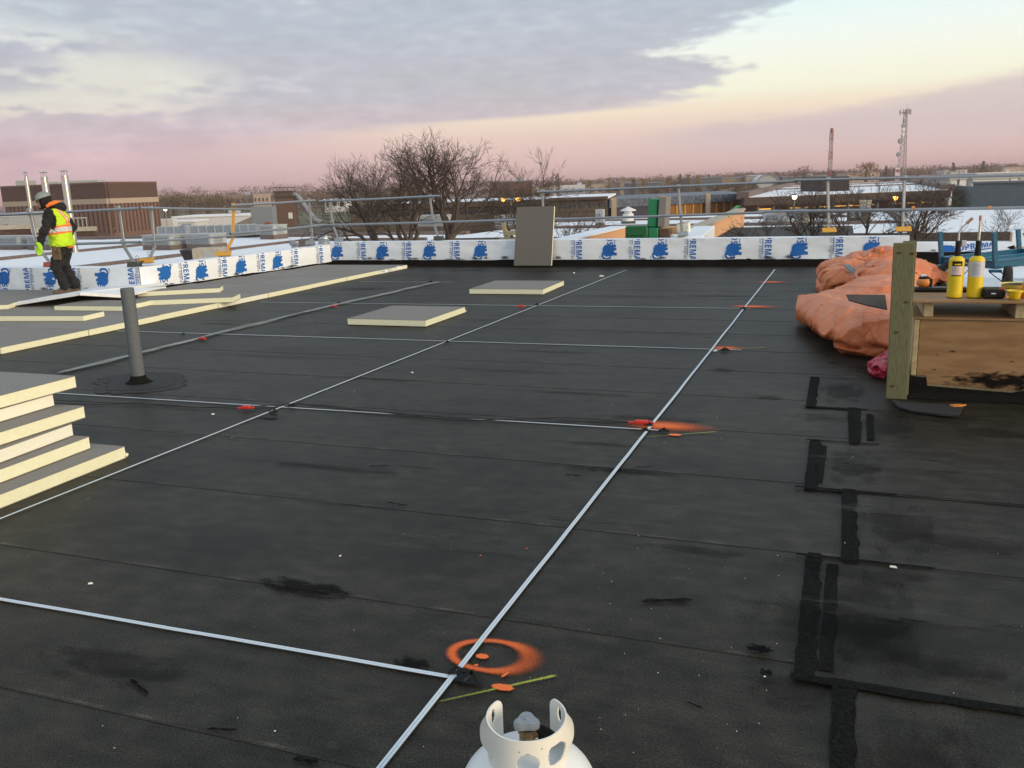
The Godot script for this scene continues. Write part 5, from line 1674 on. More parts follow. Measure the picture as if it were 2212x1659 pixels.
func build_worker():
	var base := on_level(150, 633, 0.13)
	var t := thing("person", "worker in a yellow-green vest, black clothes and grey hard hat, walking", "person", base, atan2(-base.x, -base.z))
	# local: x to the right as seen from the camera, z towards it; he walks to -x, turned a little away
	var R := Basis(Vector3.UP, deg_to_rad(-24))
	var J := func(x: float, y: float, z: float) -> Vector3:
		var q := R * Vector3(0, 0, z)
		return Vector3(x + q.x, y, q.z)
	var black := lin(.012, .012, .013)
	var skin := lin(.42, .23, .15)
	var lc := func(c: Color) -> Color: return c.srgb_to_linear()
	var mb := Mb.new()
	mb.tinted = true
	var bones := [
		[J.call(0, .88, .07), J.call(0, .88, -.07), .13, .13], [J.call(-.01, .95, .0), J.call(-.03, 1.18, 0), .15, .165], [J.call(-.04, 1.24, .1), J.call(-.04, 1.24, -.1), .115, .115],
		[J.call(-.05, 1.3, 0), J.call(-.1, 1.42, 0), .09, .065],
		[J.call(-.06, 1.3, .17), J.call(-.13, 1.04, .25), .085, .07], [J.call(-.13, 1.04, .25), J.call(-.24, .81, .23), .07, .052],
		[J.call(-.02, 1.3, -.17), J.call(.08, 1.06, -.25), .085, .07], [J.call(.08, 1.06, -.25), J.call(.0, .84, -.25), .07, .052],
		[J.call(0, .84, .085), J.call(-.1, .46, .09), .115, .085], [J.call(-.1, .46, .09), J.call(-.01, .12, .09), .088, .085],
		[J.call(.02, .84, -.085), J.call(-.05, .47, -.09), .115, .085], [J.call(-.05, .47, -.09), J.call(.09, .12, -.06), .088, .085]]
	capsules(bones, 0.014, 0.045, mb, func(p: Vector3, _n: Vector3) -> Color:
		if p.y > 0.74 and p.y < 0.8 and p.x > 0.07: return lc.call(lin(.85, .2, .02))
		return lc.call(black), null, 0.03)
	# head on a finer grid: skull, jaw, nose, ear
	var H := func(x: float, y: float, z: float) -> Vector3: return J.call(-.17, 1.5, 0) + R * Vector3(x, y, z)
	capsules([[J.call(-.1, 1.42, 0), H.call(.01, -.04, 0), .062, .07], [H.call(.02, .03, 0), H.call(-.03, .03, 0), .088, .082], [H.call(-.045, -.04, 0), H.call(-.055, -.085, 0), .058, .042], [H.call(-.115, .015, 0), H.call(-.128, -.02, 0), .009, .015], [H.call(-.1, -.06, .018), H.call(-.1, -.06, -.018), .012, .012], [H.call(-.105, .03, .035), H.call(-.105, .03, -.035), .012, .012], [H.call(.005, .02, .085), H.call(.0, -.02, .085), .016, .013]], 0.007, 0.016, mb, func(p: Vector3, _n: Vector3) -> Color:
		var q: Vector3 = R.inverse() * (p - J.call(-.17, 1.5, 0))
		if q.x < -0.055 and q.y > -0.1:
			if Vector2(q.y - 0.022, absf(q.z) - 0.032).length() < 0.011: return lc.call(lin(.03, .02, .02))
			if absf(q.y + 0.06) < 0.006 and absf(q.z) < 0.024: return lc.call(lin(.25, .08, .07))
			return lc.call(skin)
		return lc.call(black))
	var cloth := mat("work_clothes", Color.WHITE, 0.9)
	cloth.vertex_color_use_as_albedo = true
	part(t, "body", mb, cloth)
	# vest
	mb = Mb.new()
	mb.tinted = true
	var lime := lin(.52, .78, .012); var orange := lin(.9, .17, .03); var silver := lin(.62, .62, .6)
	var vest := [[J.call(0, .84, .07), J.call(0, .84, -.07), .168, .168], [J.call(-.01, .95, .02), J.call(-.03, 1.2, .02), .178, .185], [J.call(-.01, .95, -.02), J.call(-.03, 1.2, -.02), .178, .185], [J.call(-.04, 1.27, .11), J.call(-.04, 1.27, -.11), .122, .122]]
	capsules(vest, 0.011, 0.03, mb, func(p: Vector3, _n: Vector3) -> Color:
		var q: Vector3 = R.inverse() * (p - J.call(-.02, 1.0, 0))
		var y: float = p.y - 0.1 * q.x
		if y > 0.97 and y < 1.105: return lc.call(silver if y > 1.0 and y < 1.075 else orange)
		if y >= 1.105:
			var s := absf(absf(q.z) - 0.035 - (y - 1.105) * 0.28)
			if q.x > 0.0 and s < 0.014: return lc.call(silver)
			if s < 0.036: return lc.call(orange)
		return lc.call(lime), func(p: Vector3) -> float:
			var q: Vector3 = R.inverse() * (p - J.call(-.04, 1.0, 0))
			var arm := 0.1 - Vector2((q.x + 0.02) , maxf(q.y - 0.24, 0.0) if q.y > 0.24 else (0.24 - q.y) * 0.45).length()
			if absf(q.z) < 0.15: arm = -1.0
			return maxf(maxf(0.765 + 0.05 * maxf(q.x, -0.1) - p.y, p.y - 1.375 - q.x * 0.15), arm), 0.02)
	var vm := mat("vest_cloth", Color.WHITE, 0.75)
	vm.vertex_color_use_as_albedo = true
	part(t, "vest", mb, vm)
	# hood with an orange lining, laid over the back of the neck
	mb = blob([[Vector3(.02, 1.39, 0), Vector3(.12, .09, .13)], [Vector3(-.06, 1.43, 0), Vector3(.1, .07, .11)]], 0.014, 0.03, 12.0, 0.01, 41, -1.0)
	part(t, "hood", mb, mat("hood_black", black, 0.9))
	mb = Mb.new()
	mb.tube([Vector3(-.15, 1.415, .1), Vector3(-.09, 1.455, .13), Vector3(-.02, 1.478, .09), Vector3(.05, 1.465, .03), Vector3(.06, 1.45, -.06), Vector3(-.05, 1.46, -.12)], [.022, .032, .034, .032, .03, .02], 10)
	part(t, "collar", mb, mat("collar_orange", lin(.9, .2, .03), 0.8))
	# hard hat, tipped forward
	var hat := Node3D.new()
	hat.name = "hard_hat"
	t.add_child(hat, true)
	hat.position = H.call(-.01, .045, 0)
	hat.basis = R * Basis(Vector3.BACK, deg_to_rad(20))
	mb = Mb.new()
	var prof := []
	for k in 10: prof.append(Vector2(0.125 * cos(PI / 2 * k / 9.0), 0.1 * sin(PI / 2 * k / 9.0)))
	mb.lathe([Vector2(0.118, -0.004), Vector2(0.128, -0.002)] + prof, 28)
	for s in [-1, 0, 1]: mb.tube([Vector3(-.1, .055, s * .03), Vector3(-.05, .094, s * .03), Vector3(0, .103, s * .03), Vector3(.05, .094, s * .03), Vector3(.1, .055, s * .03)], [.007], 6)
	part(hat, "shell", mb, speckled("hat_camo", lin(.12, .14, .13), lin(.42, .45, .42), 0.12, 0.5, 95, 0.04))
	mb = Mb.new()
	mb.hull8([Vector3(.1, -.006, -.07), Vector3(.1, -.006, .07), Vector3(.17, -.012, .05), Vector3(.17, -.012, -.05), Vector3(.1, .002, -.07), Vector3(.1, .002, .07), Vector3(.17, -.004, .05), Vector3(.17, -.004, -.05)])
	part(hat, "brim", mb, mat("brim_brown", lin(.22, .12, .07), 0.7))
	# gloves with fingers
	var gm := mat("glove_lime", lin(.4, .72, .03), 0.8)
	for s in [[J.call(-.24, .81, .23), Vector3(-.03, -1, 0.0)], [J.call(.0, .84, -.25), Vector3(-.1, -1, 0.0)]]:
		mb = Mb.new()
		mb.tinted = true
		var w: Vector3 = s[0]; var d: Vector3 = s[1].normalized()
		var across := (R * Vector3(1, 0, 0)).normalized(); var palm := d.cross(across).normalized()
		var gb := [[w + Vector3(0, .02, 0), w + d * .03, .05, .04], [w + d * .03 - across * .02, w + d * .085 - across * .022, .026, .022], [w + d * .03 + across * .02, w + d * .085 + across * .022, .026, .022]]
		for k in 4:
			var root: Vector3 = w + d * .085 + across * (-.032 + .0213 * k)
			var len_: float = [.06, .072, .068, .052][k]
			var mid := root + d * len_ * .5 + palm * .006
			gb.append([root, mid, .0115, .011])
			gb.append([mid, mid + (d * .8 + palm * .5).normalized() * len_ * .5, .011, .009])
		var th: Vector3 = w + d * .04 - across * .036
		gb.append([th, th + (d * .7 - across * .6).normalized() * .04, .014, .012])
		gb.append([th + (d * .7 - across * .6).normalized() * .04, th + (d * .7 - across * .6).normalized() * .04 + d * .03, .012, .01])
		capsules(gb, 0.006, 0.008, mb, func(_p: Vector3, _n: Vector3) -> Color: return Color.WHITE)
		part(t, "glove", mb, gm)
	# boots
	var bm := speckled("boot_leather", lin(.1, .065, .04), lin(.16, .11, .07), 0.15, 0.8, 96, 0.04)
	for s in [[-.01, .09, -.2], [.09, -.06, -.1]]:
		mb = Mb.new()
		mb.tinted = true
		capsules([[J.call(s[0], .13, s[1]), J.call(s[0], .05, s[1]), .07, .05], [J.call(s[0] + .02, .04, s[1]), J.call(s[0] - .16, .035, s[1]), .045, .04]], 0.009, 0.03, mb, func(_p: Vector3, _n: Vector3) -> Color: return Color.WHITE, func(p: Vector3) -> float: return -p.y)
		part(t, "boot", mb, bm)
	# tool pouch on the hip
	var pm := speckled("pouch_leather", lin(.09, .055, .03), lin(.14, .09, .05), 0.1, 0.8, 97, 0.05)
	var po := Node3D.new()
	po.name = "tool_pouch"
	t.add_child(po, true)
	po.position = J.call(-.02, .64, .2)
	po.basis = R
	mb = Mb.new()
	mb.box(Vector3(0, 0.02, 0), Vector3(.13, .2, .06), 0.015)
	part(po, "pocket", mb, pm)
	mb = Mb.new()
	mb.box(Vector3(-.02, 0.1, .02), Vector3(.07, .1, .05), 0.012)
	mb.box(Vector3(.05, 0.06, .035), Vector3(.05, .07, .04), 0.01)
	part(po, "flap", mb, pm)

# ------------------------------------------------------------------ neighbouring roofs
func grid_box(t: Node3D, called: String, u0: float, u1: float, v0: float, v1: float, y0: float, y1: float, m: Material, bev := 0.0) -> MeshInstance3D:   # t stands at A0, turned like the roof
	var mb := Mb.new()
	mb.box(Vector3((u0 + u1) / 2, (y0 + y1) / 2, -(v0 + v1) / 2), Vector3(u1 - u0, y1 - y0, v1 - v0), bev)
	return part(t, called, mb, m)
func snow_sheet(u0: float, u1: float, v0: float, v1: float, y: float, seed_: int, holes := 0.0) -> Mb:
	var mb := Mb.new()
	var nz := noise(seed_, 0.09, 3)
	var nu := maxi(2, int((u1 - u0) / 1.6)); var nv := maxi(2, int((v1 - v0) / 1.6))
	var pt := func(i: int, j: int) -> Vector3:
		var u := lerpf(u0, u1, float(i) / nu); var v := lerpf(v0, v1, float(j) / nv)
		return Vector3(u, y + 0.05 * nz.get_noise_2d(u, v) - (0.05 if i == 0 or j == 0 or i == nu or j == nv else 0.0), -v)
	for i in nu:
		for j in nv:
			mb.quad(pt.call(i, j), pt.call(i + 1, j), pt.call(i + 1, j + 1), pt.call(i, j + 1))
	return mb
func louver_box(px0: float, px1: float, row: float, h: float, label: String, deep := 1.2):
	var a := on_level(px0, row, SNOWROOF); var b := on_level(px1, row, SNOWROOF)
	var w := a.distance_to(b)
	var d := (b - a).normalized()
	var t := thing("roof_ventilator", label, "ventilator", (a + b) / 2 + Vector3(d.z, 0, -d.x) * deep / 2, atan2(-d.z, d.x), "ventilators on the snow roof")
	var mb := Mb.new()
	mb.box(Vector3(0, h * 0.16, 0), Vector3(w, h * 0.34, deep), 0.01)
	part(t, "curb", mb, M.curb_brown)
	mb = Mb.new()
	mb.box(Vector3(0, h * 0.66, 0), Vector3(w * 0.98, h * 0.68, deep * 0.98), 0.01)
	part(t, "housing", mb, M.metal_light)
	for k in 4:
		mb = Mb.new()
		mb.box(Vector3(0, h * (0.42 + 0.14 * k), deep * 0.49 + 0.02), Vector3(w * 0.86, 0.035, 0.05), 0.004, Basis(Vector3.RIGHT, 0.6))
		part(t, "louver", mb, M.metal_grey)
		mb = Mb.new()
		mb.box(Vector3(w * 0.49 + 0.02, h * (0.42 + 0.14 * k), 0), Vector3(0.05, 0.035, deep * 0.5), 0.004)
		part(t, "louver", mb, M.metal_grey)
	mb = Mb.new()
	mb.box(Vector3(0, h + 0.02, 0), Vector3(w * 1.05, 0.05, deep * 1.05), 0.01)
	part(t, "lid", mb, M.metal_light)
func build_neighbour_roofs():
	# left wing
	var t := thing("school_wing", "long low wing with a snow covered roof beyond the worker", "building", A0, grid_turn)
	grid_box(t, "wall", -82, -19.5, 15.6, 46, GROUND, SNOWROOF - 0.06, M.siding_brown)
	part(t, "snow_layer", snow_sheet(-82, -19.6, 15.6, 45.7, SNOWROOF, 5), M.snow)
	for q in [[-36.4, -36.05, 15.6, 45.6], [-27.15, -26.85, 15.6, 45.6], [-82, -19.5, 45.5, 46.1], [-26.8, -19.5, 40.0, 40.3]]: grid_box(t, "roof_curb", q[0], q[1], q[2], q[3], SNOWROOF - 0.4, SNOWROOF + 0.13, M.curb_brown, 0.02)
	# right and centre wing beyond the courtyard
	t = thing("school_wing", "wide wing with a snow covered roof beyond the courtyard trees", "building", A0, grid_turn)
	grid_box(t, "wall", -19.4, 46, 42.2, 68, GROUND, SNOWROOF - 0.75, M.siding_beige)
	grid_box(t, "fascia", -19.45, 46.1, 41.9, 68.2, SNOWROOF - 0.75, SNOWROOF - 0.06, M.siding_brown)
	part(t, "snow_layer", snow_sheet(-19.4, 46, 42.1, 67.9, SNOWROOF, 7), M.snow)
	for q in [[-19.4, 4.0, 50.0, 50.4], [-19.4, 3.0, 58.5, 58.9], [-6.2, -5.8, 42.1, 58.5], [4.0, 4.4, 42.1, 67.9]]: grid_box(t, "roof_curb", q[0], q[1], q[2], q[3], SNOWROOF - 0.4, SNOWROOF + 0.15, M.curb_brown, 0.02)
	for q in [[0, 62, 536], [80, 130, 536]]: louver_box(q[0] - 20, q[1] - 20, q[2] + 4, 0.75, "low curb box with metal lid behind the worker", 0.9)
	louver_box(309, 370, 540, 0.72, "louvered roof ventilator behind the bent rail posts")
	louver_box(403, 456, 538, 0.72, "louvered roof ventilator left of the yellow rail post")
	louver_box(562, 592, 517, 0.8, "grey ventilator right of the yellow rail post")
	# duct on legs
	var a := on_level(343, 518, SNOWROOF); var b := on_level(556, 513, SNOWROOF)
	var d := (b - a).normalized()
	t = thing("roof_duct", "long sectioned sheet metal duct on the snow roof", "duct", a, atan2(-d.z, d.x))
	var l := a.distance_to(b)
	var n := 12
	for k in n:
		var mb := Mb.new()
		mb.box(Vector3(l * (k + 0.5) / n, 0.48, -0.5), Vector3(l / n - 0.07, 0.62, 1.0), 0.01)
		part(t, "duct_section", mb, M.metal_grey)
		mb = Mb.new()
		mb.box(Vector3(l * k / n, 0.48, -0.5), Vector3(0.07, 0.7, 1.08), 0.005)
		part(t, "flange", mb, M.metal_light)
		if k % 3 == 1:
			mb = Mb.new()
			mb.box(Vector3(l * k / n + 0.3, 0.06, -0.5), Vector3(0.08, 0.3, 0.8))
			part(t, "leg", mb, M.dark_paint)
	t = thing("goose_vent", "round sheet metal vent standing at the duct", "vent", on_level(405, 520, SNOWROOF))
	var mv := Mb.new()
	mv.lathe([Vector2(0.26, 0), Vector2(0.26, 0.75), Vector2(0.3, 0.8), Vector2(0.28, 0.95), Vector2(0.15, 1.02), Vector2(0, 1.03)], 16)
	part(t, "stem", mv, M.metal_grey)
	mv = Mb.new()
	mv.lathe([Vector2(0.34, 0.0), Vector2(0.34, 0.12), Vector2(0.26, 0.16)], 16)
	part(t, "collar", mv, M.curb_brown)
	# beige unit with a dark end
	t = thing("rooftop_unit", "beige rooftop unit with a dark open end near the yellow post", "air conditioner", on_level(450, 572, SNOWROOF), grid_turn + 0.35)
	mv = Mb.new()
	mv.box(Vector3(0.1, 0.34, 0), Vector3(1.1, 0.66, 0.8), 0.02)
	part(t, "cabinet", mv, M.siding_beige)
	mv = Mb.new()
	mv.hull8([Vector3(-0.75, 0.12, -0.35), Vector3(-0.45, 0.05, -0.36), Vector3(-0.45, 0.05, 0.36), Vector3(-0.75, 0.12, 0.35), Vector3(-0.95, 0.62, -0.35), Vector3(-0.45, 0.6, -0.36), Vector3(-0.45, 0.6, 0.36), Vector3(-0.95, 0.62, 0.35)])
	part(t, "hood", mv, M.rubber)
	mv = Mb.new()
	mv.box(Vector3(0.15, 0.36, 0.402), Vector3(0.28, 0.4, 0.012), 0.004)
	part(t, "access_panel", mv, M.metal_light)
	# small pots and a wire stand
	for q in [[640, 541, .22, .5, "small round roof pot with a rounded cap"], [700, 527, .3, .5, "squat roof pot beyond the corner rail post"]]:
		t = thing("roof_pot", q[4], "vent", on_level(q[0], q[1], SNOWROOF))
		mv = Mb.new()
		mv.lathe([Vector2(q[2], 0), Vector2(q[2], q[3] * .5), Vector2(q[2] * 1.4, q[3] * .55), Vector2(q[2] * 1.3, q[3] * .85), Vector2(0, q[3])], 14)
		part(t, "pot", mv, M.galvanised)
	t = thing("roof_pot", "square curb box beside the small round roof pot", "vent", on_level(660, 540, SNOWROOF), grid_turn)
	mv = Mb.new()
	mv.box(Vector3(0, 0.25, 0), Vector3(0.7, 0.5, 0.7), 0.02)
	part(t, "curb", mv, M.curb_brown)
	# three steel stacks
	for q in [[56, 382, .09, "thinnest of three steel flue stacks"], [95, 382, .165, "steel flue stack behind the hard hat"], [139, 379, .175, "steel flue stack right of the hard hat"]]:
		var top := at_depth(q[0], q[1], 46.0)
		var r: float = q[2]
		var h := top.y - SNOWROOF
		t = thing("flue_stack", q[3], "stack", Vector3(top.x, SNOWROOF, top.z), 0, "steel flue stacks")
		for k in 8:
			mv = Mb.new()
			mv.lathe([Vector2(r * 0.99, h * k / 8.0), Vector2(r, h * k / 8.0 + 0.02), Vector2(r, h * (k + 1) / 8.0 - 0.03), Vector2(r * 1.035, h * (k + 1) / 8.0 - 0.02), Vector2(r * 1.035, h * (k + 1) / 8.0), Vector2(r * 0.99, h * (k + 1) / 8.0)], 24)
			part(t, "pipe_section", mv, M.stack_steel)
		mv = Mb.new()
		mv.lathe([Vector2(r * 0.9, h), Vector2(r * 0.9, h - 0.3), Vector2(0, h - 0.3)], 16)
		part(t, "bore", mv, M.rubber)
		mv = Mb.new()
		mv.lathe([Vector2(r * 1.45, h + 0.2), Vector2(r * 0.5, h + 0.25), Vector2(0, h + 0.26)], 20)
		for s in 3: mv.tube([Vector3(r * .8 * cos(TAU * s / 3), h - 0.02, r * .8 * sin(TAU * s / 3)), Vector3(r * .8 * cos(TAU * s / 3), h + 0.22, r * .8 * sin(TAU * s / 3))], [0.012], 5)
		part(t, "rain_cap", mv, M.metal_grey)
	# things on the far wing
	var bits := [[1287, 1303, 489, 1.05, "upright sheet metal gooseneck on the snow roof, behind the green box", M.metal_light], [1650, 1700, 484, .7, "low light box skylight among the right bare branches", M.metal_light], [1716, 1748, 488, .95, "pale hooded unit among the right bare branches", M.siding_beige], [1960 - 130, 1875, 482, .8, "brown roof unit among the right bare branches", M.siding_brown], [1855, 1880, 478, 1.2, "beige roof unit beside the brown one", M.siding_beige], [1075, 1160, 492, .8, "long pale roof unit behind the leaning board", M.metal_light], [905, 960, 494, .9, "pale roof unit between the left bare trees", M.metal_light]]
	for q in bits:
		var p0 := on_level(q[0], q[2], SNOWROOF); var p1 := on_level(q[1], q[2], SNOWROOF)
		t = thing("roof_unit", q[4], "roof unit", (p0 + p1) / 2, grid_turn)
		var w := p0.distance_to(p1)
		mv = Mb.new()
		mv.box(Vector3(0, q[3] * 0.58, -w * 0.3), Vector3(w, q[3] * 0.84, w * 0.6), 0.03)
		part(t, "cabinet", mv, q[5])
		mv = Mb.new()
		mv.box(Vector3(0, q[3] * 0.08, -w * 0.3), Vector3(w * 1.08, q[3] * 0.16, w * 0.66), 0.02)
		part(t, "curb", mv, M.curb_brown)
		mv = Mb.new()
		mv.box(Vector3(-w * 0.12, q[3] * 0.55, 0.015), Vector3(w * 0.5, q[3] * 0.4, 0.03), 0.01)
		part(t, "grille", mv, M.metal_grey)
	t = thing("mushroom_vent", "round mushroom vent with conical cap on the snow roof", "vent", on_level(1357, 483, SNOWROOF))
	mv = Mb.new()
	mv.box(Vector3(0, 0.06, 0), Vector3(0.85, 0.2, 0.85), 0.02)
	part(t, "curb", mv, M.dark_paint)
	mv = Mb.new()
	mv.lathe([Vector2(0.36, 0.1), Vector2(0.36, 0.62), Vector2(0.26, 0.66), Vector2(0.26, 0.85)], 20)
	part(t, "drum", mv, M.white_wall)
	mv = Mb.new()
	mv.lathe([Vector2(0.52, 0.82), Vector2(0.5, 0.88), Vector2(0.0, 1.1)], 20)
	part(t, "cap", mv, M.white_wall)
	# plywood lined pit beyond the long upstand, with site goods in it
	t = thing("plywood_upstand", "fresh plywood upstand with white wrap on top beyond the leaning board", "parapet", A0, grid_turn)
	var a1 := to_roof(on_level(1222, 519, 0.5)); var a2 := to_roof(on_level(1350, 489, 0.5))
	var mb := Mb.new()
	mb.bar(Vector3(a1.x, 0.1, a1.z), Vector3(a2.x, 0.1, a2.z), 0.2, 0.8, Vector3.UP)
	part(t, "plywood_face", mb, M.plywood_fresh)
	mb = Mb.new()
	mb.bar(Vector3(a1.x - 0.12, 0.5, a1.z), Vector3(a2.x - 0.12, 0.5, a2.z), 0.5, 0.03, Vector3.UP)
	part(t, "wrap_sheet", mb, M.wrap_white)
	mb = Mb.new()
	var a3 := to_roof(on_level(1366, 491, 0.45))
	mb.bar(Vector3(a2.x, 0.05, a2.z), Vector3(a3.x + 0.5, 0.05, a3.z + 0.1), 0.06, 0.8, Vector3.UP)
	part(t, "plywood_end", mb, M.plywood_fresh)
	t = thing("plywood_upstand", "plywood upstand with pale top running back beside the green box", "parapet", A0, grid_turn)
	a1 = to_roof(on_level(1430, 489, 0.45)); a2 = to_roof(on_level(1530, 487, 0.45)); a3 = to_roof(on_level(1628, 452, 0.45))
	mb = Mb.new()
	mb.bar(Vector3(a1.x - 0.3, 0.0, a1.z), Vector3(a2.x, 0.0, a1.z), 0.06, 0.88, Vector3.UP)
	part(t, "plywood_face", mb, M.plywood_fresh)
	a2 = to_roof(on_level(1496, 492, 0.45)); a3 = to_roof(on_level(1600, 450, 0.45))
	mb = Mb.new()
	mb.bar(Vector3(a2.x, 0.42, a2.z), Vector3(a3.x, 0.42, a3.z), 0.4, 0.06, Vector3.UP)
	part(t, "pale_top", mb, M.siding_beige)
	mb = Mb.new()
	mb.bar(Vector3(a2.x, 0.0, a2.z), Vector3(a3.x, 0.0, a3.z), 0.3, 0.78, Vector3.UP)
	part(t, "plywood_side", mb, M.plywood_fresh)
	t = thing("wrapped_corner", "white wrapped upstand corner with blue print behind the long upstand", "parapet", A0, grid_turn)
	a1 = to_roof(on_level(1482, 512, 0.55)); a2 = to_roof(on_level(1527, 487, 0.62))
	mb = Mb.new()
	mb.bar(Vector3(a1.x + 0.1, 0.25, a1.z), Vector3(a2.x - 0.05, 0.28, a2.z), 0.45, 0.66, Vector3.UP, 0.01)
	part(t, "wrap_sheet", mb, M.wrap_white)
	# green box with its lid up
	var g := to_roof(on_level(1380, 487, 0.75))
	var gz := g.z
	t = thing("site_box", "dark green metal site box with its lighter green lid standing up", "tool box", roof(g.x, -gz, -0.05), grid_turn)
	var sc := 22.0 / LENS
	mb = Mb.new()
	mb.box(Vector3(0.0, 0.4, 0), Vector3(0.46, 0.8, 0.5), 0.02)
	part(t, "body", mb, M.green_paint)
	mb = Mb.new()
	for q in [[0, 0.62], [0, 0.28]]: mb.box(Vector3(q[0], q[1], 0.255), Vector3(0.34, 0.025, 0.02), 0.006)
	for q in [[-0.16, 0.45], [0.16, 0.45]]: mb.box(Vector3(q[0], q[1], 0.255), Vector3(0.025, 0.34, 0.02), 0.006)
	part(t, "panel_rib", mb, M.green_paint)
	mb = Mb.new()
	mb.box(Vector3(0.34, 0.38, 0.0), Vector3(0.2, 0.76, 0.46), 0.015)
	part(t, "side_bin", mb, M.green_light)
	mb = Mb.new()
	mb.box(Vector3(0.32, 1.05, -0.02), Vector3(0.19, 0.56, 0.42), 0.02, Basis(Vector3.BACK, -0.06))
	part(t, "lid", mb, M.green_light)
	mb = Mb.new()
	mb.box(Vector3(0.52, 1.07, -0.03), Vector3(0.15, 0.6, 0.5), 0.01, Basis(Vector3.BACK, -0.06))
	part(t, "lid_lining", mb, M.facer_cool)
	mb = Mb.new()
	mb.box(Vector3(0.56, 0.36, 0.0), Vector3(0.2, 0.72, 0.4), 0.01)
	part(t, "brown_side", mb, M.tower_brown)
	t = thing("foam_block", "cream foam block standing beside the green box", "foam block", roof(g.x + 0.84, -gz + 0.5, 0.3), grid_turn)
	mb = Mb.new()
	mb.box(Vector3(0, 0.25, 0), Vector3(0.26, 0.42, 0.2), 0.01, Basis(Vector3.BACK, 0.05))
	part(t, "block", mb, M.foam_pale)
	mb = Mb.new()
	mb.box(Vector3(-0.02, 0.47, 0), Vector3(0.28, 0.012, 0.22), 0.002, Basis(Vector3.BACK, 0.2))
	part(t, "facer", mb, M.facer)
	t = thing("wrap_roll", "small white roll standing by the green box", "roll", roof(g.x + 0.8, -gz - 0.4, 0.0), 0)
	mb = Mb.new()
	mb.lathe([Vector2(0.0, 0.0), Vector2(0.07, 0.0), Vector2(0.07, 0.58), Vector2(0.03, 0.585), Vector2(0.03, 0.5), Vector2(0, 0.5)], 14)
	part(t, "roll", mb, M.facer_white)
	t = thing("pit_floor", "dark roofing floor between the plywood upstands", "roof", A0, grid_turn)
	grid_box(t, "membrane_floor", -5.5, 1.5, 15.3, 30, -0.4, -0.06, M.membrane_black)
	# wooden brace behind the upstand
	var w0 := on_row(1100, 520, 15.4)
	t = thing("wood_brace", "short wooden brace behind the upstand left of the leaning board", "brace", w0, grid_turn)
	mb = Mb.new()
	mb.bar(Vector3(-0.02, -0.1, 0), Vector3(-0.13, 0.38, 0), 0.09, 0.04, Vector3.BACK, 0.004)
	part(t, "strut", mb, M.lumber_pale)
	mb = Mb.new()
	mb.bar(Vector3(-0.08, 0.16, 0.05), Vector3(0.3, 0.17, 0.05), 0.04, 0.09, Vector3.UP, 0.004)
	part(t, "rung", mb, M.lumber_pale)
	mb = Mb.new()
	mb.bar(Vector3(-0.2, 0.02, 0.05), Vector3(0.3, 0.01, 0.05), 0.04, 0.09, Vector3.UP, 0.004)
	part(t, "sill", mb, M.lumber_pale)

# ------------------------------------------------------------------ bare trees in the courtyard
func limb(mb: Mb, p: Vector3, d: Vector3, len_: float, r: float, level: int, up: float, top: float, bare: float):
	var steps: int = [6, 5, 4, 3, 2][mini(level, 4)]
	var pts := [p]
	var rad := [r]
	var kids := []
	var end := r * (0.45 if level < 3 else 0.35)
	for k in steps:
		d = (d + Vector3(rng.randfn() * 0.2, rng.randfn() * 0.17 + up * 0.05, rng.randfn() * 0.2)).normalized()
		p += d * len_ / steps
		pts.append(p)
		rad.append(lerpf(r, end, float(k + 1) / steps))
		if k >= (2 if level == 0 else 1): kids.append([p, d, rad[-1]])
	mb.tube(pts, rad, 6 if level < 1 else (4 if level < 2 else 3), false)
	if level >= 4 or len_ < 0.1: return
	for kid in kids:
		for s in ([1, 2][int(rng.randf() < 0.24)] if level < 3 else 1):
			if p.y > top or (level > 0 and kid[0].y < bare and rng.randf() < 0.45): continue
			var side := Vector3(rng.randfn(), rng.randfn() * 0.5 + 0.15, rng.randfn()).normalized()
			var nd: Vector3 = (kid[1] * 0.85 + side * rng.randf_range(0.45, 0.85)).normalized()
			limb(mb, kid[0], nd, len_ * rng.randf_range(0.46, 0.72), maxf(kid[2] * rng.randf_range(0.5, 0.68), 0.0042), level + 1, up * 1.1, top, bare)
	limb(mb, p, d, len_ * 0.6, maxf(end, 0.0055), level + 1, up, top, bare)
func bare_tree(label: String, px: float, depth: float, limbs: Array, top_row: float, seed_: int, fork := -2.6):
	rng.seed = seed_
	var base := at_depth(px, 500, depth)
	base.y = GROUND
	var t := thing("bare_tree", label, "tree", base, 0, "bare courtyard trees")
	var fy := fork - GROUND
	var mb := Mb.new()
	var lean := Vector3(rng.randfn() * 0.1, 0, rng.randfn() * 0.1)
	mb.tube([Vector3(0, -0.1, 0), Vector3(0.02, fy * 0.4, 0) + lean * 0.4, Vector3(0, fy, 0) + lean], [0.26, 0.19, 0.14], 10)
	part(t, "trunk", mb, M.bark)
	for l in limbs:       # [px at the tip, row at the tip, depth offset, radius]
		var tip := at_depth(l[0], l[1], depth + l[2]) - base
		var start := Vector3(0, fy - 0.15, 0) + lean
		var b := Mb.new()
		var d := (tip - start).normalized()
		limb(b, start, (d + Vector3(0, -0.06, 0)).normalized(), start.distance_to(tip) * 0.54, l[3] * 1.15, 0, 0.05, at_depth(l[0], top_row, depth).y - base.y + 0.4, fy + 0.8)
		part(t, "branch", b, M.bark)
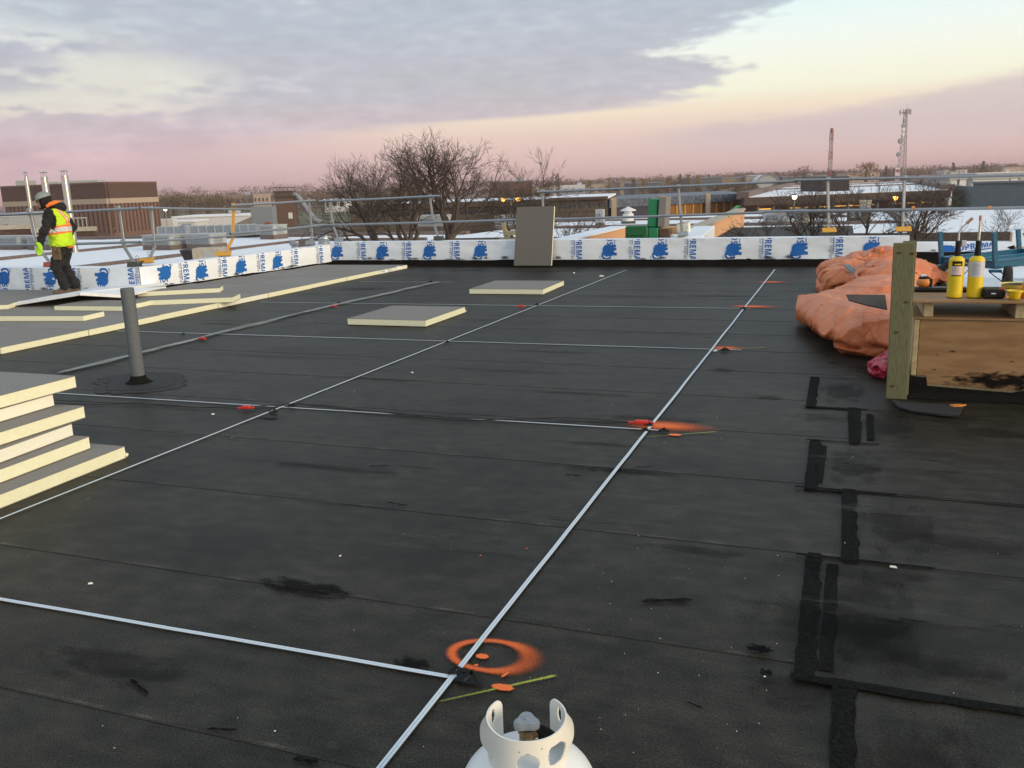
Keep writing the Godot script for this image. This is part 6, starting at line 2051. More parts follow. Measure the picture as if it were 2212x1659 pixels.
func build_trees():
	bare_tree("wide low bare tree at the left of the courtyard group", 812, 25.5, [[676, 398, 0, .055], [722, 372, 1.0, .06], [772, 356, -0.6, .06], [668, 440, -0.5, .05], [826, 366, 0.6, .05]], 345, 5, 0.0)
	bare_tree("dense bare tree in the middle of the left group", 872, 23.0, [[812, 350, 0.5, .06], [842, 326, -0.5, .07], [868, 322, 0.6, .07], [896, 338, 0, .06], [806, 400, 0.8, .045]], 316, 9, 0.0)
	bare_tree("tallest bare tree, its crown against the pink sky", 972, 23.5, [[948, 306, 0, .075], [978, 300, 0.6, .085], [1020, 320, -0.5, .07], [1062, 352, 0.4, .06], [926, 332, 0.5, .055]], 294, 14, 0.45)
	bare_tree("thin bare sapling left of the leaning board", 1120, 24.5, [[1112, 390, 0, .03], [1140, 392, 0.5, .03], [1176, 354, 0, .035], [1070, 440, -0.5, .035], [1165, 420, 0.5, .03]], 350, 21, -0.2)
	bare_tree("low bushy bare tree right of the leaning board", 1225, 26.0, [[1200, 485, 0, .03], [1270, 482, 0.5, .03], [1300, 492, 0, .03], [1235, 478, -0.5, .03]], 468, 25, -0.7)
	bare_tree("thin bare tree in front of the right snow roof", 1648, 24.0, [[1612, 466, 0, .03], [1650, 445, 0.5, .035], [1690, 456, 0, .03]], 428, 31, -0.3)
	bare_tree("branching bare tree left of the yellow clamp post", 1750, 23.0, [[1690, 440, 0, .04], [1722, 425, 0.5, .045], [1760, 415, -0.4, .045], [1665, 470, 0.3, .035], [1790, 425, 0.4, .04]], 408, 36, -0.3)
	bare_tree("bare tree between the two yellow clamp posts", 1850, 22.0, [[1810, 430, 0, .04], [1838, 415, 0.6, .045], [1880, 412, 0, .045], [1915, 428, -0.5, .04]], 405, 41, -0.3)
	bare_tree("leaning bare tree whose branches sweep right past the end post", 1955, 21.0, [[1975, 425, 0, .04], [2015, 425, 0.5, .05], [2050, 418, 0, .05], [2080, 442, -0.4, .045], [2095, 465, 0.3, .045], [1920, 435, 0.4, .035], [2035, 455, 0.6, .045]], 400, 47, -0.25)
	bare_tree("slender bare sapling at the right end of the courtyard", 2175, 27.0, [[2160, 455, 0, .02], [2190, 460, 0.3, .02], [2215, 465, 0, .02]], 448, 52, -0.9)

# ------------------------------------------------------------------ town
func wall_band(t: Node3D, called: String, a: Vector3, b: Vector3, y0: float, y1: float, out: float, m: Material) -> MeshInstance3D:
	var d := (b - a) * Vector3(1, 0, 1)
	var n := Vector3(-d.z, 0, d.x).normalized()      # towards the viewer for a wall running left to right
	var mb := Mb.new()
	var q := []
	for y in [y0, y1]:
		for e in [[a, -0.4], [b, -0.4], [b, out], [a, out]]:
			var p: Vector3 = e[0] + n * e[1]
			q.append(Vector3(p.x, y, p.z) - t.position)
	mb.hull8(q)
	return part(t, called, mb, m)
func fins(t: Node3D, a: Vector3, b: Vector3, y0: float, y1: float, count: int, m: Material, gap: Material):
	for k in count:
		var p := a.lerp(b, (k + 0.34) / count); var q := a.lerp(b, (k + 0.72) / count)
		wall_band(t, "slot_window", p, q, y0, y1, 0.02, gap)
		wall_band(t, "fin", a.lerp(b, (k + 0.72) / count), a.lerp(b, (k + 1.34) / count if k < count - 1 else 1.0), y0, y1, 0.3, m)
func simple_house(label: String, px0: float, px1: float, top_row: float, depth: float, deep: float, wall: Material, roof_m: Material, wins: int, group := "", cat := "building", called := "far_building", snow := false) -> Node3D:
	var a := at_depth(px0, top_row, depth); var b := at_depth(px1, top_row, depth)
	var top := (a.y + b.y) / 2
	var base := (a + b) / 2
	base.y = GROUND
	var w := b.x - a.x
	var h := top - GROUND
	var t := thing(called, label, cat, base, 0, group)
	var mb := Mb.new()
	mb.box(Vector3(0, h / 2 - 0.1, -deep / 2), Vector3(w, h - 0.2, deep))
	part(t, "wall", mb, wall)
	mb = Mb.new()
	mb.box(Vector3(0, h - 0.1 + 0.001, -deep / 2), Vector3(w + 0.4, 0.35, deep + 0.4), 0.03)
	var r := part(t, "roof", mb, M.snow if snow else roof_m)
	if w > 14.0:
		mb = Mb.new()
		mb.box(Vector3(w * 0.2, h + 0.6, -deep * 0.5), Vector3(2.2, 1.1, 2.0), 0.05)
		part(r, "roof_unit", mb, M.metal_light)
	for k in wins:
		var x := -w / 2 + w * (k + 0.5) / wins
		var wd := minf(w / wins * 0.5, 2.2)
		mb = Mb.new()
		mb.box(Vector3(x, h * 0.62, 0.03), Vector3(wd, minf(h * 0.3, 1.6), 0.1))
		part(t, "window", mb, M.window_glass)
	return t
func lamp_post(label: String, px: float, row: float, depth: float, warm: bool, heads: int, r: float):
	var top := at_depth(px, row, depth)
	var t := thing("street_lamp", label, "lamp", Vector3(top.x, GROUND, top.z))
	var h := top.y - GROUND
	var mb := Mb.new()
	mb.tube([Vector3.ZERO, Vector3(0, h - 0.2, 0)], [0.1, 0.06], 8)
	part(t, "pole", mb, M.metal_light)
	for k in heads:
		var x := 0.0 if heads == 1 else (k * 2 - 1) * 0.58
		if heads > 1:
			mb = Mb.new()
			mb.tube([Vector3(0, h - 0.3, 0), Vector3(x * 0.6, h - 0.12, 0), Vector3(x, h - 0.05, 0)], [0.04], 6)
			part(t, "arm", mb, M.metal_light)
		mb = Mb.new()
		mb.lathe([Vector2(0.0, -r), Vector2(r * 0.7, -r * 0.7), Vector2(r, 0.0), Vector2(r * 0.7, r * 0.6), Vector2(0, r * 0.8)], 12, Vector3(x, h, 0.0))
		part(t, "lamp_globe", mb, M.lamp_warm if warm else M.lamp_white)
		mb = Mb.new()
		mb.lathe([Vector2(r * 1.15, r * 0.5), Vector2(r * 0.6, r * 1.0), Vector2(0, r * 1.1)], 12, Vector3(x, h, 0.0))
		part(t, "hood", mb, M.dark_paint)
		var li := OmniLight3D.new()
		li.name = "light"
		li.light_color = Color(1, 0.75, 0.4) if warm else Color(1, 0.95, 0.85)
		li.light_energy = 1.5
		li.light_size = r
		li.omni_range = 60.0
		li.omni_attenuation = 2.0
		li.shadow_enabled = true
		t.add_child(li, true)
		li.position = Vector3(x, h - r * 0.2, 0)
func mast(label: String, px: float, top_row: float, depth: float, w0: float, w1: float, tone: Array, dishes: Array, head: String):
	var top := at_depth(px, top_row, depth)
	var base := Vector3(top.x, GROUND, top.z)
	var h := top.y - GROUND
	var t := thing("lattice_mast", label, "mast", base, 0.3)
	var n := 14
	for k in n:
		var mb := Mb.new()
		var ya := h * k / n; var yb := h * (k + 1) / n
		var ra := lerpf(w0, w1, float(k) / n); var rb := lerpf(w0, w1, float(k + 1) / n)
		for s in 3:
			var c0 := Vector3(cos(TAU * s / 3), 0, sin(TAU * s / 3)); var c1 := Vector3(cos(TAU * (s + 1) / 3), 0, sin(TAU * (s + 1) / 3))
			mb.tube([c0 * ra + Vector3(0, ya, 0), c0 * rb + Vector3(0, yb, 0)], [0.1], 5, false)
			mb.tube([c0 * ra + Vector3(0, ya, 0), c1 * rb + Vector3(0, yb, 0)], [0.055], 4, false)
			mb.tube([c1 * ra + Vector3(0, ya, 0), c0 * rb + Vector3(0, yb, 0)], [0.055], 4, false)
			mb.tube([c0 * rb + Vector3(0, yb, 0), c1 * rb + Vector3(0, yb, 0)], [0.055], 4, false)
		part(t, "lattice_bay", mb, tone[(k / 2) % tone.size()])
	for d in dishes:
		var mb := Mb.new()
		mb.tube([Vector3(d[1], h * d[0], 0.4), Vector3(d[1] - 0.1, h * d[0], 0.9)], [d[2], d[2] * 0.92], 14)
		part(t, "dish", mb, M.white_wall if d[3] else M.metal_grey)
	var mb := Mb.new()
	if head == "beacon":
		mb.lathe([Vector2(0.45, h - 0.2), Vector2(0.55, h + 0.5), Vector2(0.3, h + 1.1), Vector2(0, h + 1.2)], 12)
		part(t, "top_beacon", mb, M.mast_red)
	else:
		for s in 3:
			var e0 := Vector3(cos(TAU * s / 3) * 2.0, h, sin(TAU * s / 3) * 2.0); var e1 := Vector3(cos(TAU * (s + 1) / 3) * 2.0, h, sin(TAU * (s + 1) / 3) * 2.0)
			mb.tube([e0, e1], [0.08], 4)
			for q in [0.05, 0.5, 0.95]: mb.box(e0.lerp(e1, q) + Vector3(0, 0.2, 0), Vector3(0.3, 1.6, 0.25))
		mb.tube([Vector3(0, h, 0), Vector3(0, h + 2.4, 0)], [0.05], 4)
		mb.tube([Vector3(0.9, h, 0), Vector3(0.9, h + 2.2, 0)], [0.04], 4)
		part(t, "antenna_head", mb, M.mast_pale)
func leaf_mass(mb: Mb, c: Vector3, r: Vector3, n: int, size: float, wisp := 0.0):
	for k in n:
		var d := Vector3(rng.randfn(), rng.randfn(), rng.randfn()).normalized() * pow(rng.randf(), 0.45)
		var p := c + d * r
		var a := Vector3(rng.randfn(), rng.randfn() + wisp, rng.randfn()).normalized() * size * rng.randf_range(0.6, 1.5)
		var b := Vector3(rng.randfn(), rng.randfn(), rng.randfn()).normalized() * size * rng.randf_range(0.4, 0.9) * (1.0 - 0.75 * minf(wisp, 1.0))
		mb.tri(p - a * 0.5 - b * 0.5, p + b * 0.5 - a * 0.3, p + a * 0.5)
func small_tree(label: String, px: float, top_row: float, depth: float, wide: float, m: Material, kind: String, group: String):
	var top := at_depth(px, top_row, depth)
	var base := Vector3(top.x, GROUND, top.z)
	var h := top.y - GROUND
	var t := thing("far_tree", label, "tree", base, 0, group)
	var mb := Mb.new()
	mb.tube([Vector3.ZERO, Vector3(0, h * 0.55, 0), Vector3(0.1, h * 0.9, 0)], [wide * 0.1, wide * 0.06, 0.03], 6)
	part(t, "trunk", mb, M.bark)
	mb = Mb.new()
	if kind == "poplar":
		for k in 7: leaf_mass(mb, Vector3(rng.randfn() * 0.2, h * (0.25 + 0.1 * k), rng.randfn() * 0.2), Vector3(wide * 0.5 * (1.0 - absf(k - 2.5) * 0.15), h * 0.1, wide * 0.5), 60, 0.7, 0.5)
	elif kind == "spruce":
		for k in 8: leaf_mass(mb, Vector3(0, h * (0.15 + 0.11 * k), 0), Vector3(wide * 0.6 * (1.0 - k / 8.5), h * 0.07, wide * 0.6 * (1.0 - k / 8.5)), 50, 0.7)
	else:
		for k in 9: leaf_mass(mb, Vector3(rng.randfn() * wide * 0.3, h * rng.randf_range(0.45, 0.88), rng.randfn() * wide * 0.3), Vector3(wide * 0.32, h * 0.13, wide * 0.32), 60, 0.9, 0.4)
	part(t, "crown", mb, m)
func build_town():
	# street level
	var mb := Mb.new()
	var g := Vector2(3000, 3000)
	mb.quad(Vector3(-g.x, GROUND, 60), Vector3(g.x, GROUND, 60), Vector3(g.x, GROUND, -g.y), Vector3(-g.x, GROUND, -g.y))
	setting("ground", mb, M.ground_soil)
	mb = Mb.new()
	mb.slab(PackedVector2Array([Vector2(-190, -200), Vector2(-40, -205), Vector2(-30, -420), Vector2(-300, -430)]), GROUND - 0.1, GROUND + 0.03)
	setting("grass_field", mb, M.grass)
	mb = Mb.new()
	mb.slab(PackedVector2Array([Vector2(20, -215), Vector2(130, -225), Vector2(140, -290), Vector2(20, -280)]), GROUND - 0.1, GROUND + 0.03)
	setting("grass_field", mb, M.grass)
	mb = Mb.new()
	mb.slab(PackedVector2Array([Vector2(8, -78), Vector2(60, -95), Vector2(70, -190), Vector2(0, -190)]), GROUND - 0.1, GROUND + 0.025)
	setting("parking_lot", mb, M.asphalt)
	# brick building on the left
	var c := at_depth(229, 396, 140.0); var le := at_depth(4, 404, 150.0); var ri := at_depth(334, 392, 152.0)
	var top := c.y
	var t := thing("brick_building", "brown brick building with vertical fin windows beyond the steel stacks", "building", Vector3(c.x, GROUND, c.z))
	for s in [[le, c, 24], [c, ri, 13]]:
		var a: Vector3 = s[0]; var b: Vector3 = s[1]
		wall_band(t, "wall_core", a, b, GROUND, top - 0.2, -0.05, M.brick_dark)
		wall_band(t, "parapet_band", a, b, top - 2.3, top, 0.3, M.brick_dark)
		wall_band(t, "coping", a, b, top, top + 0.25, 0.4, M.brick_brown)
		wall_band(t, "cream_band", a, b, top - 3.1, top - 2.3, 0.36, M.concrete_cream)
		fins(t, a, b, top - 7.6, top - 3.1, s[2], M.brick_brown, M.brick_dark)
		wall_band(t, "spandrel", a, b, top - 8.8, top - 7.6, 0.32, M.brick_brown)
		wall_band(t, "cream_band", a, b, top - 9.1, top - 8.8, 0.4, M.concrete_cream)
		for k in 7:
			wall_band(t, "column", a.lerp(b, (k + 0.0) / 7.0), a.lerp(b, (k + 0.18) / 7.0), GROUND, top - 9.1, 0.25, M.brick_brown)
			for e in 3: 
				var wn := wall_band(t, "window", a.lerp(b, (k + 0.22 + e * 0.26) / 7.0), a.lerp(b, (k + 0.44 + e * 0.26) / 7.0), GROUND + 1.2, top - 9.3, 0.02, M.window_glass)
				if (k + e) % 2 == 0: wall_band(wn, "glazing_bar", a.lerp(b, (k + 0.22 + e * 0.26) / 7.0) - t.position, a.lerp(b, (k + 0.44 + e * 0.26) / 7.0) - t.position, -0.0 + 2.6, 2.75, 0.08, M.metal_light)
	mb = Mb.new()
	var bk := Vector3(-6, 0, -30)
	mb.hull8([le - t.position * Vector3(1, 0, 1), c - t.position * Vector3(1, 0, 1), ri - t.position * Vector3(1, 0, 1), (le + ri - c) - t.position * Vector3(1, 0, 1), le - t.position, c - t.position, ri - t.position, le + ri - c - t.position].map(func(p): return p))
	for q in [[90, 385, 3.0, 0.8], [165, 389, 5.0, 0.9], [195, 392, 4.0, 0.5], [30, 398, 2.0, 1.2]]:
		var p := at_depth(q[0], q[1] + 6, 152.0) - t.position
		var mu := Mb.new()
		mu.box(Vector3(p.x, top - GROUND + q[3] * 0.5, p.z - 4), Vector3(q[2], q[3], 3.0), 0.05)
		part(t, "roof_unit", mu, M.metal_light)
	mb = Mb.new()
	mb.slab(PackedVector2Array([Vector2(le.x, le.z), Vector2(c.x, c.z), Vector2(ri.x, ri.z), Vector2((le + ri - c).x, (le + ri - c).z - 20)]), 0, 0.3)
	var rf := part(t, "roof", mb, M.roof_brown)
	rf.position = Vector3(0, top - 0.5, 0) - t.position
	# low buildings in front of the brick one
	for q in [[-20, 70, 497, 66.0, "low brick annex with pale coping at the left edge"], [70, 205, 503, 64.0, "low brick annex with pale coping behind the worker"]]:
		var a := at_depth(q[0], q[2], q[3]); var b := at_depth(q[1], q[2] - 4, q[3])
		t = thing("brick_annex", q[4], "building", Vector3((a.x + b.x) / 2, GROUND, a.z))
		wall_band(t, "wall", a, b, GROUND, a.y, 0.0, M.brick_dark)
		wall_band(t, "coping", a, b, a.y, a.y + 0.3, 0.15, M.siding_beige)
		for k in 12: wall_band(t, "baluster", a.lerp(b, 0.1 + k * 0.068), a.lerp(b, 0.103 + k * 0.068), a.y + 0.3, a.y + 0.9, -0.3, M.metal_light)
		wall_band(t, "top_rail", a.lerp(b, 0.1), a.lerp(b, 0.86), a.y + 0.9, a.y + 0.97, -0.3, M.metal_light)
	simple_house("white roofed shed at the left edge beside the brick building", -20, 18, 463, 120.0, 12.0, M.metal_light, M.snow, 2, "", "shed", "shed", true)
	# shed row and vehicles right of the brick building
	simple_house("long white shed beside the grass field", 372, 535, 466, 195.0, 14.0, M.white_wall, M.metal_light, 0, "", "shed", "shed", true)
	simple_house("lower white shed left of the long white one", 350, 420, 478, 180.0, 8.0, M.white_wall, M.metal_light, 2, "", "shed", "shed", true)
	t = thing("container_van", "white box van with dark cab beside the white shed", "van", at_depth(352, 486, 172.0) * Vector3(1, 0, 1) + Vector3(0, GROUND, 0))
	mb = Mb.new()
	mb.box(Vector3(0, 1.9, 0), Vector3(5.0, 2.6, 2.2), 0.08)
	part(t, "box_body", mb, M.white_wall)
	mb = Mb.new()
	mb.hull8([Vector3(-4.2, 0.6, -1), Vector3(-2.5, 0.6, -1), Vector3(-2.5, 0.6, 1), Vector3(-4.2, 0.6, 1), Vector3(-3.7, 2.5, -0.9), Vector3(-2.5, 2.5, -0.9), Vector3(-2.5, 2.5, 0.9), Vector3(-3.7, 2.5, 0.9)])
	part(t, "cab", mb, M.dark_paint)
	for x in [-3.3, 1.5]:
		mb = Mb.new()
		mb.tube([Vector3(x, 0.48, 0.95), Vector3(x, 0.48, 1.2)], [0.48], 16)
		part(t, "wheel", mb, M.rubber)
	# grey hut with a sloping roof
	t = thing("grey_hut", "grey sheet metal hut with a long lean-to roof", "hut", at_depth(567, 484, 150.0) * Vector3(1, 0, 1) + Vector3(0, GROUND, 0))
	var s := 150.0 / LENS
	mb = Mb.new()
	mb.box(Vector3(0, 2.6, -1.5), Vector3(45 * s, 5.2, 3.0))
	part(t, "wall", mb, M.metal_grey)
	mb = Mb.new()
	mb.hull8([Vector3(-120 * s, 0.3, -3), Vector3(-22 * s, 0.3, -3), Vector3(-22 * s, 0.3, 0), Vector3(-120 * s, 0.3, 0), Vector3(-120 * s, 0.5, -3), Vector3(-22 * s, 3.6, -3), Vector3(-22 * s, 3.6, 0), Vector3(-120 * s, 0.5, 0)])
	part(t, "lean_to_roof", mb, M.facer_cool)
	mb = Mb.new()
	mb.box(Vector3(12 * s, 1.9, 0.05), Vector3(0.9, 1.4, 0.15))
	part(t, "red_door", mb, M.red_paint)
	# training tower with a chute
	var tb := at_depth(622, 480, 200.0)
	var tt := at_depth(620, 412, 200.0)
	t = thing("training_tower", "brown tower with railed platform and grey escape chute", "tower", Vector3(tb.x, GROUND, tb.z))
	var hh := tt.y - GROUND
	mb = Mb.new()
	mb.box(Vector3(0, hh / 2, 0), Vector3(4.0, hh, 4.0), 0.05)
	part(t, "shaft", mb, M.tower_brown)
	mb = Mb.new()
	mb.box(Vector3(0.3, hh - 1.2, 0), Vector3(5.0, 0.25, 5.0), 0.03)
	part(t, "platform", mb, M.dark_paint)
	for k in 7:
		mb = Mb.new()
		mb.tube([Vector3(-2.1 + 0.8 * k, hh - 1.2, 2.4), Vector3(-2.1 + 0.8 * k, hh + 0.7, 2.4)], [0.06], 4)
		part(t, "baluster", mb, M.dark_paint)
	mb = Mb.new()
	for y in [-0.2, 0.7]: mb.tube([Vector3(-2.2, hh + y, 2.4), Vector3(2.8, hh + y, 2.4)], [0.07], 4)
	part(t, "hand_rail", mb, M.dark_paint)
	mb = Mb.new()
	mb.tube([Vector3(1.9, hh - 0.8, 0.6), Vector3(3.0, hh - 1.6, 0.6), Vector3(4.6, hh - 4.2, 0.6), Vector3(6.2, hh - 6.6, 0.6), Vector3(7.4, hh - 7.2, 0.6)], [0.62], 14)
	part(t, "chute", mb, M.metal_grey)
	mb = Mb.new()
	mb.box(Vector3(1.2, 2.4, 2.05), Vector3(0.9, 1.3, 0.08))
	part(t, "notice_board", mb, M.white_wall)
	mb = Mb.new()
	mb.tube([Vector3(-2.6, 0, 1), Vector3(-2.6, hh - 1.2, 1)], [0.09], 5)
	mb.tube([Vector3(-2.6, 0, 2.2), Vector3(-2.6, hh - 1.2, 2.2)], [0.09], 5)
	part(t, "stair_post", mb, M.dark_paint)
	# brown low wings in the middle distance
	for q in [[755, 1190, 444, 456, 482, 92.0, "long dark brown low building behind the bare trees"], [1184, 1312, 428, 434, 470, 84.0, "brown sided building end with clerestory strip left of the navy wall"]]:
		var a := at_depth(q[0], q[2], q[5]); var b := at_depth(q[1], q[2] - (q[1] - q[0]) * 0.033, q[5])
		var m := at_depth(q[0], q[3], q[5])
		t = thing("brown_building", q[6], "building", Vector3((a.x + b.x) / 2, GROUND, a.z))
		wall_band(t, "wall", a, b, GROUND, m.y, 0.0, M.siding_brown)
		wall_band(t, "roof_fascia", a, b, m.y, a.y, 0.5, M.roof_brown)
		for k in 9: wall_band(t, "siding_board", a, b, GROUND + 1.0 + 0.45 * k, GROUND + 1.36 + 0.45 * k, 0.06, M.siding_brown)
		for k in 6: wall_band(t, "clerestory_window", a.lerp(b, (k + 0.2) / 6.0), a.lerp(b, (k + 0.8) / 6.0), m.y - 0.7, m.y - 0.3, 0.1, M.window_glass)
		mb = Mb.new()
		mb.slab(PackedVector2Array([Vector2(a.x, a.z), Vector2(b.x, b.z), Vector2(b.x + 4, b.z - 26), Vector2(a.x + 4, a.z - 26)]), 0, 0.2)
		var ro := part(t, "snow_roof", mb, M.snow)
		ro.position = Vector3(0, a.y - 0.25, 0) - t.position
	# navy and ochre building
	t = thing("navy_building", "building with navy wall turning to ochre panels and pale posts", "building", at_depth(1460, 466, 86.0) * Vector3(1, 0, 1) + Vector3(0, GROUND, 0))
	var n0 := at_depth(1312, 431, 86.0); var n1 := at_depth(1425, 428, 90.0); var n2 := at_depth(1612, 421, 98.0)
	wall_band(t, "navy_wall", n0, n1, GROUND, n0.y - 0.8, 0.0, M.navy_wall)
	wall_band(t, "ochre_wall", n1, n2, GROUND, n0.y - 0.8, -0.1, M.ochre_wall)
	wall_band(t, "metal_roof_edge", n0, n2, n0.y - 0.8, n0.y, 0.3, M.navy_roof)
	for k in 11:
		var f := k / 11.0
		wall_band(t, "panel_joint", n1.lerp(n2, f), n1.lerp(n2, f + 0.012), GROUND + 1, n0.y - 0.8, 0.0, M.yellow_paint)
	for y in [1.9, 3.1]: wall_band(t, "panel_joint", n1, n2, GROUND + y, GROUND + y + 0.07, 0.0, M.tower_brown)
	for px in [1323, 1420, 1519]:
		var f: Vector3 = n0.lerp(n2, (px - 1312) / 300.0)
		wall_band(t, "pale_post", f - Vector3(0.25, 0, 0), f + Vector3(0.25, 0, 0), GROUND, n0.y + 0.15, 0.6, M.concrete_cream)
	mb = Mb.new()
	mb.slab(PackedVector2Array([Vector2(n0.x, n0.z), Vector2(n2.x, n2.z), Vector2(n2.x + 5, n2.z - 30), Vector2(n0.x + 5, n0.z - 30)]), 0, 0.2)
	rf = part(t, "roof", mb, M.navy_roof)
	rf.position = Vector3(0, n0.y - 0.25, 0) - t.position
	# parked cars
	var ck := 0
	for q in [[1463, 482, M.white_wall, "white car at the end of the parked row"], [1480, 480, M.dark_paint, "black car parked next to the white one"], [1497, 478, M.dark_paint, "black car parked second from the white one"], [1514, 476, M.metal_grey, "grey car parked farthest along the row"]]:
		var p := on_level(q[0], q[1], GROUND + 0.7)
		p.y = GROUND + 0.03
		car(q[3], p, 1.9 + 0.05 * ck, q[2])
		ck += 1
	car("white car parked on the grass verge by the far buildings", on_level(1662 - 60, 415, GROUND + 1.0) * Vector3(1, 0, 1) + Vector3(0, GROUND + 0.04, 0), 0.2, M.white_wall)
	# canopy building with lit strips under its roof
	var y1 := -0.2
	var p0 := on_level(1604, 426, y1); var p1 := on_level(2050, 409, y1)
	var p2 := on_level(1712, 399, y1); var p3 := on_level(1956, 390, y1)
	t = thing("lit_building", "snow roofed building with lit strip lights under its dark fascia", "building", Vector3((p0.x + p1.x) / 2, GROUND, (p0.z + p1.z) / 2))
	mb = Mb.new()
	mb.slab(PackedVector2Array([Vector2(p0.x, p0.z), Vector2(p1.x, p1.z), Vector2(p3.x, p3.z), Vector2(p2.x, p2.z)]), -0.6, 0.0)
	rf = part(t, "snow_roof", mb, M.snow)
	rf.position = Vector3(0, y1, 0) - t.position
	wall_band(t, "fascia", p0, p1, y1 - 0.85, y1 - 0.05, 0.35, M.roof_brown)
	var inset := (p2 - p0).normalized() * 3.0
	wall_band(t, "back_wall", p0 + inset, p1 + inset, GROUND, y1 - 0.6, 0.0, M.brick_dark)
	for k in 14:
		wall_band(t, "mullion", p0.lerp(p1, k / 14.0), p0.lerp(p1, k / 14.0 + 0.003), GROUND + 1, y1 - 1.0, 0.1, M.metal_grey)
	for k in [1, 3, 4, 5, 6, 7, 8, 10, 11, 12]:
		var lm := wall_band(t, "strip_light", (p0 + inset * 0.7).lerp(p1 + inset * 0.7, (k + 0.05) / 14.0), (p0 + inset * 0.7).lerp(p1 + inset * 0.7, (k + 0.9) / 14.0), y1 - 1.38, y1 - 1.3, 0.3, M.tube_light)
	for q in [[p2, p0, "roof_edge"], [p1, p3, "roof_edge"]]:
		var eb := Mb.new()
		eb.bar(q[0] - t.position + Vector3(0, 0.15, 0), q[1] - t.position + Vector3(0, 0.15, 0), 1.2, 0.7, Vector3.UP)
		part(t, q[2], eb, M.curb_brown)
	for f in [0.35, 0.62, 0.85]:
		var eb := Mb.new()
		eb.bar(p0.lerp(p2, f) - t.position, p1.lerp(p3, f) - t.position, 0.8, 0.35, Vector3.UP)
		part(t, "roof_curb", eb, M.curb_brown)
	for e in [p0, p1]:
		var eb := Mb.new()
		var dir := (p1 - p0).normalized() * (1.0 if e == p1 else -1.0)
		eb.hull8([e + dir * 0.2 + Vector3(0, -0.8, 0) - t.position, e + dir * 0.7 + Vector3(0, -0.8, 0) - t.position, e + dir * 0.7 + Vector3(0, -0.8, 0.3) - t.position, e + dir * 0.2 + Vector3(0, -0.8, 0.3) - t.position, e + dir * 4.0 + Vector3(0, -3.6, 0) - t.position, e + dir * 4.6 + Vector3(0, -3.6, 0) - t.position, e + dir * 4.6 + Vector3(0, -3.6, 0.3) - t.position, e + dir * 4.0 + Vector3(0, -3.6, 0.3) - t.position])
		part(t, "green_brace", eb, M.green_light)
	var bb := on_level(1805, 413, y1)
	t = thing("roof_penthouse", "dark louvered penthouse box on the snowy roof before the masts", "roof unit", bb)
	var bs := -bb.z / LENS
	mb = Mb.new()
	mb.box(Vector3(0, 14 * bs, -4), Vector3(57 * bs, 28 * bs, 8), 0.05)
	part(t, "casing", mb, M.rubber)
	mb = Mb.new()
	mb.box(Vector3(0, 29 * bs, -4), Vector3(52 * bs, 2.4 * bs, 8.4), 0.05)
	part(t, "cap", mb, M.dark_paint)
	# blue grey hall on the right
	t = thing("grey_hall", "large plain blue-grey hall behind the sweeping branches", "building", at_depth(2140, 437, 92.0) * Vector3(1, 0, 1) + Vector3(0, GROUND, 0))
	var h0 := at_depth(2058, 402, 104.0); var h1 := at_depth(2102, 396.5, 92.0); var h2 := at_depth(2320, 375, 84.0)
	wall_band(t, "wall", h1, h2, GROUND, h1.y, 0.0, M.blue_grey_wall)
	wall_band(t, "wall", h0, h1, GROUND, h1.y - 0.3, 0.0, M.blue_grey_wall)
	wall_band(t, "eaves", h1, h2, h1.y, h1.y + 0.2, 0.2, M.metal_grey)
	for px in [[2052, 2068], [2074, 2088], [2102, 2180], [2184, 2200]]:
		simple_house("white trailer in the yard behind the blue-grey hall", px[0], px[1], 385 - (px[0] - 2052) * 0.03, 150.0, 8.0, M.white_wall, M.metal_light, 0, "white trailers in the yard", "trailer", "yard_trailer")
	# lamps
	lamp_post("two headed street lamp with warm globes before the brown building", 1103, 430, 70.0, true, 2, 0.2)
	lamp_post("single white street lamp before the lit building", 1716, 425, 82.0, false, 1, 0.26)
	lamp_post("single warm street lamp before the lit building", 1934, 427, 82.0, true, 1, 0.24)
	lamp_post("single street lamp in the yard by the white shed", 357, 452, 160.0, false, 1, 0.34)
	lamp_post("warm lamp seen past the worker on the brick building front", 64, 452, 75.0, true, 1, 0.12)
	# masts
	mast("red topped lattice mast, the shorter of the two", 1797, 284, 300.0, 0.8, 0.6, [M.mast_red, M.mast_pale], [[0.45, -0.9, 0.4, false]], "beacon")
	mast("taller pale lattice mast with antenna head and dishes", 1957, 243, 300.0, 1.9, 0.6, [M.mast_pale], [[0.5, -2.3, 0.8, false], [0.66, -1.9, 0.9, false], [0.74, -1.2, 0.6, true], [0.8, -1.1, 0.6, true], [0.84, -1.2, 0.6, false], [0.9, -0.8, 0.6, false]], "antenna")
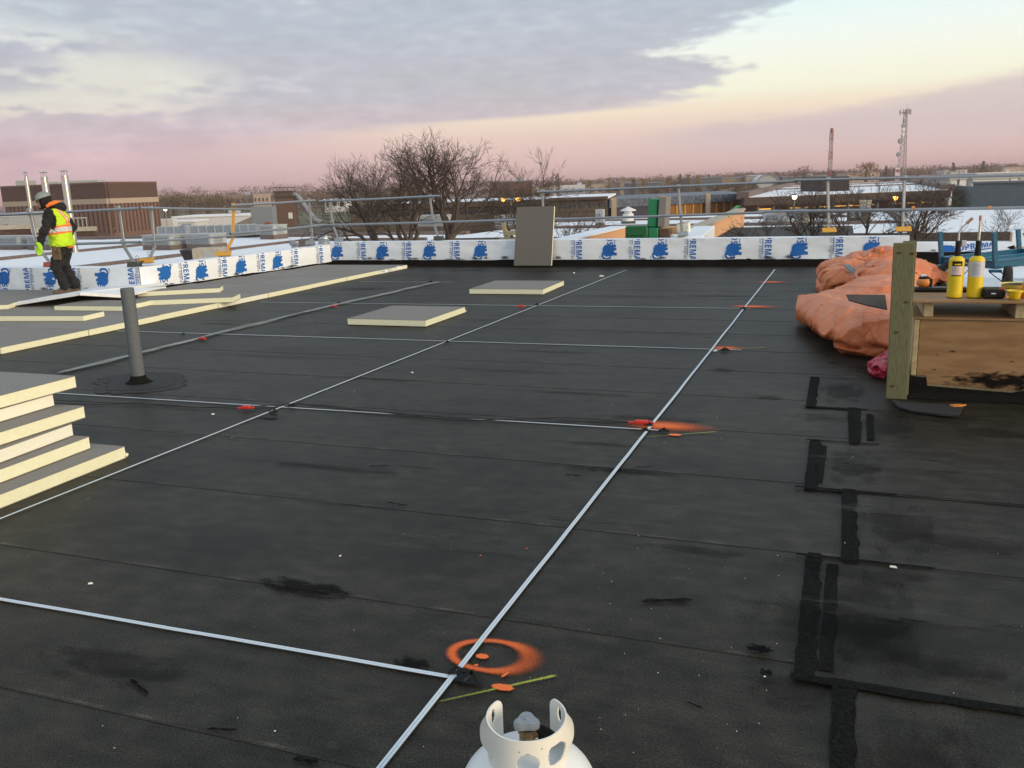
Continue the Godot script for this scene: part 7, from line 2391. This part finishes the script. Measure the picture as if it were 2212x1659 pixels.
	# far buildings
	var far := [[1059, 1150, 391, 300.0, M.brick_dark, 0, "dark brown block right of the tallest bare tree"], [1150, 1192, 402, 320.0, M.concrete_cream, 2, "pale low block beside the dark brown one"], [1195, 1280, 400, 420.0, M.white_wall, 5, "long white warehouse behind the upper rail"], [1270, 1340, 396, 400.0, M.concrete_cream, 4, "cream warehouse with flat front"], [1340, 1362, 392, 390.0, M.tan_wall, 1, "narrow tan building left of the teal block"], [1359, 1428, 394, 330.0, M.teal_wall, 4, "teal grey block with paired windows"], [1428, 1486, 392, 345.0, M.tan_wall, 3, "tan block between the teal buildings"], [1486, 1524, 384, 330.0, M.teal_wall, 2, "taller teal block behind the poplars"], [1522, 1560, 382, 335.0, M.teal_wall, 2, "second taller teal block behind the poplars"], [1560, 1620, 383, 340.0, M.tan_wall, 3, "tan building beside the taller teal blocks"], [1612, 1636, 380, 338.0, M.concrete_cream, 1, "peach coloured wing next to the arched hall"], [1690, 1790, 380, 420.0, M.teal_wall, 5, "long grey roofed shed left of the red mast"], [1830, 1900, 372, 460.0, M.concrete_cream, 5, "low cream houses by the masts"], [1985, 2110, 377, 400.0, M.metal_light, 7, "long pale wall of a warehouse right of the tall mast"], [2110, 2230, 372, 380.0, M.metal_light, 6, "long pale warehouse at the right edge"], [2040, 2090, 366, 520.0, M.white_wall, 4, "white house row before the treeline"], [2165, 2215, 360, 520.0, M.concrete_cream, 4, "cream house row at the right edge"], [700, 745, 430, 330.0, M.white_wall, 3, "white low house left of the bare trees"], [585, 612, 430, 300.0, M.concrete_cream, 4, "striped low building left of the brown tower"], [546, 580, 417, 420.0, M.concrete_cream, 4, "peach lit house before the far treeline"], [480, 545, 421, 430.0, M.tan_wall, 5, "long low house before the far treeline"], [745, 800, 416, 380.0, M.tan_wall, 3, "tan shed seen through the left bare tree"]]
	for q in far: simple_house(q[6], q[0], q[1], q[2], q[3], 14.0, q[4], M.metal_grey, q[5], "", "building", "far_building", q[0] in [1195, 2110, 700])
	# arched hall
	var ar := at_depth(1659, 395, 330.0)
	t = thing("arched_hall", "pale half round arched hall behind the rail", "hall", Vector3(ar.x, GROUND, ar.z))
	mb = Mb.new()
	var rr := 23.0 * 330.0 / LENS
	var hy := ar.y - GROUND
	var arc := PackedVector2Array([Vector2(-rr, 0), Vector2(-rr, hy)])
	for k in 17: arc.append(Vector2(-rr * cos(PI * k / 16.0), hy + rr * 0.75 * sin(PI * k / 16.0)))
	arc.append(Vector2(rr, 0))
	mb.face(arc, Vector3.ZERO, Vector3.RIGHT, Vector3.UP)
	part(t, "gable", mb, M.metal_light)
	mb = Mb.new()
	for k in 16:
		var e0 := arc[k + 2]; var e1 := arc[k + 3]
		mb.quad(Vector3(e0.x, e0.y, 0), Vector3(e1.x, e1.y, 0), Vector3(e1.x, e1.y, -25), Vector3(e0.x, e0.y, -25))
	part(t, "vault", mb, M.white_wall)
	mb = Mb.new()
	for k in 16: mb.bar(Vector3(arc[k + 2].x, arc[k + 2].y, 0.1), Vector3(arc[k + 3].x, arc[k + 3].y, 0.1), 0.5, 0.5)
	part(t, "arch_rib", mb, M.metal_grey)
	# sign pylon
	t = thing("pylon_sign", "tall narrow red and white sign left of the tall mast", "sign", at_depth(1939, 372, 350.0) * Vector3(1, 0, 1) + Vector3(0, GROUND, 0))
	mb = Mb.new()
	mb.box(Vector3(0, 7.0, 0), Vector3(1.9, 5.0, 0.4), 0.05)
	part(t, "panel", mb, M.white_wall)
	mb = Mb.new()
	for k in 2: mb.box(Vector3(0, 8.2 - 2.4 * k, 0.25), Vector3(1.6, 1.0, 0.1))
	part(t, "red_field", mb, M.mast_red)
	mb = Mb.new()
	mb.tube([Vector3.ZERO, Vector3(0, 4.6, 0)], [0.2], 6)
	part(t, "pole", mb, M.metal_grey)
	# trees of the town
	rng.seed = 99
	var k := 0
	for q in [[1205, 372], [1275, 386], [1316, 382], [1368, 380], [1392, 384], [1445, 377], [1468, 372], [1489, 371], [1508, 374]]:
		small_tree("slender autumn poplar in the row before the teal buildings", q[0], q[1], 300.0 + 6 * (k % 3), 3.2 + 0.8 * (k % 3), M.autumn_leaf if k % 3 else M.olive_leaf, "poplar", "autumn poplars")
		k += 1
	for q in [[1420, 395], [1510, 392], [1545, 393], [1590, 396], [1625, 398], [1690, 388]]:
		small_tree("small autumn tree on the verge before the far buildings", q[0], q[1], 285.0, 5.0, M.olive_leaf, "round", "verge trees")
	small_tree("golden autumn tree between the two masts", 1873, 345, 330.0, 9.0, M.autumn_leaf, "round", "")
	small_tree("brown leafed tree left of the red mast", 1737, 353, 360.0, 10.0, M.twig_haze, "round", "")
	for q in [[373, 408], [410, 408], [447, 410], [490, 412], [355, 412]]:
		small_tree("brown autumn tree at the far side of the grass field", q[0], q[1] + 6, 300.0, 11.0, M.olive_leaf, "round", "field edge trees")
	for q in [[1532, 376], [1660, 372], [1915, 357], [1800, 368], [2060, 350], [2125, 346]]:
		small_tree("dark spruce standing above the far treeline", q[0], q[1], 430.0, 6.0, M.evergreen_leaf, "spruce", "far spruces")
	# the wood along the horizon reads as one mass
	for band in [[560.0, 340, 1060, 4.5, 3.2, M.twig_haze], [620.0, 1060, 2260, 3.6, 3.0, M.twig_haze], [540.0, 1180, 2260, 2.4, 2.2, M.olive_leaf], [600.0, 1500, 2260, 3.4, 2.4, M.evergreen_leaf], [450.0, 340, 900, 1.0, 2.4, M.olive_leaf]]:
		mb = Mb.new()
		var nz := noise(int(band[0]), 0.02, 3)
		var x: float = band[1]
		while x < band[2]:
			var q := at_depth(x, 400, band[0] + rng.randf_range(-30, 30))
			var h: float = 7.1 + band[3] * (0.75 + 0.8 * nz.get_noise_1d(x) + 0.5 * rng.randf())
			for e in 3: leaf_mass(mb, Vector3(q.x + rng.randfn() * 2.5, GROUND + h * (0.35 + 0.24 * e), q.z), Vector3(3.6, h * 0.2, 3.0), 22, 1.5, 0.7)
			x += band[4] * rng.randf_range(0.7, 1.5)
		var o := part(self, "distant_treeline", mb, band[5])
		tag(o, "hazy belt of trees along the horizon", "trees", "", "stuff")
	rng.seed = 1234
	mb = Mb.new()
	for i in 500:
		var x := rng.randf_range(340, 2230)
		var q := at_depth(x, 400, rng.randf_range(300, 520))
		leaf_mass(mb, Vector3(q.x, GROUND + 1.2, q.z), Vector3(3.0, 1.4, 2.0), 26, 1.0, 0.5)
	var sh := part(self, "far_shrubs", mb, M.olive_leaf)
	tag(sh, "low brown scrub scattered between the far buildings", "shrubs", "", "stuff")
func car(label: String, at: Vector3, turn: float, paint_: Material):
	var t := thing("parked_car", label, "car", at, turn)
	var mb := Mb.new()
	var prof := PackedVector2Array([Vector2(-2.2, .35), Vector2(-2.2, .75), Vector2(-1.9, .92), Vector2(-1.0, 1.0), Vector2(1.6, 1.0), Vector2(2.15, .9), Vector2(2.2, .4), Vector2(1.8, .3), Vector2(-1.8, .3)])
	var cab := PackedVector2Array([Vector2(-1.1, .98), Vector2(-.45, 1.45), Vector2(1.0, 1.45), Vector2(1.75, .98)])
	for q in [[prof, 0.88, "body", paint_], [cab, 0.76, "cabin", M.window_glass]]:
		mb = Mb.new()
		mb.slab(q[0], -q[1], q[1])
		var o := part(t, q[2], mb, q[3])
		o.rotation.x = -PI / 2
	mb = Mb.new()
	mb.box(Vector3(0.27, 1.46, 0), Vector3(1.4, 0.05, 1.35), 0.02)
	part(t, "roof_panel", mb, paint_)
	for x in [-1.35, 1.35]:
		for z in [-0.82, 0.82]:
			mb = Mb.new()
			mb.tube([Vector3(x, .32, z - 0.1), Vector3(x, .32, z + 0.1)], [.32], 14)
			part(t, "wheel", mb, M.rubber)

# ------------------------------------------------------------------ crumbs of the work, last
func build_debris():
	rng.seed = 77
	var white := Mb.new()
	for k in 80:
		var px := rng.randf_range(0, 2212); var py := 585.0 + pow(rng.randf(), 0.8) * 1070.0
		if rng.randf() < 0.35: px = rng.randf_range(1250, 1700); py = rng.randf_range(1150, 1650)
		var p := on_level(px, py, 0.004)
		var q := to_roof(p)
		if q.x < -7.3 or (q.x > 1.45 and q.z < -4.3) or -q.z > 14.4: continue
		p.y = 0.016 if q.x > 0.95 else 0.005
		var s := rng.randf_range(0.0007, 0.0016) * (1.0 + -q.z * 0.09) * (2.0 if k % 23 == 0 else 1.0)
		white.box(p, Vector3(s * 2.2, s, s * 1.6), 0.0, Basis(Vector3(rng.randfn(), rng.randfn(), rng.randfn()).normalized(), rng.randf() * 3))
	var o := part(self, "foam_crumbs", white, M.foam_pale)
	tag(o, "tiny pale foam crumbs and grit strewn over the roof", "crumbs", "", "stuff")
	var i := 0
	for s in [[195, 1261, .012, "on the open roof near the pile of boards"], [735, 1201, .008, "near the middle of the roof"], [1930, 1225, .016, "on the right hand membrane seam"], [1545, 758, .03, "by the third orange mark"], [890, 805, .018, "on the roof below the lone boards"], [460, 895, .014, "near the cable"], [1240, 590, .04, "near the leaning board"], [1300, 597, .05, "by the far end of the long wire"], [860, 588, .09, "on the laid boards"], [830, 596, .08, "near the edge of the laid boards"]]:
		var t := single("foam_scrap", Mb.new(), M.foam_pale, "small pale foam scrap " + s[3], "scrap")
		var mb := Mb.new()
		var w: float = s[2]
		mb.hull8([Vector3(-w, 0, -w * .4), Vector3(w * .8, 0, -w * .5), Vector3(w, 0, w * .3), Vector3(-w * .7, 0, w * .5), Vector3(-w * .6, w * .4, -w * .2), Vector3(w * .5, w * .5, -w * .3), Vector3(w * .7, w * .3, w * .2), Vector3(-w * .5, w * .3, w * .3)])
		t.mesh = mb.done()
		t.position = on_level(s[0], s[1], 0.016 if s[0] > 1700 else 0.006)
		if i >= 8: t.position.y = 0.081
		t.rotation.y = i * 1.3
		i += 1
	for s in [[1440, 1300, .1, .045, "curled black membrane scrap right of the long wire"], [300, 1485, .07, .02, "torn black scrap near the lower left of the roof"], [480, 1578, .05, .015, "thin black scrap before the cylinder"], [818, 1008, .06, .015, "small black scrap in the middle of the roof"], [858, 1090, .07, .012, "thin black scrap behind the cross wire"], [1238, 1028, .05, .02, "small black scrap left of the long wire"], [1655, 1455, .02, .06, "narrow black scrap by the right hand seam"], [660, 1645, .04, .03, "black scrap at the near edge of the roof"], [1970, 1342, .05, .01, "thin black scrap on the right hand sheets"], [1530, 730, .06, .02, "black scrap beside the third crossing"], [1390, 1010, .05, .01, "black sliver near the second crossing"], [1500, 1525, .03, .01, "tiny black sliver right of the yellow line"]]:
		var t := single("membrane_scrap", Mb.new(), M.bitumen, s[4], "scrap")
		var mb := Mb.new()
		var w: float = s[2]; var d: float = s[3]
		var pts := []
		for k in 9: pts.append([Vector3(lerpf(-w, w, k / 8.0), 0.004 + 0.006 * absf(sin(k * 1.1)) * w * 8.0, -d * (0.4 + 0.2 * sin(k * 1.1)) * sin(PI * (k + 0.6) / 9.2)), Vector3(lerpf(-w, w, k / 8.0), 0.003 + 0.004 * absf(cos(k * 0.9)) * w * 8.0, d * (0.4 + 0.2 * cos(k * 0.9)) * sin(PI * (k + 0.6) / 9.2))])
		for k in 8: mb.quad(pts[k][1], pts[k + 1][1], pts[k + 1][0], pts[k][0])
		t.mesh = mb.done()
		t.position = on_level(s[0], s[1], 0.014 if s[0] > 1600 else 0.003)
		t.rotation.y = grid_turn + 0.4 * sin(s[0])
